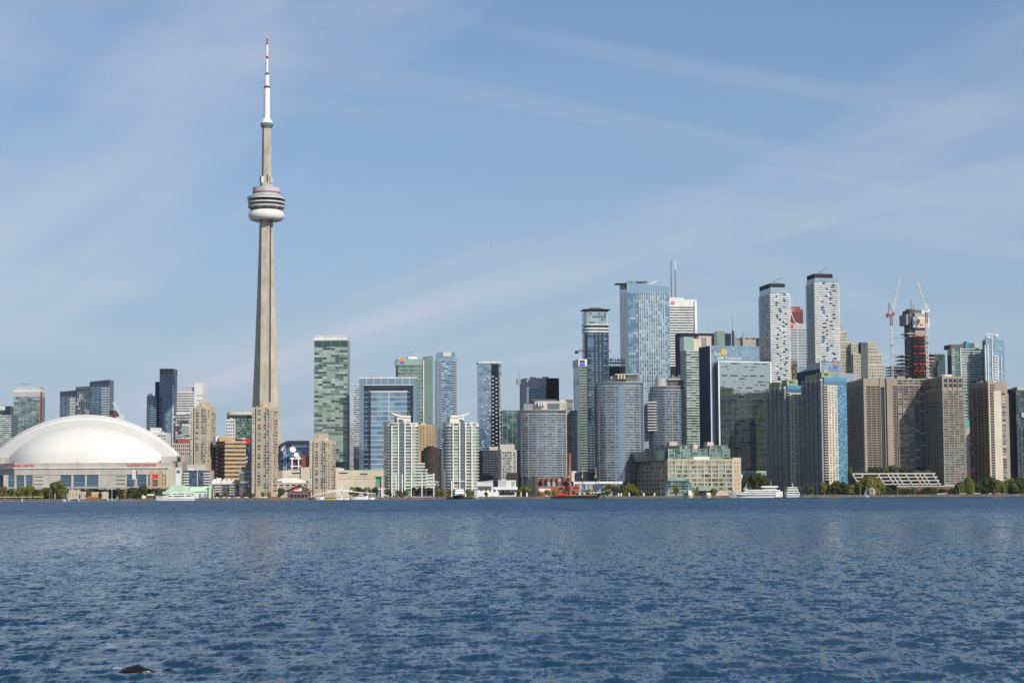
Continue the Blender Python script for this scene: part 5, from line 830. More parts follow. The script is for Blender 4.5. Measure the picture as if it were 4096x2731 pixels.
pl = [(s(a), zp(y)) for a, y in pts]; part('deck', MB().prof([(p[0], p[1] - .5) for p in pl] + [(p[0], p[1] + .25) for p in pl[::-1]], -1.6, 1.6), 'white_paint', t); part('parapet', MB().prof([(p[0], p[1] + .2) for p in pl[3:7]] + [(p[0], p[1] + 1.6) for p in pl[3:7][::-1]], -1.75, -1.6), 'white_paint', t); part('mast', MB().tube((s(1366), 1, -2), (s(1366), 1, zp(1929)), .55, 8), 'white_paint', t)
mb = MB(); [mb.tube((s(1366), 1, zp(1931)), (s(a), 0, zp(y)), .09, 4) for a, y in ((1400, 1963), (1425, 1966), (1320, 1967), (1345, 1964))]; part('stay_cable', mb, 'grey_light', t)
for px in (1392, 1484, 1500): part('bridge_post', MB().tube((s(px), 0, -3), (s(px), 0, zp(1972)), .3), 'white_panel', t)
c = P(1528, 1990, 1915); t = thing('entrance_arch', 'small white angular archway between the footbridge and the stage masts', 'archway', (c.x, 1915, GZ)); part('post', MB().box(-.7, .7, -.6, .6, 0, 8.2), 'white_paint', t); part('beam', MB().box(-4, 3.4, -.8, .8, 8.2, 9.1), 'white_paint', t); part('ramp', MB().prof([(0.7, 3.2), (6.5, 2), (7.5, 0), (6.7, 0), (6, 1.3), (.7, 2.2)], -.6, .6), 'white_panel', t)
# ------------------------------------------------------------ the needle tower
def needle_tower():
    Y = 2300.0; c = P(1060, 1900, Y); k = Y / F
    t = thing('communications_tower', 'very tall concrete needle tower with round pod and white antenna mast', 'tower', (c.x, Y, GZ))
    z = lambda py: P(1060, py, Y).z - GZ
    ys = [1992, 1960, 1900, 1800, 1700, 1600, 1500, 1350, 1200, 1050, 950, 880, 840]
    es = [25.2, 24.2, 22.2, 19.6, 17.6, 16.0, 14.6, 12.7, 11.0, 9.5, 8.7, 8.1, 7.9]
    mb = MB(); n = 9; rings = []
    def sect(E, hw, rc):
        L = (E - hw * .5) / .866; pts = []
        for a in (-90, 30, 150):
            u = Vector((math.cos(R(a)), math.sin(R(a)))); p = Vector((-u.y, u.x))
            pts += [u * L - p * hw, u * L + p * hw, Vector((math.cos(R(a + 60)), math.sin(R(a + 60)))) * rc]
        return pts
    vs = []
    zs = [0.0] + [z(y) for y in ys[1:]]
    for zz, e in zip(zs, es):
        vs += [(p.x, p.y, zz) for p in sect(e, 4.7, 5.7 + (e - 8) * .05)]
    fs = []
    for i in range(len(ys) - 1):
        for j in range(9): fs.append((i * 9 + j, i * 9 + (j + 1) % 9, i * 9 + 9 + (j + 1) % 9, i * 9 + 9 + j))
    fs.append(list(range((len(ys) - 1) * 9, len(ys) * 9))); mb.add(vs, fs); part('shaft', mb, 'concrete_tower', t)
    for a in (-30, 210):      # lift glazing down the inner corners
        mb = MB(); u = Vector((math.cos(R(a)), math.sin(R(a)))); p = Vector((-u.y, u.x))
        for r0, zz in ((6.35, zs[-1]),):
            a0, a1 = u * 6.9, u * 6.0
            mb.add([(u.x * 7.7 + p.x * s_ * 1.0, u.y * 7.7 + p.y * s_ * 1.0, 0) for s_ in (-1, 1)] + [(u.x * 4 + p.x * s_, u.y * 4 + p.y * s_, 0) for s_ in (1, -1)] +
                   [(u.x * 6.3 + p.x * s_ * 1.0, u.y * 6.3 + p.y * s_ * 1.0, zs[-1]) for s_ in (-1, 1)] + [(u.x * 4 + p.x * s_, u.y * 4 + p.y * s_, zs[-1]) for s_ in (1, -1)],
                   [(0, 1, 5, 4), (1, 2, 6, 5), (2, 3, 7, 6), (3, 0, 4, 7), (4, 5, 6, 7)])
        part('lift_glazing', mb, 'window_dark', t)
    me = MB()
    # pod, bottom up; radii in photograph pixels
    def ring(name, mat, prof, seg=64): return part(name, MB().lathe([(r * k, z(y)) for r, y in prof], seg), mat, t, smooth=False)
    mj, mv, mh = 51.5, 21.5, 20.5
    o = part('radome_ring', MB().lathe([((mj + mh * math.cos(R(a))) * k, z(863) + mv * k * math.sin(R(a))) for a in range(-180, 181, 15)], 64), 'dome_white', t, smooth=True)
    ring('soffit', 'grey_dark', [(25, 878), (34, 872), (50, 868)]); ring('support_cone', 'grey_dark', [(46, 860), (52, 846), (71, 833)])
    for i in range(12):
        a = R(30 * i + 15); part('support_bracket', MB().tube((58 * k * math.cos(a), 58 * k * math.sin(a), z(846)), (72 * k * math.cos(a), 72 * k * math.sin(a), z(832)), .35), 'concrete_light', t)
    ring('deck_band', 'concrete_light', [(69, 834), (73, 832), (73.5, 825), (70, 824)]); ring('window_band', 'glass_black', [(72.8, 826), (73.6, 815)])
    ring('deck_band', 'white_panel', [(71, 816), (74.3, 815.5), (75.0, 810.5), (72, 810)]); ring('window_band', 'glass_black', [(74.6, 811), (75.8, 799.5)]); ring('deck_band', 'white_panel', [(73, 799.5), (76.4, 799), (77.0, 793), (72, 792)])
    ring('terrace_rail', 'steel_grey', [(76.5, 793), (77.5, 790.5), (76.8, 790.5)]); ring('roof_skirt', 'grey_light', [(74, 792.5), (66, 789), (58, 783), (54, 779)]); ring('recess_band', 'grey', [(54, 780), (53.5, 771)]); ring('red_ring', 'magenta', [(54, 774), (55.6, 773.5), (55.6, 771), (54, 770.5)])
    ring('upper_drum', 'grey_light', [(54.8, 771.5), (54.8, 753), (28, 752), (5, 751.5)]); part('sign', MB().box(-1.6, 1.6, -.3, .3, 0, 1.5), 'red', t, (-2.6, -18.6, z(790)))
    for i in range(36):
        a = R(10 * i); part('window_mullion', MB().box(-.16, .16, -.25, .25, z(825), z(816)), 'concrete_light', t, (72.2 * k * math.cos(a), 72.2 * k * math.sin(a), 0), a + R(90))
    hx = lambda r0, r1, z0, z1: MB().prism([(r0 * math.cos(R(a)), r0 * math.sin(R(a))) for a in range(0, 360, 60)], z0, z1, [(r1 * math.cos(R(a)), r1 * math.sin(R(a))) for a in range(0, 360, 60)])
    part('lower_mast_block', hx(8.0, 7.6, z(753), z(731)), 'concrete_tower', t); part('upper_shaft', hx(6.0, 5.4, z(733), z(512)), 'concrete_tower', t)
    for a in (-150, -30, 90, -105):
        if a == -105: continue
        part('equipment_box', MB().box(-2.6, 2.6, -1.8, 3.2, z(734), z(709)), 'grey_light', t, (6.2 * math.cos(R(a)), 6.2 * math.sin(R(a)), 0), R(a) + R(90))
    part('equipment_box', MB().box(-1.4, 1.4, -.9, 1.5, z(733), z(709)), 'white_panel', t, (-4.0, -5.6, 0)); part('window_slit', MB().box(-.8, .8, -.2, .2, z(696), z(675)), 'grey', t, (-.7, -5.0, 0)); part('shadow_strip', MB().box(-.35, .35, -.3, .3, z(750), z(700)), 'window_dark', t, (2.0, -6.4, 0))  # dark strip drawn in place of a shadow on the shaft
    part('sky_pod', MB().lathe([(q * k, z(y)) for q, y in ((18, 514), (22, 509), (25.5, 504))], 32), 'steel_grey', t, smooth=True); part('pod_window', MB().lathe([(q * k, z(y)) for q, y in ((25.5, 504), (26.3, 499), (25.6, 494))], 32), 'glass_teal', t, smooth=True)
    part('pod_roof', MB().lathe([(q * k, z(y)) for q, y in ((25.6, 494), (24, 489), (18, 481), (12.5, 474))], 32), 'tube_white', t, smooth=True)
    def seg(r0, r1, y0, y1, mat='tube_white', name='antenna_section'): part(name, MB().lathe([(r0 * k, z(y0)), (r1 * k, z(y1)), (.01, z(y1) + .01)], 20), mat, t, smooth=False)
    seg(12.6, 12.2, 478, 354); seg(13, 13, 354, 349, 'navy', 'antenna_collar'); seg(9.4, 9.4, 349, 344, 'magenta', 'antenna_collar'); seg(9, 8.8, 344, 300); seg(9.6, 9.6, 301, 297, 'navy', 'antenna_collar'); seg(5, 5, 297, 290, 'magenta', 'antenna_collar'); seg(4.9, 4.6, 290, 236)
    seg(5, 5, 236, 230, 'navy', 'antenna_collar'); seg(4.8, 4.8, 230, 225, 'magenta', 'antenna_collar'); seg(4.5, 4.2, 225, 180); seg(4.4, 4.4, 180, 175, 'navy', 'antenna_collar'); seg(3.2, 3.0, 175, 152, 'magenta', 'antenna_tip'); seg(3, 2, 152, 148, 'tube_white', 'antenna_tip')
needle_tower()

# ------------------------------------------------------------ domed stadium
def stadium():
    Y = 2085.0; X0 = tx(345, 1900) * Y; t = thing('stadium', 'white domed stadium with arched roof and red wall lettering', 'stadium', (X0, Y, GZ))
    sx = lambda px, y=0.0: tx(px, 1880) * (Y + y) - X0
    z = lambda py, y=0.0: P(345, py, Y + y).z - GZ
    zt = z(1850)
    wall = [(sx(58), 0), (sx(660), 0), (sx(694, 25), 25), (sx(716, 60), 60), (sx(716, 60), 128), (sx(-30, 60), 128), (sx(-30, 60), 60), (sx(14, 25), 25)]
    ins = [(sx(30, 2), 2.0), (sx(659, 2), 2.0), (sx(690, 27), 27), (sx(700, 60), 60), (sx(700, 60), 126), (sx(-20, 60), 126), (sx(-20, 60), 60), (sx(16, 27), 27)]
    part('upper_wall', MB().prism(wall, z(1897), zt), 'concrete_light', t); part('inner_wall', MB().prism(ins, 0, z(1896.9)), 'window_dark', t)
    o = 1.2; part('ledge', MB().prism([(p[0] + (o if p[0] > 0 else -o), p[1] - o) for p in wall], z(1873), z(1869)), 'white_panel', t)
    part('ledge', MB().prism([(p[0] + (.5 if p[0] > 0 else -.5), p[1] - .5) for p in wall], z(1898), z(1895)), 'concrete_light', t)
    zb = z(1946)
    bays = [(33, 58), (66, 97), (104, 131), (242, 286), (294, 340), (347, 394), (507, 530), (549, 586), (592, 601)]
    xs = 14.0; solids = []
    edges = [(33, 58), (66, 97), (104, 131), (242, 286), (294, 340), (347, 394), (507, 535), (549, 586), (592, 601)]
    for a, b_ in edges:
        if a > xs: solids.append((xs, a))
        xs = b_
    solids.append((xs, 660))
    for a, b_ in solids: part('lower_wall', MB().box(sx(a), sx(b_), 0, 2.4, 0, z(1897.1)), 'concrete_light', t)
    for k, (a, b_) in enumerate(edges):
        w = part('window', MB().box(sx(a), sx(b_), 1.5, 2.2, zb, z(1897.2)), 'glass_blue', t)
        for j in range(4): part('pane', MB().box(sx(a) + .3, sx(b_) - .3, 1.32, 1.6, zb + (z(1898) - zb) * (j + .12) / 4, zb + (z(1898) - zb) * (j + .62) / 4), 'glass_blue_mid' if (j + k) % 3 else 'glass_grey', w)
    for a, b_ in ((135, 172), (463, 502), (640, 659)):
        for y in (1904, 1919, 1934): part('louvre', MB().box(sx(a), sx(b_), -.12, .3, z(y + 3), z(y)), 'window_dark', t)
    for q in range(75, 660, 52): part('wall_joint', MB().box(sx(q) - .12, sx(q) + .12, -.06, .2, z(1897), z(1851)), 'beige_dark', t)
    for a, b_ in ((85, 112), (150, 172), (410, 440), (468, 490), (190, 230)): part('vent', MB().box(sx(a), sx(b_), -.1, .3, z(1884), z(1877)), 'grey_light', t)
    for q, zz in ((74, 98),): part('base_wall', MB().box(sx(-20), sx(700), 3, 20, 0, zb - .2), 'grey_dark', t)
    h = z(1856) - z(1866)
    for q, wpx in ((34, 100), (508, 116)):
        L = text('ROGERS CENTRE', t, 0, 0, h * 1.6, 'red', y=-.25, ext=.2); wd_ = max(v.co.x for v in L.data.vertices); L.location = (sx(q) if q > 100 else sx(36), -.3 - (0 if q > 100 else 0), z(1866)); s_ = (sx(q + wpx) - sx(q)) / wd_; L.scale = (s_, 1, 1)
    # front shell: quarter dome made of gores with seams
    rx, ry, rz, yc = (sx(660, 60) - sx(20, 60)) / 2, 61.0, z(1704, 62) - zt, 62.0; xc = (sx(660, 60) + sx(20, 60)) / 2
    nth, nph = 48, 16; vs = []; fs = []; hw, hr = (tx(647, 1826) - tx(31, 1826)) / 2 * (Y + 62), z(1704, 62) - z(1828, 62); za0 = z(1828, 62) - zt; Ra = (hw * hw + hr * hr) / (2 * hr); am = math.asin(hw / Ra)
    def pt(th, ph, e=0.0):
        u = 1 - 2 * th / math.pi; a = am * u; xt, z_t = Ra * math.sin(a), za0 + Ra * math.cos(a) - (Ra - hr); xb_, yb_ = rx * u, 1.0 + 61 * abs(u) ** 3
        return (xc + xb_ + (xt - xb_) * math.sin(ph), yb_ + (yc - yb_) * (1 - math.cos(ph)) - e * math.cos(ph), zt + z_t * math.sin(ph) + e * math.sin(ph))
    for i in range(nth + 1):
        for j in range(nph + 1): vs.append(pt(math.pi * i / nth, math.pi / 2 * j / nph))
    for i in range(nth):
        for j in range(nph): a = i * (nph + 1) + j; fs.append((a, a + 1, a + nph + 2, a + nph + 1))
    part('front_shell', MB().add(vs, fs), 'dome_white', t, smooth=True)
    me = MB()
    for i in range(5, 44, 3):
        th = math.pi * i / nth
        for j in range(nph): me.tube(pt(th, math.pi / 2 * j / nph, .02), pt(th, math.pi / 2 * (j + 1) / nph, 0.0), .07, 4)
    part('roof_seam', me, 'dome_grey', t)
    # arch face and the barrel roof behind it
    za = z(1828, 62)
    def el(px, py, y, n=60):     # arc of half width px (in photograph pixels) and crown at py; the barrel runs straight away from the lake front
        w = px * (Y + y) / F; h = z(py, y) - za; xo = xc + (y - 62) * tx(340, 1850); Rr = (w * w + h * h) / (2 * h); m_ = math.asin(w / Rr); return [(xo + Rr * math.sin(m_ - 2 * m_ * i / n), y, za + Rr * math.cos(m_ - 2 * m_ * i / n) - (Rr - h)) for i in range(n + 1)]
    E = [el(305, 1704.5, 60.5), el(306, 1702, 62), el(371, 1678, 67), el(373, 1674, 67.6), el(381, 1665, 78), el(386, 1659, 92), el(387, 1658, 130)]
    n = len(E[0])
    def strip(A, B): return MB().add(A + B, [(i, i + 1, n + i + 1, n + i) for i in range(n - 1)])
    part('arch_face', strip(E[1], E[2]), 'dome_grey', t, smooth=True); part('arch_lip', strip(E[0], E[1]), 'dome_grey', t, smooth=True); part('arch_lip', strip(E[2], E[3]), 'dome_white', t, smooth=True)  # grey on the arch face imitates its shade
    mb = MB(); vs = sum(E[3:], []); mb.add(vs, [(r * n + i, r * n + i + 1, (r + 1) * n + i + 1, (r + 1) * n + i) for r in range(len(E) - 4) for i in range(n - 1)]); part('arch_roof', mb, 'dome_white', t, smooth=True)
    part('rear_wall', MB().add(E[-1], [list(range(n))]), 'dome_grey', t)
    # supports under the arch ends
    part('arch_support', MB().box(sx(650, 50), sx(712, 50), 40, 64, 0, za - .1), 'concrete_light', t); part('arch_support', MB().box(sx(-36, 50), sx(28, 50), 40, 64, 0, za - .1), 'concrete_light', t)
    part('service_tower', MB().prism([(sx(712, 60), 52), (sx(738, 60), 58), (sx(748, 60), 70), (sx(748, 60), 90), (sx(712, 60), 90)], 0, z(1822, 60)), 'concrete', t); part('bogie', MB().box(sx(700, 50), sx(718, 50), 36, 52, z(1862, 45), z(1846, 45)), 'grey_dark', t); part('bogie', MB().box(sx(690, 50), sx(722, 50), 44, 60, z(1842, 45), z(1829, 45)), 'window_dark', t)
    part('stair_block', MB().box(sx(662), sx(712), 6, 40, 0, z(1872)), 'concrete_light', t); part('stair_block', MB().box(sx(712, 20), sx(730, 20), 18, 60, 0, z(1848, 20)), 'concrete', t); part('stair_block', MB().box(sx(664, 2), sx(684, 2), 2, 10, 0, z(1895)), 'beige_light', t)
    for k in range(6): part('roof_light', MB().box(-.3, .3, -.3, .3, 0, 1.1), 'steel_grey', t, (sx(120 + 95 * k), .6, zt))
stadium()
c = P(538, 1950, 2030); t = thing('pylon_sign', 'tall white screen sign on a post in front of the stadium windows', 'sign', (c.x, 2030, GZ)); z = lambda py: P(538, py, 2030).z - GZ
part('post', MB().tube((0, 0, 0), (0, 0, z(1914)), .9, 8), 'grey', t); part('screen', MB().box(-2.3, 1.6, -1, 1, z(1916), z(1878)), 'white_panel', t); part('screen', MB().box(1.6, 2.6, -.8, .8, z(1912), z(1884)), 'grey_dark', t); part('emblem', MB().box(1.5, 2.9, -1.1, -.8, z(1886), z(1881)), 'red', t)
c = P(623, 1950, 2028); t = thing('entrance_portal', 'orange and red entrance portal with open pitched frame, at the stadium end', 'portal', (c.x, 2028, GZ)); z = lambda py: P(623, py, 2028).z - GZ; s = lambda px: tx(px, 1900) * 2028 - c.x
for a, b_ in ((600, 610), (632, 649)): part('column', MB().box(s(a), s(b_), -1, 5, 0, z(1890)), 'orange_tan', t)
part('red_panel', MB().box(s(610), s(632), -.4, 4, z(1913), z(1896)), 'red', t); part('glass_panel', MB().box(s(610), s(632), 0, 3, 0, z(1916)), 'glass_grey', t); part('red_panel', MB().box(s(609), s(633), -.6, 0, z(1936), z(1932)), 'red', t)
part('pitched_frame', MB().tube((s(600), 0, z(1890)), (s(624), 0, z(1872)), .25).tube((s(649), 0, z(1890)), (s(624), 0, z(1872)), .25).tube((s(600), 0, z(1890)), (s(649), 0, z(1890)), .25), 'red_steel', t)
c = P(465, 1955, 1985); t = thing('elevated_road', 'raised grey road deck on columns crossing below the stadium windows', 'elevated road', (c.x, 1985, GZ)); z = lambda py: P(465, py, 1985).z - GZ; s = lambda px: tx(px, 1950) * 1985 - c.x
part('deck', MB().box(s(-60), s(690), -5, 8, z(1953), z(1948)), 'concrete', t); part('parapet', MB().box(s(-60), s(690), -5.3, -5, z(1950), z(1945.5)), 'concrete_light', t)
for k in range(14): part('column', MB().box(s(20 + 50 * k) - .8, s(20 + 50 * k) + .8, 0, 2, 0, z(1953)), 'concrete', t)
part('back_wall', MB().box(s(-60), s(690), 10, 11, 0, z(1956)), 'brown', t)
for a, b_, y, lab in ((275, 312, 1959, 'tan blank-walled block under the raised road, near the sailboat masts'), (322, 344, 1966, 'small tan block under the raised road beside a dark tree'), (366, 395, 1968, 'tan block under the raised road behind the orange marquee'), (407, 425, 1967, 'narrow tan block under the raised road near a brown-leaved tree')):
    b = Bld('tan_block', lab, a, b_, y, 1950, th=0, d=12); b.body('beige_light'); b.box('roof_edge', 'beige', -.2, b.w + .2, b.h - .1, b.h + .4, -.3, 12); b.panes('F', ['brown_mid', 'beige_dark'], .3, b.h - 1.5, 1, 3, .4, .8)
b = Bld('marquee', 'orange marquee with striped sides on the quay below the stadium', 347, 393, 1983, 1918, th=0, d=7, cat='tent'); b.box('side_wall', 'rust', 0, b.w, 0, b.h - 1.2); part('roof', MB().prism([(-.4, -.4), (b.w + .4, -.4), (b.w + .4, 7.4), (-.4, 7.4)], b.h - 1.2, b.h, [(1, 3), (b.w - 1, 3), (b.w - 1, 4), (1, 4)]), 'orange', b.e)
b = Bld('kiosk', 'yellow box kiosk on the quay, to one side of the white yacht', 567, 583, 1981, 1914, th=0, d=4, cat='kiosk'); b.body('yellow'); b.box('window', 'white_panel', .6, b.w - .6, .7, b.h - .5, -.1, 0)
b = Bld('awning_stall', 'stall with white awning between yellow kiosk and yacht bow', 590, 623, 1975, 1918, th=0, d=5, cat='stall'); b.box('awning', 'white_paint', 0, b.w, b.h - 1.6, b.h, -.6, 5); b.box('counter', 'brick_dark', .5, b.w - .5, 0, 1.6, 1, 4)
for k in range(4): b.box('post', 'grey_light', k * (b.w - .2) / 3, k * (b.w - .2) / 3 + .2, 0, b.h - 1.6, -.4, -.2)

# ------------------------------------------------------------ boats
def hull(L, Bm, H, sheer, bow=.35, rake=.04):
    mb = MB(); n = 14; vs = []
    for i in range(n + 1):
        t = i / n; b = Bm / 2 * (1 if t < 1 - bow else max(.02, 1 - ((t - 1 + bow) / bow) ** 2)) * (1 - .12 * max(0, .2 - t) / .2); zd = H + sheer * t * t; x = -L / 2 + L * t
        xb = x if t < .5 else x - L * rake * (t - .5) * 2
        vs += [(x, -b, zd), (xb, -b * .82, -.6), (xb, b * .82, -.6), (x, b, zd)]
    fs = [(0, 1, 2, 3)]
    for i in range(n):
        a = i * 4; fs += [(a, a + 4, a + 5, a + 1), (a + 1, a + 5, a + 6, a + 2), (a + 2, a + 6, a + 7, a + 3), (a + 3, a + 7, a + 4, a)]
    a = n * 4; fs.append((a + 3, a + 2, a + 1, a)); return mb.add(vs, fs)
def deckhouse(x0, x1, hb, z0, z1, rakef=.6, rakeb=.2):
    h = z1 - z0; return MB().prism([(x0, -hb), (x1, -hb), (x1, hb), (x0, hb)], z0, z1, [(x0 + rakeb * h, -hb * .94), (x1 - rakef * h, -hb * .94), (x1 - rakef * h, hb * .94), (x0 + rakeb * h, hb * .94)])
def boat(name, lab, xa, xb, Y, face, cat='boat', group=None):     # face -1: bow towards the picture's left edge
    c = P((xa + xb) / 2, 1985, Y); t = thing(name, lab, cat, (c.x, Y, 0), math.pi if face < 0 else 0.0, group); return t, (xb - xa) / F * Y
t, L = boat('motor_yacht', 'large white three-deck motor yacht moored before the mint boat shed', 622, 776, 1896, -1, 'yacht'); part('hull', hull(L, 8, 3.4, 1.6), 'white_paint', t); part('rub_rail', MB().box(-L * .49, L * .2, -4.06, 4.06, 1.5, 1.7), 'grey_light', t)
d = part('deckhouse', deckhouse(-L * .47, L * .26, 3.5, 3.3, 5.6, 1.6, .1), 'white_paint', t); [part('window', MB().box(a * L, b_ * L, -3.6, 3.6, 4.0, 4.9), 'window_dark', d) for a, b_ in ((-.44, -.3), (-.26, .02), (.05, .16))]
d = part('upper_deckhouse', deckhouse(-L * .3, L * .12, 3.0, 5.6, 7.7, 1.3, .2), 'white_paint', t); [part('window', MB().box(a * L, b_ * L, -3.05, 3.05, 6.2, 7.1), 'window_dark', d) for a, b_ in ((-.26, -.08), (-.06, .05))]
part('sun_deck', deckhouse(-L * .36, L * .04, 2.9, 7.7, 8.3, .5, .3), 'white_paint', t); part('radar_arch', MB().box(-3.0, -2.2, -2.4, 2.4, 8.2, 10).box(-3.4, -1.8, -2.4, 2.4, 9.6, 10.1), 'white_paint', t); part('sun_deck', MB().box(-L * .49, -L * .25, -3.4, 3.4, 5.6, 5.85), 'white_paint', t)
t, L = boat('ferry', 'long white ferry with navy stripes and bridge near its stern', 2908, 3128, 1894, -1, 'ferry'); part('hull', hull(L, 10, 3.2, 2.6, .3, .08), 'white_paint', t)
for zz, x1 in ((1.9, .3), ): part('stripe', MB().box(-L * .45, L * x1, -5.06, 5.06, zz, zz + .7), 'navy', t)
d = part('lower_deck', deckhouse(-L * .49, L * .33, 4.6, 3.2, 5.5, 2, .1), 'white_paint', t); part('window_strip', MB().box(-L * .46, L * .28, -4.66, 4.66, 4.1, 4.9), 'navy', d)
d = part('upper_deck', deckhouse(-L * .46, L * .2, 4.2, 5.5, 7.4, 1.6, .1), 'white_paint', t); part('window_strip', MB().box(-L * .44, L * .15, -4.25, 4.25, 5.9, 6.6), 'window_dark', d); part('canopy', MB().box(-L * .3, L * .1, -3.2, 3.2, 7.4, 7.9), 'blue_light', t)
part('stern_ramp_house', MB().box(-L * .5, -L * .37, -5.1, 5.1, .4, 6.0), 'white_panel', t); d = part('bridge', deckhouse(-L * .4, -L * .14, 4.0, 7.4, 9.6, 1.2, .8), 'white_paint', t); part('bridge_roof', MB().box(-L * .42, -L * .12, -4.4, 4.4, 9.8, 11.4), 'white_paint', t); part('window', MB().box(-L * .38, -L * .17, -4.05, 4.05, 8.3, 9.2), 'window_dark', d); part('mast', MB().tube((-L * .3, 0, 11.3), (-L * .3, 0, 17), .25).tube((-L * .3, -2, 14), (-L * .3, 2, 14), .2), 'grey_light', t); part('mast', MB().tube((L * .17, 0, 7.3), (L * .14, 0, 14), .3).tube((L * .2, 0, 7.3), (L * .14, 0, 13), .2).box(L * .12, L * .2, -1.5, 1.5, 7.4, 9.2), 'grey_light', t)
t, L = boat('ferry', 'white tiered cruise ferry with its stern half in shade, behind the long ferry', 3134, 3196, 1908, 1, 'ferry'); t.location.y = 1899; t.rotation_euler = (0, 0, R(14)); part('hull', hull(L, 8, 3.0, .8, .2), 'grey_light', t)
for k in range(3): d = part('deck', deckhouse(-L * .48 + k * .4, L * (.42 - .06 * k), 3.6, 3.0 + 2.3 * k, 5.3 + 2.3 * k, .5, .1), 'white_panel', t); part('window_strip', MB().box(-L * .45, L * (.36 - .06 * k), -3.66, 3.66, 3.7 + 2.3 * k, 4.7 + 2.3 * k), 'window_dark', d)
part('roof', MB().box(-L * .4, L * .26, -3.5, 3.5, 9.9, 10.2), 'white_paint', t); part('mast', MB().tube((0, 0, 10), (0, 0, 14), .25), 'white_paint', t)
t, L = boat('tall_ship', 'black-hulled tall ship with bare tan-topped masts and red deckhouse', 2227, 2412, 1895, 1, 'ship'); part('hull', hull(L, 8, 3.0, 2.6, .3, .12), 'black', t); part('stripe', MB().box(-L * .3, L * .36, -4.05, 4.05, 3.0, 3.25), 'yellow_pale', t); part('deckhouse', MB().box(-L * .48, -L * .28, -2.6, 2.6, 3.0, 5.0), 'red', t); part('deckhouse', MB().box(-L * .22, -L * .08, -2.2, 2.2, 3.0, 4.3), 'red', t)
part('stern_frame', MB().box(-L * .46, -L * .45, -2, 2, 4.8, 9).box(-L * .36, -L * .35, -2, 2, 4.8, 9).box(-L * .47, -L * .34, -2.2, 2.2, 9, 9.7).prism([(-L * .46, -2), (-L * .35, -2), (-L * .35, 2), (-L * .46, 2)], 9.7, 11.2, [(-L * .42, -.3), (-L * .39, -.3), (-L * .39, .3), (-L * .42, .3)]), 'black', t); part('bowsprit', MB().tube((L * .42, 0, 5.2), (L * .68, 0, 9.2), .35, 6, .15), 'cream', t)
for px, top in ((2276, 1868), (2329, 1866), (2382, 1868)):
    x = tx(px, 1950) * 1895 - t.location.x; zt = P(px, top, 1895).z; zm = P(px, 1908, 1895).z; d = part('mast', MB().tube((x, 0, 2.5), (x, 0, zm + 2), .32, 6, .26), 'brown', t); part('topmast', MB().tube((x + .5, 0, zm - 1), (x + .5, 0, zt), .5, 6, .3).box(x - .6, x + .9, -.6, .6, zm - .6, zm + 1.8), 'orange_tan', d)
    part('shroud', MB().tube((x, 0, zm), (x + 4, -3.6, 3.2), .06, 3).tube((x, 0, zm), (x - 4, -3.6, 3.2), .06, 3).tube((x, 0, zm), (x + 4, 3.6, 3.2), .06, 3), 'brown', d)
part('boom', MB().tube((-L * .1, 0, 6.4), (L * .14, 0, 6.0), .3).tube((L * .18, 0, 6.4), (L * .36, 0, 6), .3), 'cream', t); [part('deck_box', MB().box(L * a - .9, L * a + .9, -1.2, 1.2, 3.0 + 2 * a * a, 5 + 2 * a), 'white_panel', t) for a in (0, .1, .24, .3, .38)]; part('gaff', MB().tube((-L * .16, 0, 8), (-L * .19, 0, 14), .35).tube((-L * .19, 0, 14), (-L * .3, 0, 18.5), .3, 6, .15), 'grey_light', t)
def tourboat(lab, xa, xb, Y, mat, navy):
    t, L = boat('tour_boat', lab, xa, xb, Y, 1); t.rotation_euler = (0, 0, R(-58)); L *= 1.5; part('hull', hull(L, 6, 2.2, .9), mat, t); d = part('deckhouse', deckhouse(-L * .42, L * .28, 2.6, 2.2, 4.6, .3, .1), mat, t); part('window_strip', MB().box(-L * .4, L * .22, -2.68, 2.68, 3.2, 4.2), 'window_dark', d); part('upper_deck', MB().box(-L * .4, L * .2, -2.7, 2.7, 4.6, 5.0), mat, t); w = part('wheelhouse', deckhouse(-L * .1, L * .18, 1.7, 5.0, 7.0, .2, .1), 'navy' if navy else 'white_panel', t); part('window_strip', MB().box(-L * .08, L * .14, -1.74, 1.74, 5.7, 6.6), 'window_dark', w); part('mast', MB().tube((0, 0, 7), (0, 0, 12.5 if not navy else 9.5), .18), 'white_panel', t)
tourboat('cream tour boat with tall mast moored before the terminal', 2738, 2772, 1890, 'cream', False); tourboat('cream tour boat with navy wheelhouse, nearer the long ferry', 2811, 2845, 1890, 'cream', True)
t, L = boat('cruise_boat', 'bow-on white dinner boat with black hull between the white waterfront tower and tents', 1816, 1856, 1884, 1); t.rotation_euler = (0, 0, R(-82)); t.location.y = 1882; part('hull', hull(34, 10, 3.2, 1.2), 'black', t); d = part('lower_deck', deckhouse(-15, 8, 4.8, 3.2, 6.6, .4), 'white_paint', t); part('window_strip', MB().box(-14, 7.6, -4.85, 4.85, 4.4, 5.6), 'grey', d); d = part('upper_deck', deckhouse(-15, 6, 4.5, 6.6, 9.4, .4), 'white_paint', t); part('window_strip', MB().box(-14, 5.6, -4.55, 4.55, 7.3, 8.3), 'grey', d); part('roof', MB().box(-14, 5, -4.2, 4.2, 9.4, 9.8), 'white_panel', t)
t, L = boat('barge', 'low black barge moored beside the bow-on dinner boat', 1852, 1894, 1896, 1); part('hull', hull(L, 5, 1.6, .3, .2), 'black', t); part('deck_rail', MB().box(-L * .4, L * .4, -2.2, 2.2, 1.6, 1.9), 'brown', t)
G_M = 'motor boats in the marina under the footbridge'
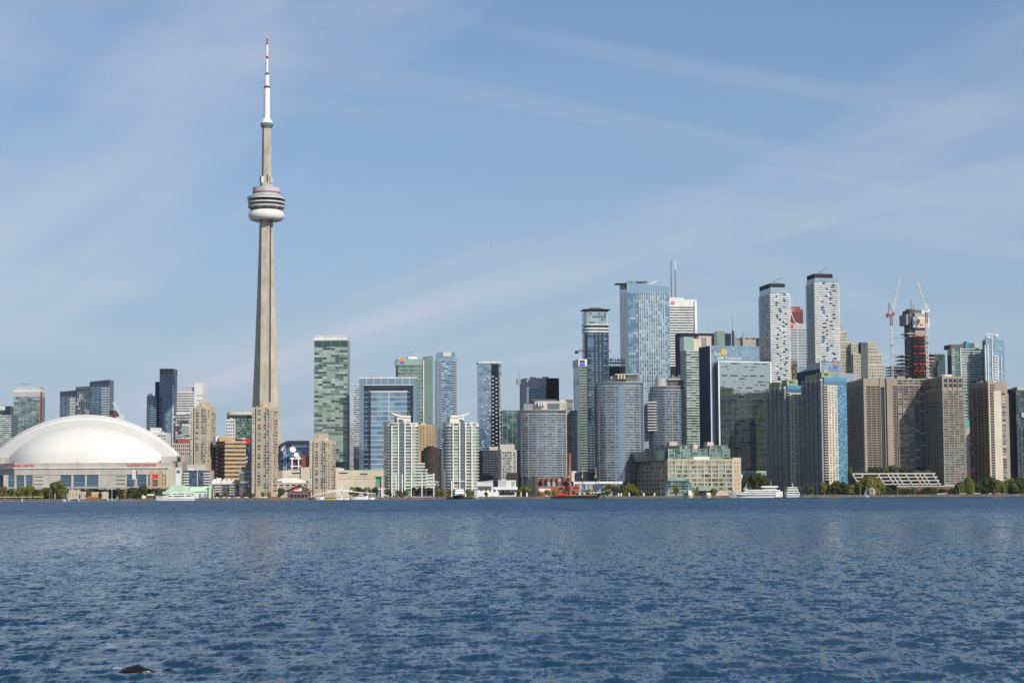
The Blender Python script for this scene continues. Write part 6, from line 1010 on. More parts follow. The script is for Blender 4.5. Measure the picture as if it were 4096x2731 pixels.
t, L = boat('rowing_boat', 'bright yellow long open boat below the footbridge mast', 1294, 1344, 1888, 1); part('hull', hull(L, 3, .9, .4, .3), 'yellow', t); part('deck', MB().box(-L * .42, L * .4, -1.2, 1.2, .9, 1.1), 'yellow', t)
def cruiser(lab, xa, xb, Y, face, h=1.0, mat='white_paint'):
    t, L = boat('motor_boat', lab, xa, xb, Y, face, group=G_M); part('hull', hull(L, L * .3, 1.5 * h, .6, .45), mat, t); d = part('cabin', deckhouse(-L * .38, L * .16, L * .12, 1.5 * h, 3.2 * h, 1.2, .2), 'white_panel', t); part('window', MB().box(-L * .34, L * .06, -L * .123, L * .123, 2.1 * h, 2.7 * h), 'window_dark', d); part('flybridge', MB().box(-L * .3, -L * .05, -L * .1, L * .1, 3.9 * h, 4.2 * h).box(-L * .29, -L * .27, -L * .1, L * .1, 3.1 * h, 3.9 * h), 'white_paint', t)
cruiser('largest white cabin cruiser in the marina, past the footbridge mast', 1404, 1460, 1892, -1, 1.5); cruiser('grey-hulled cabin boat at the landward end of the footbridge', 1264, 1282, 1890, 1, 1.5, 'grey_light'); cruiser('small white cruiser behind the yellow boat bow', 1280, 1298, 1899, 1, 1.6); cruiser('low white motor boat directly beside the footbridge mast', 1345, 1372, 1893, 1, 1.0); cruiser('white motor boat between the footbridge mast and the largest cruiser', 1372, 1398, 1893, -1, 1.0); cruiser('white boat with tall flybridge near the far end of the footbridge', 1456, 1474, 1896, -1, 2.0); cruiser('white motor boat moored past the footbridge, by the white archway', 1478, 1498, 1893, 1, 1.1)
def sailboat(lab, px, Y, L, mast, masts=1, sail=False):
    c = P(px, 1985, Y); t = thing('sailing_boat', lab, 'sailboat', (c.x, Y, 0), R(-70 + (px * 7) % 30), 'small white sailing boats'); part('hull', hull(L, L * .32, 1.0, .4, .5), 'white_paint', t); part('cabin', deckhouse(-L * .2, L * .18, L * .09, 1.0, 1.7, .5), 'white_panel', t)
    for k in range(masts): part('mast', MB().tube((k * L * .5, 0, 1), (k * L * .5, 0, mast - 2 * k), .09, 5), 'white_panel', t); part('furled_sail', MB().tube((k * L * .5 - .2, 0, 2.0), (k * L * .5 - L * .35, 0, 2.2), .32, 6), 'white_paint', t)
    if sail: part('sail', MB().prof([(.1, 2.2), (-L * .4, 2.2), (.1, mast)], -.04, .04), 'white_paint', t)
sailboat('lone white dinghy off the beach with yellow parasols', 88, 1700, 5, 6.2, sail=True); sailboat('white sailing boat first of the cluster below the stadium, nearest the beach', 257, 1690, 6, 5.8); sailboat('white sailing boat in the middle of the cluster below the stadium', 275, 1690, 6.5, 7.5); sailboat('two-masted white sailing boat with the tallest masts below the stadium', 313, 1690, 8, 13.5, 2); sailboat('white yacht moored by the white tents, bow to the quay', 1904, 1890, 12, 15); sailboat('white sailing boat by the silo on the far promenade', 3466, 1780, 6, 8, sail=True); sailboat('moored mast boat beside the orange marquee', 430, 1899, 9, 14); sailboat('moored mast boat with twin poles just past the orange marquee', 446, 1899, 9, 15, 2)
def buoy(lab, px, Y, mat): c = P(px, 1985, Y); t = thing('buoy', lab, 'buoy', (c.x, Y, 0)); part('float', MB().lathe([(.1, -.5), (1.1, -.3), (1.1, .7), (.6, .9)], 12), mat, t); part('tower', MB().lathe([(.75, .9), (.3, 3.0), (.02, 3.1)], 8), mat, t)
buoy('red cone buoy off the shaded park shore', 3339, 1780, 'red'); buoy('green buoy just past the tiered cruise ferry', 3221, 1800, 'green_paint'); buoy('green buoy off the quay below the stadium', 461, 1800, 'green_paint')

# ------------------------------------------------------------ street furniture, cars, parasols
def car(mat):
    t = thing('parked_car', '', 'car', (0, 0, 0)); part('body', MB().prof([(-2.2, .35), (2.2, .35), (2.25, .8), (1.3, .95), (-2.0, 1.0), (-2.25, .8)], -.85, .85), mat, t); d = part('cabin', MB().prism([(-1.6, -.8), (1.1, -.8), (1.1, .8), (-1.6, .8)], .95, 1.5, [(-1.2, -.68), (.45, -.68), (.45, .68), (-1.2, .68)]), mat, t); part('window', MB().box(-1.25, .6, -.79, .79, 1.05, 1.38), 'window_dark', d)
    me = MB().lathe([(.02, -.1), (.33, -.1), (.33, .1), (.02, .1)], 12).mesh('wheel', 'black')
    for x in (-1.4, 1.4):
        for y in (-.82, .82): place(me, 'wheel', t, (x, y, .33)).rotation_euler = (R(90), 0, 0)
    return t
cars = [(868, 'white_paint', 'white car parked by the gabled apartment house, nearest the mint shed'), (897, 'white_paint', 'white car on the quay road below the second white gable'), (916, 'white_paint', 'white van-like car beside the tallest gable'), (938, 'grey_light', 'silver car on the quay road before the last white gable'), (952, 'white_paint', 'white car between the gabled house and the glass mid-rise'), (985, 'white_paint', 'white car parked in front of the brown-framed glass mid-rise'), (1022, 'grey_light', 'silver car by the corner of the brown-framed glass mid-rise'), (1049, 'white_paint', 'white car at the foot of the central beige tower'), (1062, 'white_paint', 'white car between the two yellow-green trees'),
        (1092, 'red', 'red car parked before the parking block, nearest the beige tower'), (1107, 'red', 'red car parked before the parking block, nearer the brick pavilion'), (1154, 'red', 'red car under the porch of the brick pavilion'), (1608, 'navy', 'dark blue car parked behind the stage masts'), (1628, 'grey_light', 'silver car parked behind the stage masts'), (2172, 'red', 'red car in front of the power house banner'), (2186, 'white_panel', 'white car in front of the power house'), (3985, 'red', 'red car under the dark trees near the tent'), (3965, 'white_panel', 'white car under the dark trees by the edge apartment tower'), (3900, 'white_paint', 'white car glimpsed between dark trees past the willow'), (3912, 'grey_light', 'silver car glimpsed between dark trees past the willow')]
proto = {}
for px, mt, lab in cars:
    loc = (tx(px, 1980) * 1916, 1916 + (px % 3) * .5, GZ + .07)
    if mt not in proto: proto[mt] = car(mt); q = proto[mt]; q.location = loc; q['label'] = lab; q['group'] = 'cars parked along the quay'
    else: copy_thing(proto[mt], loc, 0 if px % 2 else math.pi, lab, 'cars parked along the quay')
def make_parasol():
    t = thing('parasol', 'yellow beach parasol in the row on the sand', 'parasol', (0, 0, GZ), 0, 'yellow parasols on the beach'); part('canopy', MB().lathe([(1.5, 2.1), (1.0, 2.55), (.02, 2.8)], 8), 'yellow_pale', t); part('pole', MB().tube((0, 0, 0), (0, 0, 2.7), .05), 'white_panel', t); return t
pr = None
for k, px in enumerate([4, 14, 24, 35, 46, 56, 67, 79, 89, 99, 110, 120, 137, 147, 158, 168]):
    loc = (tx(px, 1980) * 1912, 1911.5 + (k % 3), GZ + .1)
    if pr is None: pr = make_parasol(); pr.location = loc
    else: copy_thing(pr, loc, k, pr['label'])
def make_lamp(h):
    t = thing('street_lamp', '', 'street lamp', (0, 0, GZ)); part('pole', MB().tube((0, 0, 0), (0, 0, h), .12, 6, .07), 'grey_light', t); part('arm', MB().tube((0, 0, h - .1), (1.4, 0, h + .25), .06), 'grey_light', t); part('lamp_head', MB().box(1.1, 1.9, -.18, .18, h + .12, h + .32), 'white_panel', t); return t
lp = None
for px, lab in ((23, 'street lamp rising from the parasol beach, nearest the photo edge'), (60, 'street lamp behind the yellow parasols'), (200, 'street lamp in front of the big round tree below the stadium'), (208, 'street lamp beside the big round tree below the stadium'), (264, 'street lamp in front of the stadium middle windows'), (500, 'street lamp by the brown-leaved tree below the screen sign'), (940, 'street lamp before the gabled apartment house'), (968, 'street lamp by the brown-framed glass mid-rise'), (1488, 'street lamp by the hedge past the footbridge'), (1465, 'street lamp over the hedge at the footbridge end'), (2105, 'street lamp beside the bushy tree before the power house'), (2644, 'street lamp on the promenade in front of the terminal shade'), (2665, 'street lamp on the promenade at the terminal corner'), (2720, 'street lamp by the cream tour boats'), (3442, 'street lamp by the silo'), (3590, 'street lamp before the terraced building'), (3660, 'street lamp under the terraced building middle fins'), (3838, 'street lamp below the sunlit hotel tower'), (4018, 'street lamp among the dark trees by the tent')):
    loc = (tx(px, 1960) * 1912.5, 1912.5, GZ)
    if lp is None: lp = make_lamp(8.5); lp.location = loc; lp['label'] = lab; lp['group'] = 'street lamps along the waterfront'
    else: copy_thing(lp, loc, (px % 5) * 1.1, lab, 'street lamps along the waterfront')
for px, lab in ((2062, 'white pillar-shaped marker on the quay past the cafe building'), (2084, 'cream pillar marker on the quay, beside the bushy tree'), (2108, 'tall white pillar marker in front of the bushy tree'), (2474, 'white bollard-like marker past the tall ship bow'), (2485, 'second white marker past the tall ship bow'), (2517, 'white marker under the green trees by the terminal'), (2575, 'white marker on the promenade at the terminal corner'), (2618, 'white and grey display board on the promenade')):
    c = P(px, 1980, 1911); t = thing('quay_marker', lab, 'marker', (c.x, 1911, GZ), 0, 'white markers along the promenade'); h = 3.4 if 2050 < px < 2110 else 2.4; part('post', MB().prism([(-.7, -.5), (.7, -.5), (.7, .5), (-.7, .5)], 0, h), 'cream' if px == 2084 else 'white_paint', t); part('cap', MB().lathe([(.9, h), (.5, h + .6), (.02, h + 1)], 8), 'white_paint', t)
# ------------------------------------------------------------ trees
def leafmat(name, c, c2):
    mt = bpy.data.materials.new(name); mt.use_nodes = True; nt = mt.node_tree; N, L = nt.nodes, nt.links; b = N['Principled BSDF']; b.inputs['Roughness'].default_value = .65; b.inputs['Specular IOR Level'].default_value = .2
    ge = N.new('ShaderNodeNewGeometry'); no = N.new('ShaderNodeTexNoise'); no.inputs['Scale'].default_value = .55; no.inputs['Detail'].default_value = 4; L.new(ge.outputs['Position'], no.inputs['Vector'])
    mr = N.new('ShaderNodeMapRange'); mr.inputs[1].default_value = .35; mr.inputs[2].default_value = .65; L.new(no.outputs[0], mr.inputs[0])
    mx = N.new('ShaderNodeMix'); mx.data_type = 'RGBA'; L.new(mr.outputs[0], mx.inputs[0]); mx.inputs[6].default_value = (*c, 1); mx.inputs[7].default_value = (*c2, 1); L.new(mx.outputs[2], b.inputs['Base Color'])
    tr = N.new('ShaderNodeBsdfTranslucent'); L.new(mx.outputs[2], tr.inputs[0]); ms = N.new('ShaderNodeMixShader'); ms.inputs[0].default_value = .25; L.new(b.outputs[0], ms.inputs[1]); L.new(tr.outputs[0], ms.inputs[2]); L.new(ms.outputs[0], N['Material Output'].inputs[0]); MT[name] = mt
leafmat('leaf_green', (.095, .125, .026), (.21, .225, .05)); leafmat('leaf_olive', (.12, .125, .03), (.25, .22, .055)); leafmat('leaf_dark', (.036, .055, .017), (.11, .13, .036)); leafmat('leaf_yellow', (.16, .15, .02), (.30, .25, .03)); leafmat('leaf_brown', (.07, .05, .022), (.12, .085, .03)); leafmat('leaf_bright', (.08, .125, .018), (.16, .19, .028)); leafmat('leaf_silver', (.11, .13, .09), (.19, .20, .13))
CR = {}
def crown(kind, var, mat):
    key = (kind, var, mat)
    if key in CR: return CR[key]
    r = np.random.default_rng(100 + var * 7 + len(kind)); V = []; 
    if kind == 'round':
        lob = [(0, 0, .55, .36)]
        for k in range(9): a = r.uniform(0, 6.28); q = r.uniform(.22, .52); lob.append((q * math.cos(a), q * math.sin(a), r.uniform(.28, .82) - .25 * q, r.uniform(.2, .32)))
        for x, y, z, R_ in lob:
            n = int(620 * R_); d = r.normal(size=(n, 3)); d /= np.linalg.norm(d, axis=1)[:, None]; rad = R_ * r.uniform(.55, 1.05, n) ** .6; V.append((np.array([x, y, z]) + d * rad[:, None] * [1, 1, .82], d))
    elif kind == 'conifer':
        n = 900; h = r.uniform(0.02, 1, n) ** 1.2; a = r.uniform(0, 6.28, n); rr = (1 - h) * .62 * (.6 + .4 * r.random(n)) * (.8 + .2 * np.sin(h * 40)) + .02; V.append((np.stack([rr * np.cos(a), rr * np.sin(a), h], 1), np.stack([np.cos(a), np.sin(a), .4 + 0 * a], 1)))
    else:   # willow: hanging curtains of leaves
        n = 1500; a = r.uniform(0, 6.28, n); k = np.floor(a * 2.2) ; off = np.sin(k * 12.9) * .12; rr = np.sqrt(r.random(n)) * (.5 + off); top = .95 - rr ** 2 * .75; drop = r.random(n) ** 1.3 * (.25 + .9 * rr); V.append((np.stack([rr * np.cos(a), rr * np.sin(a), np.maximum(.03, top - drop)], 1), np.stack([np.cos(a), np.sin(a), .3 + 0 * a], 1)))
    p = np.concatenate([v[0] for v in V]); d = np.concatenate([v[1] for v in V]); n = len(p); d = d + r.normal(size=(n, 3)) * .55; d /= np.linalg.norm(d, axis=1)[:, None]
    u = np.cross(d, r.normal(size=(n, 3))); u /= np.linalg.norm(u, axis=1)[:, None]; w = np.cross(d, u); s = r.uniform(.03, .062, n)[:, None]
    if kind == 'willow': u = np.tile([0, 0, 1.0], (n, 1)) * 1.9 + r.normal(size=(n, 3)) * .2; w = np.cross(d, u); w /= np.linalg.norm(w, axis=1)[:, None]
    q = np.stack([p - u * s - w * s * .6, p + u * s * .8 - w * s, p + u * s + w * s * .7, p - u * s * .7 + w * s], 1).reshape(-1, 3)
    me = bpy.data.meshes.new('crown'); me.vertices.add(4 * n); me.vertices.foreach_set('co', q.ravel()); me.loops.add(4 * n); me.loops.foreach_set('vertex_index', np.arange(4 * n, dtype=np.int32)); me.polygons.add(n); me.polygons.foreach_set('loop_start', np.arange(0, 4 * n, 4, dtype=np.int32)); me.materials.append(MT[mat]); me.update(calc_edges=True); CR[key] = me; return me
TRK = {}
def trunk(var):
    if var not in TRK:
        r = random.Random(var); mb = MB().tube((0, 0, -.02), (.01, 0, .3), .035, 7, .025)
        for k in range(6): a = 6.28 * k / 6 + r.random(); mb.tube((.01, 0, .24 + .02 * k), (.3 * math.cos(a), .3 * math.sin(a), .5 + .06 * k), .016, 5, .006)
        TRK[var] = mb.mesh('trunk', 'wood')
    return TRK[var]
G_TR = 'trees along the waterfront'
def tree(px, yt, wpx, mat, lab, Y=1921, kind='round', base=GZ):
    tree.k += 1; v = tree.k % 4; c = P(px, 1950, Y); zt = P(px, yt, Y).z; h = zt - base; w = wpx / F * Y; nm = {'round': 'leafy_tree', 'conifer': 'conifer_tree', 'willow': 'willow_tree'}[kind]
    t = thing(nm, lab, 'tree', (c.x, Y, base), rng.uniform(0, 6.28), G_TR); z0 = .04 if h < 9 else .1
    o = place(crown(kind, v, mat), 'crown', t, (0, 0, h * z0)); o.scale = (w * (.80 if kind == 'round' else .95), w * (.74 if kind == 'round' else .95), h * (1 - z0) * (1.06 if kind == 'round' else 1.05)); o.rotation_euler = (0, 0, v * 1.7)
    o = place(trunk(v), 'trunk', t); o.scale = (min(w, h), min(w, h), h)
tree.k = 0
TR = [
 (8, 1942, 46, 'leaf_olive', 'olive tree at the very edge behind the first yellow parasols'), (48, 1946, 44, 'leaf_green', 'bushy green tree second from the edge, behind the parasols'), (92, 1944, 44, 'leaf_olive', 'rounded olive tree third along the parasol row'), (124, 1937, 52, 'leaf_green', 'taller green tree above the gap in the yellow parasols'), (70, 1955, 36, 'leaf_dark', 'low dark tree tucked between bushy trees behind the parasols'), (160, 1952, 40, 'leaf_dark', 'dark low tree between the parasols and the big round tree'),
 (222, 1921, 66, 'leaf_green', 'biggest round green tree below the stadium wall'), (196, 1949, 50, 'leaf_brown', 'brownish tree in front of the biggest round tree'), (250, 1946, 40, 'leaf_olive', 'olive tree leaning on the biggest round tree, towards the sailboats'), (180, 1942, 44, 'leaf_olive', 'olive tree on the parasol side of the biggest round tree'), (356, 1958, 22, 'leaf_green', 'slim tree between two tan blocks under the raised road'), (402, 1965, 16, 'leaf_dark', 'thin dark tree next to the orange marquee'),
 (484, 1952, 36, 'leaf_brown', 'reddish brown tree below the stadium louvres'), (506, 1950, 30, 'leaf_olive', 'olive tree under the tall screen sign'), (530, 1947, 40, 'leaf_dark', 'dark brownish tree under the tall screen sign'), (574, 1934, 40, 'leaf_dark', 'tall dark rounded tree between screen sign and orange portal'), (556, 1958, 26, 'leaf_dark', 'small dark tree leaning against the tall dark tree'), (634, 1946, 38, 'leaf_dark', 'dark tree below the orange portal, beside the yacht'), (616, 1962, 24, 'leaf_green', 'small green tree behind the white awning stall'),
 (872, 1966, 20, 'leaf_brown', 'small brown tree by the gabled apartment house, nearest the mint shed'), (902, 1966, 18, 'leaf_olive', 'small olive tree below the second white gable'), (950, 1966, 20, 'leaf_brown', 'brown tree at the corner of the gabled apartment house'), (982, 1966, 22, 'leaf_brown', 'brownish tree before the brown-framed glass mid-rise'), (1014, 1970, 16, 'leaf_olive', 'little olive tree at the glass mid-rise corner'), (1054, 1966, 20, 'leaf_yellow', 'yellow-green tree at the foot of the central beige tower, on the stadium side'), (1075, 1962, 20, 'leaf_yellow', 'yellow-green pointed tree at the foot of the central beige tower, on the pavilion side'), (1122, 1951, 28, 'leaf_dark', 'dark tree in front of the beige parking block'),
 (1410, 1944, 36, 'leaf_green', 'green tree behind the footbridge mast cables'), (1442, 1946, 36, 'leaf_dark', 'dark green tree behind the far half of the footbridge'), (1472, 1942, 34, 'leaf_green', 'green tree beside the lantern sign'), (1498, 1946, 30, 'leaf_dark', 'dark tree behind the white archway'), (1552, 1960, 30, 'leaf_brown', 'brownish tree just past the white archway'), (1596, 1958, 30, 'leaf_olive', 'olive tree behind the first stage masts'), (1624, 1954, 30, 'leaf_green', 'green tree behind the stage canopy, between masts'), (1650, 1948, 36, 'leaf_green', 'green tree under the truss, beside the black stage', 1938), (1690, 1946, 50, 'leaf_olive', 'wide tree behind the black stage', 1938), (1726, 1948, 34, 'leaf_green', 'green tree behind the last stage mast', 1938),
 (1756, 1950, 24, 'leaf_green', 'green tree past the stage, first of two near the second white tower'), (1770, 1958, 18, 'leaf_yellow', 'yellowish small tree past the stage, second of two'), (1801, 1955, 20, 'leaf_bright', 'neat round green tree beside the bow-on dinner boat, stage side'), (1874, 1958, 22, 'leaf_bright', 'green tree beside the bow-on dinner boat, tent side'), (1888, 1956, 18, 'leaf_olive', 'olive tree nearest the white tents'), (1942, 1966, 18, 'leaf_dark', 'small dark tree between two white tents'),
 (2104, 1940, 62, 'leaf_green', 'broad bushy green tree at the corner of the power house'), (2086, 1950, 34, 'leaf_olive', 'olive tree leaning out from the broad bushy tree'), (2159, 1960, 22, 'leaf_yellow', 'yellow tree before the power house, first from the bushy tree'), (2187, 1957, 24, 'leaf_yellow', 'yellow tree before the power house, under the pale banner'), (2214, 1960, 22, 'leaf_yellow', 'yellow tree before the power house, next to the ship stern'), (2264, 1960, 20, 'leaf_yellow', 'yellow tree behind the tall ship deckhouse'), (2352, 1952, 26, 'leaf_yellow', 'golden tree behind the tall ship masts'), (2376, 1960, 18, 'leaf_yellow', 'smaller golden tree behind the tall ship bow mast'), (2300, 1962, 24, 'leaf_olive', 'olive tree behind the tall ship, near the smokestack'),
 (2432, 1934, 34, 'leaf_green', 'green tree just behind the tall ship bow'), (2412, 1950, 20, 'leaf_dark', 'dark small tree by the gallery end'), (2458, 1942, 30, 'leaf_dark', 'dark tree past the tall ship bow'), (2488, 1932, 32, 'leaf_dark', 'dark leafy tree in front of the tallest round tower'), (2518, 1932, 40, 'leaf_green', 'bright green tree before the terminal, largest of its cluster'), (2540, 1940, 28, 'leaf_yellow', 'yellowing tree at the sunny edge of the terminal cluster'), (2500, 1952, 28, 'leaf_green', 'lower green tree in the terminal cluster'), (2565, 1957, 20, 'leaf_olive', 'small olive tree at the shaded terminal corner'),
 (2707, 1942, 26, 'leaf_yellow', 'lone yellow-green tree before the terminal glass entrance'), (2785, 1958, 22, 'leaf_olive', 'olive tree between the two cream tour boats'), (2853, 1952, 28, 'leaf_olive', 'olive tree behind the navy-topped tour boat'),
 (2990, 1895, 50, 'leaf_dark', 'dark tree behind the long ferry bow'), (3022, 1888, 56, 'leaf_dark', 'largest dark tree behind the long ferry'), (3058, 1888, 48, 'leaf_dark', 'dark tree between the long ferry and the sawtooth condo'), (3000, 1940, 44, 'leaf_green', 'lower green tree just above the long ferry roof'), (3198, 1944, 36, 'leaf_dark', 'dark tree behind the tiered cruise ferry'), (3248, 1945, 28, 'leaf_bright', 'small round bright tree before the taller sawtooth condo'),
 (3292, 1920, 40, 'leaf_olive', 'olive tree at the foot of the blue balconies, condo side'), (3316, 1936, 40, 'leaf_dark', 'dark tree at the promenade below the blue balconies'), (3340, 1920, 52, 'leaf_dark', 'dark rounded tree behind the red buoy'), (3376, 1926, 52, 'leaf_dark', 'wide dark tree past the red buoy'), (3410, 1932, 48, 'leaf_olive', 'olive tree on the promenade before the silo'), (3440, 1925, 44, 'leaf_green', 'green tree beside the silo'), (3524, 1930, 44, 'leaf_green', 'green tree on the far side of the silo'), (3556, 1944, 44, 'leaf_dark', 'dark low tree before the terraced building'), (3598, 1948, 44, 'leaf_dark', 'low dark tree under the terraced fins, silo side'), (3634, 1952, 40, 'leaf_dark', 'low dark tree under the middle terraced fins'), (3662, 1944, 36, 'leaf_green', 'green tree under the middle terraced fins'), (3704, 1946, 44, 'leaf_dark', 'dark tree under the last terraced fins'), (3738, 1944, 36, 'leaf_dark', 'dark tree where the terraces end'), (3776, 1952, 44, 'leaf_dark', 'low dark tree behind the promenade kiosk wall'), (3806, 1950, 40, 'leaf_dark', 'low dark tree below the sunlit hotel tower base'),
 (3832, 1926, 32, 'leaf_dark', 'dark leafy tree at the base of the sunlit hotel tower'), (3920, 1922, 54, 'leaf_dark', 'very dark tree just past the tall willow'), (3950, 1908, 60, 'leaf_dark', 'very dark tall tree in the shade of the edge apartment tower'), (3984, 1914, 56, 'leaf_green', 'green tree in front of the blank sunlit wall'), (4012, 1922, 40, 'leaf_bright', 'lighter green tree before the blank wall, near the lamp'), (4046, 1902, 60, 'leaf_green', 'tall green tree beyond the tent'), (4084, 1906, 60, 'leaf_dark', 'tall dark tree at the photo edge behind the tent'), (4072, 1944, 26, 'leaf_yellow', 'small yellowing tree beside the white tent'), (4110, 1930, 50, 'leaf_dark', 'dark tree half cut by the photo edge')]
for a in TR: tree(*a)
tree(3482, 1908, 86, 'leaf_olive', 'large drooping willow over the silo', 1925, 'willow'); tree(3876, 1912, 40, 'leaf_bright', 'tall narrow willow between the hotel tower and dark trees', 1916, 'willow'); tree(3850, 1930, 40, 'leaf_green', 'shorter willow beside the tall narrow willow', 1918, 'willow')
tree(2514, 1911, 24, 'leaf_dark', 'dark pointed conifer rising behind the terminal tree cluster', 1928, 'conifer'); tree(2470, 1938, 20, 'leaf_dark', 'dark conifer past the tall ship bow', 1926, 'conifer'); tree(2552, 1920, 18, 'leaf_dark', 'small dark conifer against the shaded terminal wall', 1928, 'conifer')
rb = GZ + 20.5
for px, yt, w, mt, lab in ((3402, 1860, 24, 'leaf_green', 'slim tree at the end of the terraced building, below the blue balconies'), (3494, 1870, 30, 'leaf_dark', 'dark roof-garden tree near the hotel corner pier'), (3518, 1872, 26, 'leaf_dark', 'second dark roof-garden tree, next to silvery one'), (3568, 1858, 44, 'leaf_silver', 'large silvery roof-garden tree above the terraces'), (3540, 1868, 36, 'leaf_olive', 'olive roof-garden tree touching the silvery one'), (3620, 1866, 44, 'leaf_dark', 'round dark roof-garden tree past the silvery one'), (3670, 1878, 40, 'leaf_silver', 'low silvery shrub on the terrace roof'), (3705, 1879, 36, 'leaf_silver', 'low silvery shrub near the end of the terrace roof'), (3440, 1886, 40, 'leaf_brown', 'reddish shrub spilling over the first terraces'), (3470, 1884, 34, 'leaf_olive', 'olive shrub spilling over the terrace edge')):
    tree(px, yt, w, mt, lab, 1955, 'round', GZ if px < 3410 else rb)
def hedge(px0, px1, yt, Y, lab, mat):
    a = tx(px0, 1970) * Y; b_ = tx(px1, 1970) * Y; h = P(px0, yt, Y).z - GZ; t = thing('hedge', lab, 'hedge', ((a + b_) / 2, Y, GZ)); r = np.random.default_rng(int(px0)); n = int((b_ - a) * 26); p = np.stack([r.uniform(-(b_ - a) / 2, (b_ - a) / 2, n), r.uniform(-1.5, 1.5, n), r.random(n) ** .7 * h * (.85 + .15 * r.random(n))], 1); mb = MB()
    for x, y, z in p:
        s = r.uniform(.2, .45); d = Vector(r.normal(size=3)).normalized(); u = d.cross(Vector(r.normal(size=3))).normalized() * s; w = d.cross(u); q = Vector((x, y, z)); mb.quad(q - u - w, q + u - w, q + u + w, q - u + w)
    part('foliage', mb, mat, t)['kind'] = 'stuff'
hedge(3545, 3745, 1960, 1917, 'long dark clipped hedge on the promenade below the terraces', 'leaf_dark'); hedge(1400, 1500, 1958, 1932, 'green hedge behind the marina boats', 'leaf_green'); hedge(3270, 3420, 1965, 1919, 'dark undergrowth hedge along the shaded promenade', 'leaf_dark'); hedge(2560, 2660, 1969, 1922, 'low dark hedge in the shade of the terminal', 'leaf_dark'); hedge(3870, 4110, 1960, 1921, 'dark understorey hedge beneath the trees at the photo edge', 'leaf_dark'); hedge(0, 170, 1972, 1923, 'olive hedge behind the yellow parasols', 'leaf_olive'); hedge(2970, 3070, 1950, 1926, 'dark shrubbery hedge behind the long ferry', 'leaf_dark')

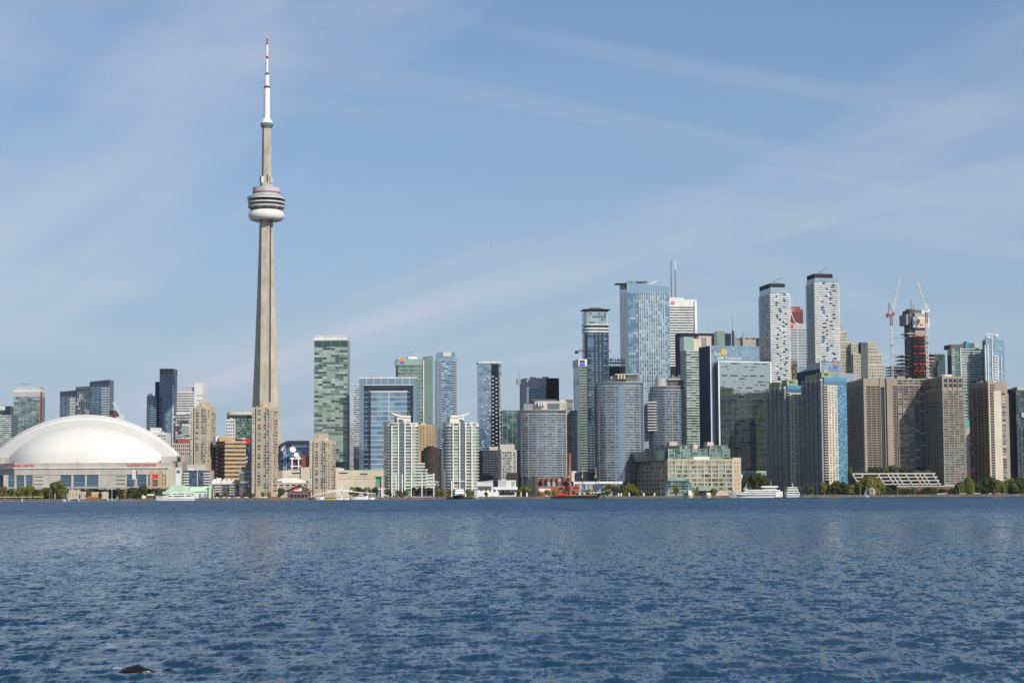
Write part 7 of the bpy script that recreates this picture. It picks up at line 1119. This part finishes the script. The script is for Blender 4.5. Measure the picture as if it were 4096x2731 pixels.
# ------------------------------------------------------------ water
def water():
    rows = [9.0]
    while rows[-1] < 1904:
        d = rows[-1]; rows.append(d * (1.0026 + min(.0105, max(0, d - 80) * .000022)) if d > 24 else d * 1.012)
    rows[-1] = 1904.0; rows = np.array(rows)
    ang = np.concatenate([np.linspace(-75, -33, 40)[:-1], np.linspace(-33, 33, 750), np.linspace(33, 75, 40)[1:]]); ta = np.tan(np.radians(ang))
    X = rows[:, None] * ta[None, :]; Yv = np.repeat(rows[:, None], len(ta), 1); Z = np.zeros_like(X); r = np.random.default_rng(4)
    dxs = rows * math.radians(44 / 500) * 1.1; dys = np.gradient(rows)
    n = 90; lam = .36 * (2.0 / .36) ** r.random(n); th = np.radians(-80 + r.normal(size=n) * 36)
    for l, t in zip(lam, th):
        k = 2 * math.pi / l; amp = WV['amp'] * l * (.5 if l > 1.8 else 1.0) * r.uniform(.6, 1.2)
        kx, ky = k * math.cos(t), k * math.sin(t)
        res = np.maximum(np.abs(ky) * dys, np.abs(kx) * dxs) / (2 * math.pi); att = np.clip(1.35 - res * 3.0, 0, 1)
        if att.max() <= 0: continue
        m_ = att > 0; ph = r.uniform(0, 6.28); Z[m_] += amp * att[m_][:, None] * np.sin(kx * X[m_] + ky * Yv[m_] + ph)
    Z = Z + WV['sharp'] * Z * np.abs(Z)
    pass
    nr, nc = X.shape; co = np.stack([X, Yv, Z], 2).reshape(-1, 3).astype(np.float32); me = bpy.data.meshes.new('water'); me.vertices.add(nr * nc); me.vertices.foreach_set('co', co.ravel())
    i = np.arange((nr - 1) * nc).reshape(nr - 1, nc)[:, :-1].ravel(); f = np.stack([i, i + 1, i + nc + 1, i + nc], 1).astype(np.int32); me.loops.add(f.size); me.loops.foreach_set('vertex_index', f.ravel()); me.polygons.add(len(f)); me.polygons.foreach_set('loop_start', np.arange(0, f.size, 4, dtype=np.int32)); me.polygons.foreach_set('use_smooth', np.ones(len(f), dtype=bool)); me.update(calc_edges=True)
    mt = bpy.data.materials.new('lake_water'); mt.use_nodes = True; nt = mt.node_tree; N, L = nt.nodes, nt.links; b = N['Principled BSDF']; b.inputs['Base Color'].default_value = (*WV['col'], 1); b.inputs['Roughness'].default_value = WV['rough']; b.inputs['IOR'].default_value = 1.333
    ge = N.new('ShaderNodeNewGeometry'); cur = ge.outputs['Normal']      # small wavelets: slopes from noise at several sizes
    sp_ = N.new('ShaderNodeSeparateXYZ'); L.new(ge.outputs['Position'], sp_.inputs[0]); chop = N.new('ShaderNodeMapRange'); chop.inputs[1].default_value = 40; chop.inputs[2].default_value = 480; chop.inputs[3].default_value = .1; chop.inputs[4].default_value = 2.0; L.new(sp_.outputs[1], chop.inputs[0])   # choppier out in the open harbour than in the lee of the near shore
    for sc_, sy, slope, dt in WV['oct']:
        mp = N.new('ShaderNodeMapping'); mp.inputs['Scale'].default_value = (sc_, sy, sc_); mp.inputs['Rotation'].default_value = (0, 0, R(8)); mp.inputs['Location'].default_value = (sc_ * 3, 0, 0); L.new(ge.outputs['Position'], mp.inputs[0]); no = N.new('ShaderNodeTexNoise'); no.inputs['Scale'].default_value = 1; no.inputs['Detail'].default_value = dt; L.new(mp.outputs[0], no.inputs['Vector'])
        su = N.new('ShaderNodeVectorMath'); su.operation = 'SUBTRACT'; L.new(no.outputs['Color'], su.inputs[0]); su.inputs[1].default_value = (.5, .5, .5)
        ml = N.new('ShaderNodeVectorMath'); ml.operation = 'MULTIPLY'; L.new(su.outputs[0], ml.inputs[0]); ml.inputs[1].default_value = (slope * .5, slope, 0)
        ab = N.new('ShaderNodeVectorMath'); ab.operation = 'ABSOLUTE'; L.new(ml.outputs[0], ab.inputs[0]); fl = N.new('ShaderNodeVectorMath'); fl.operation = 'MULTIPLY'; L.new(ab.outputs[0], fl.inputs[0]); fl.inputs[1].default_value = (0, -1, 0)   # out in the harbour the steeper side of each wavelet faces the near shore
        sc2 = N.new('ShaderNodeVectorMath'); sc2.operation = 'SCALE'; L.new(fl.outputs[0], sc2.inputs[0]); L.new(chop.outputs[0], sc2.inputs['Scale'])
        for q in (ml.outputs[0], sc2.outputs[0]): ad = N.new('ShaderNodeVectorMath'); ad.operation = 'ADD'; L.new(cur, ad.inputs[0]); L.new(q, ad.inputs[1]); cur = ad.outputs[0]
    nz = N.new('ShaderNodeVectorMath'); nz.operation = 'NORMALIZE'; L.new(cur, nz.inputs[0]); L.new(nz.outputs[0], b.inputs['Normal']); me.materials.append(mt)
    o = place(me, 'water'); o['kind'] = 'structure'
WV = dict(amp=.0042, sharp=1.0, col=(.010, .041, .078), rough=.12, oct=((.10, .012, .10, 3), (.8, .10, .26, 2), (2.8, .7, .6, 2), (8.5, 3.2, .85, 2)))
water()
c = ray(548, 2686); y0 = -CZ / c[1]; x0 = c[0] * y0
rk = thing('rock', 'small dark wet rock breaking the water nearest the camera, waves washing it', 'rock', (x0, y0, 0)); r = np.random.default_rng(8); vs = []; fs = []; nu, nv = 14, 6
for j in range(nv + 1):
    for i in range(nu):
        a = 2 * math.pi * i / nu; q = math.cos(math.pi / 2 * j / nv * .98); k = 1 + .22 * math.sin(a * 3 + j) + r.normal() * .05
        vs.append((.42 * q * k * math.cos(a) + .05 * j / nv, .3 * q * k * math.sin(a), -.08 + .22 * (j / nv) ** .8 * (1 + .1 * math.cos(a + 2.6))))
for j in range(nv):
    for i in range(nu): fs.append((j * nu + i, j * nu + (i + 1) % nu, (j + 1) * nu + (i + 1) % nu, (j + 1) * nu + i))
fs.append([nv * nu + i for i in range(nu)]); m('wet_rock', (.010, .010, .010), rough=.3, spec=.5, scale=6, var=.4); part('stone', MB().add(vs, fs), 'wet_rock', rk, smooth=True)
mb = MB()
for i, (dx, dy, s1) in enumerate(((.62, .06, .5),)): mb.lathe([(s1 * .32, -.05), (s1 * .26, .02), (s1 * .1, .06), (.005, .065)], 10, dx, dy)
part('stone', mb, 'wet_rock', rk, smooth=True)
sp = thing('spray', 'small splash of white spray on the wet rock near the camera', 'spray', (x0 - .42, y0 - .1, .06)); mb = MB()
for k in range(60):
    q = Vector((r.normal() * .07, r.normal() * .04, abs(r.normal()) * .035)); s = r.uniform(.003, .008); mb.add([tuple(q + Vector(v) * s) for v in ((1, 0, 0), (-1, 0, 0), (0, 1, 0), (0, -1, 0), (0, 0, 1), (0, 0, -1))], [(0, 2, 4), (2, 1, 4), (1, 3, 4), (3, 0, 4), (2, 0, 5), (1, 2, 5), (3, 1, 5), (0, 3, 5)])
part('droplets', mb, 'white_paint', sp)['kind'] = 'stuff'
# distant aircraft over the lake-side sky
c = P(1964, 974, 6000); t = thing('airplane', 'tiny white airliner high above the city', 'airplane', tuple(c), R(5)); part('fuselage', MB().tube((-8, 0, 0), (6, 0, 0), 1.1, 8, 1.1).tube((6, 0, 0), (9, 0, -.2), 1.1, 8, .2).tube((-8, 0, 0), (-12, 0, .8), 1.1, 8, .3), 'white_panel', t); part('wing', MB().prism([(-2, -12), (0, -12), (3, 0), (0, 12), (-2, 12), (-2, 0)], -.2, .1), 'white_panel', t); part('tail', MB().prof([(-12, .6), (-9.5, .6), (-11.5, 4)], -.15, .15), 'white_panel', t)
# ------------------------------------------------------------ light haze over the lake and city
HAZE = 0.000012
if HAZE:
    h = part('haze', MB().box(-14000, 14000, -14000, 13500, -8, 640), 'white_paint', None); h.data.materials.clear(); mt = bpy.data.materials.new('haze_air'); mt.use_nodes = True; N = mt.node_tree.nodes; N.remove(N['Principled BSDF']); pv = N.new('ShaderNodeVolumePrincipled'); pv.inputs['Color'].default_value = (.82, .9, 1, 1); pv.inputs['Density'].default_value = HAZE; mt.node_tree.links.new(pv.outputs[0], N['Material Output'].inputs['Volume']); h.data.materials.append(mt); h['kind'] = 'stuff'
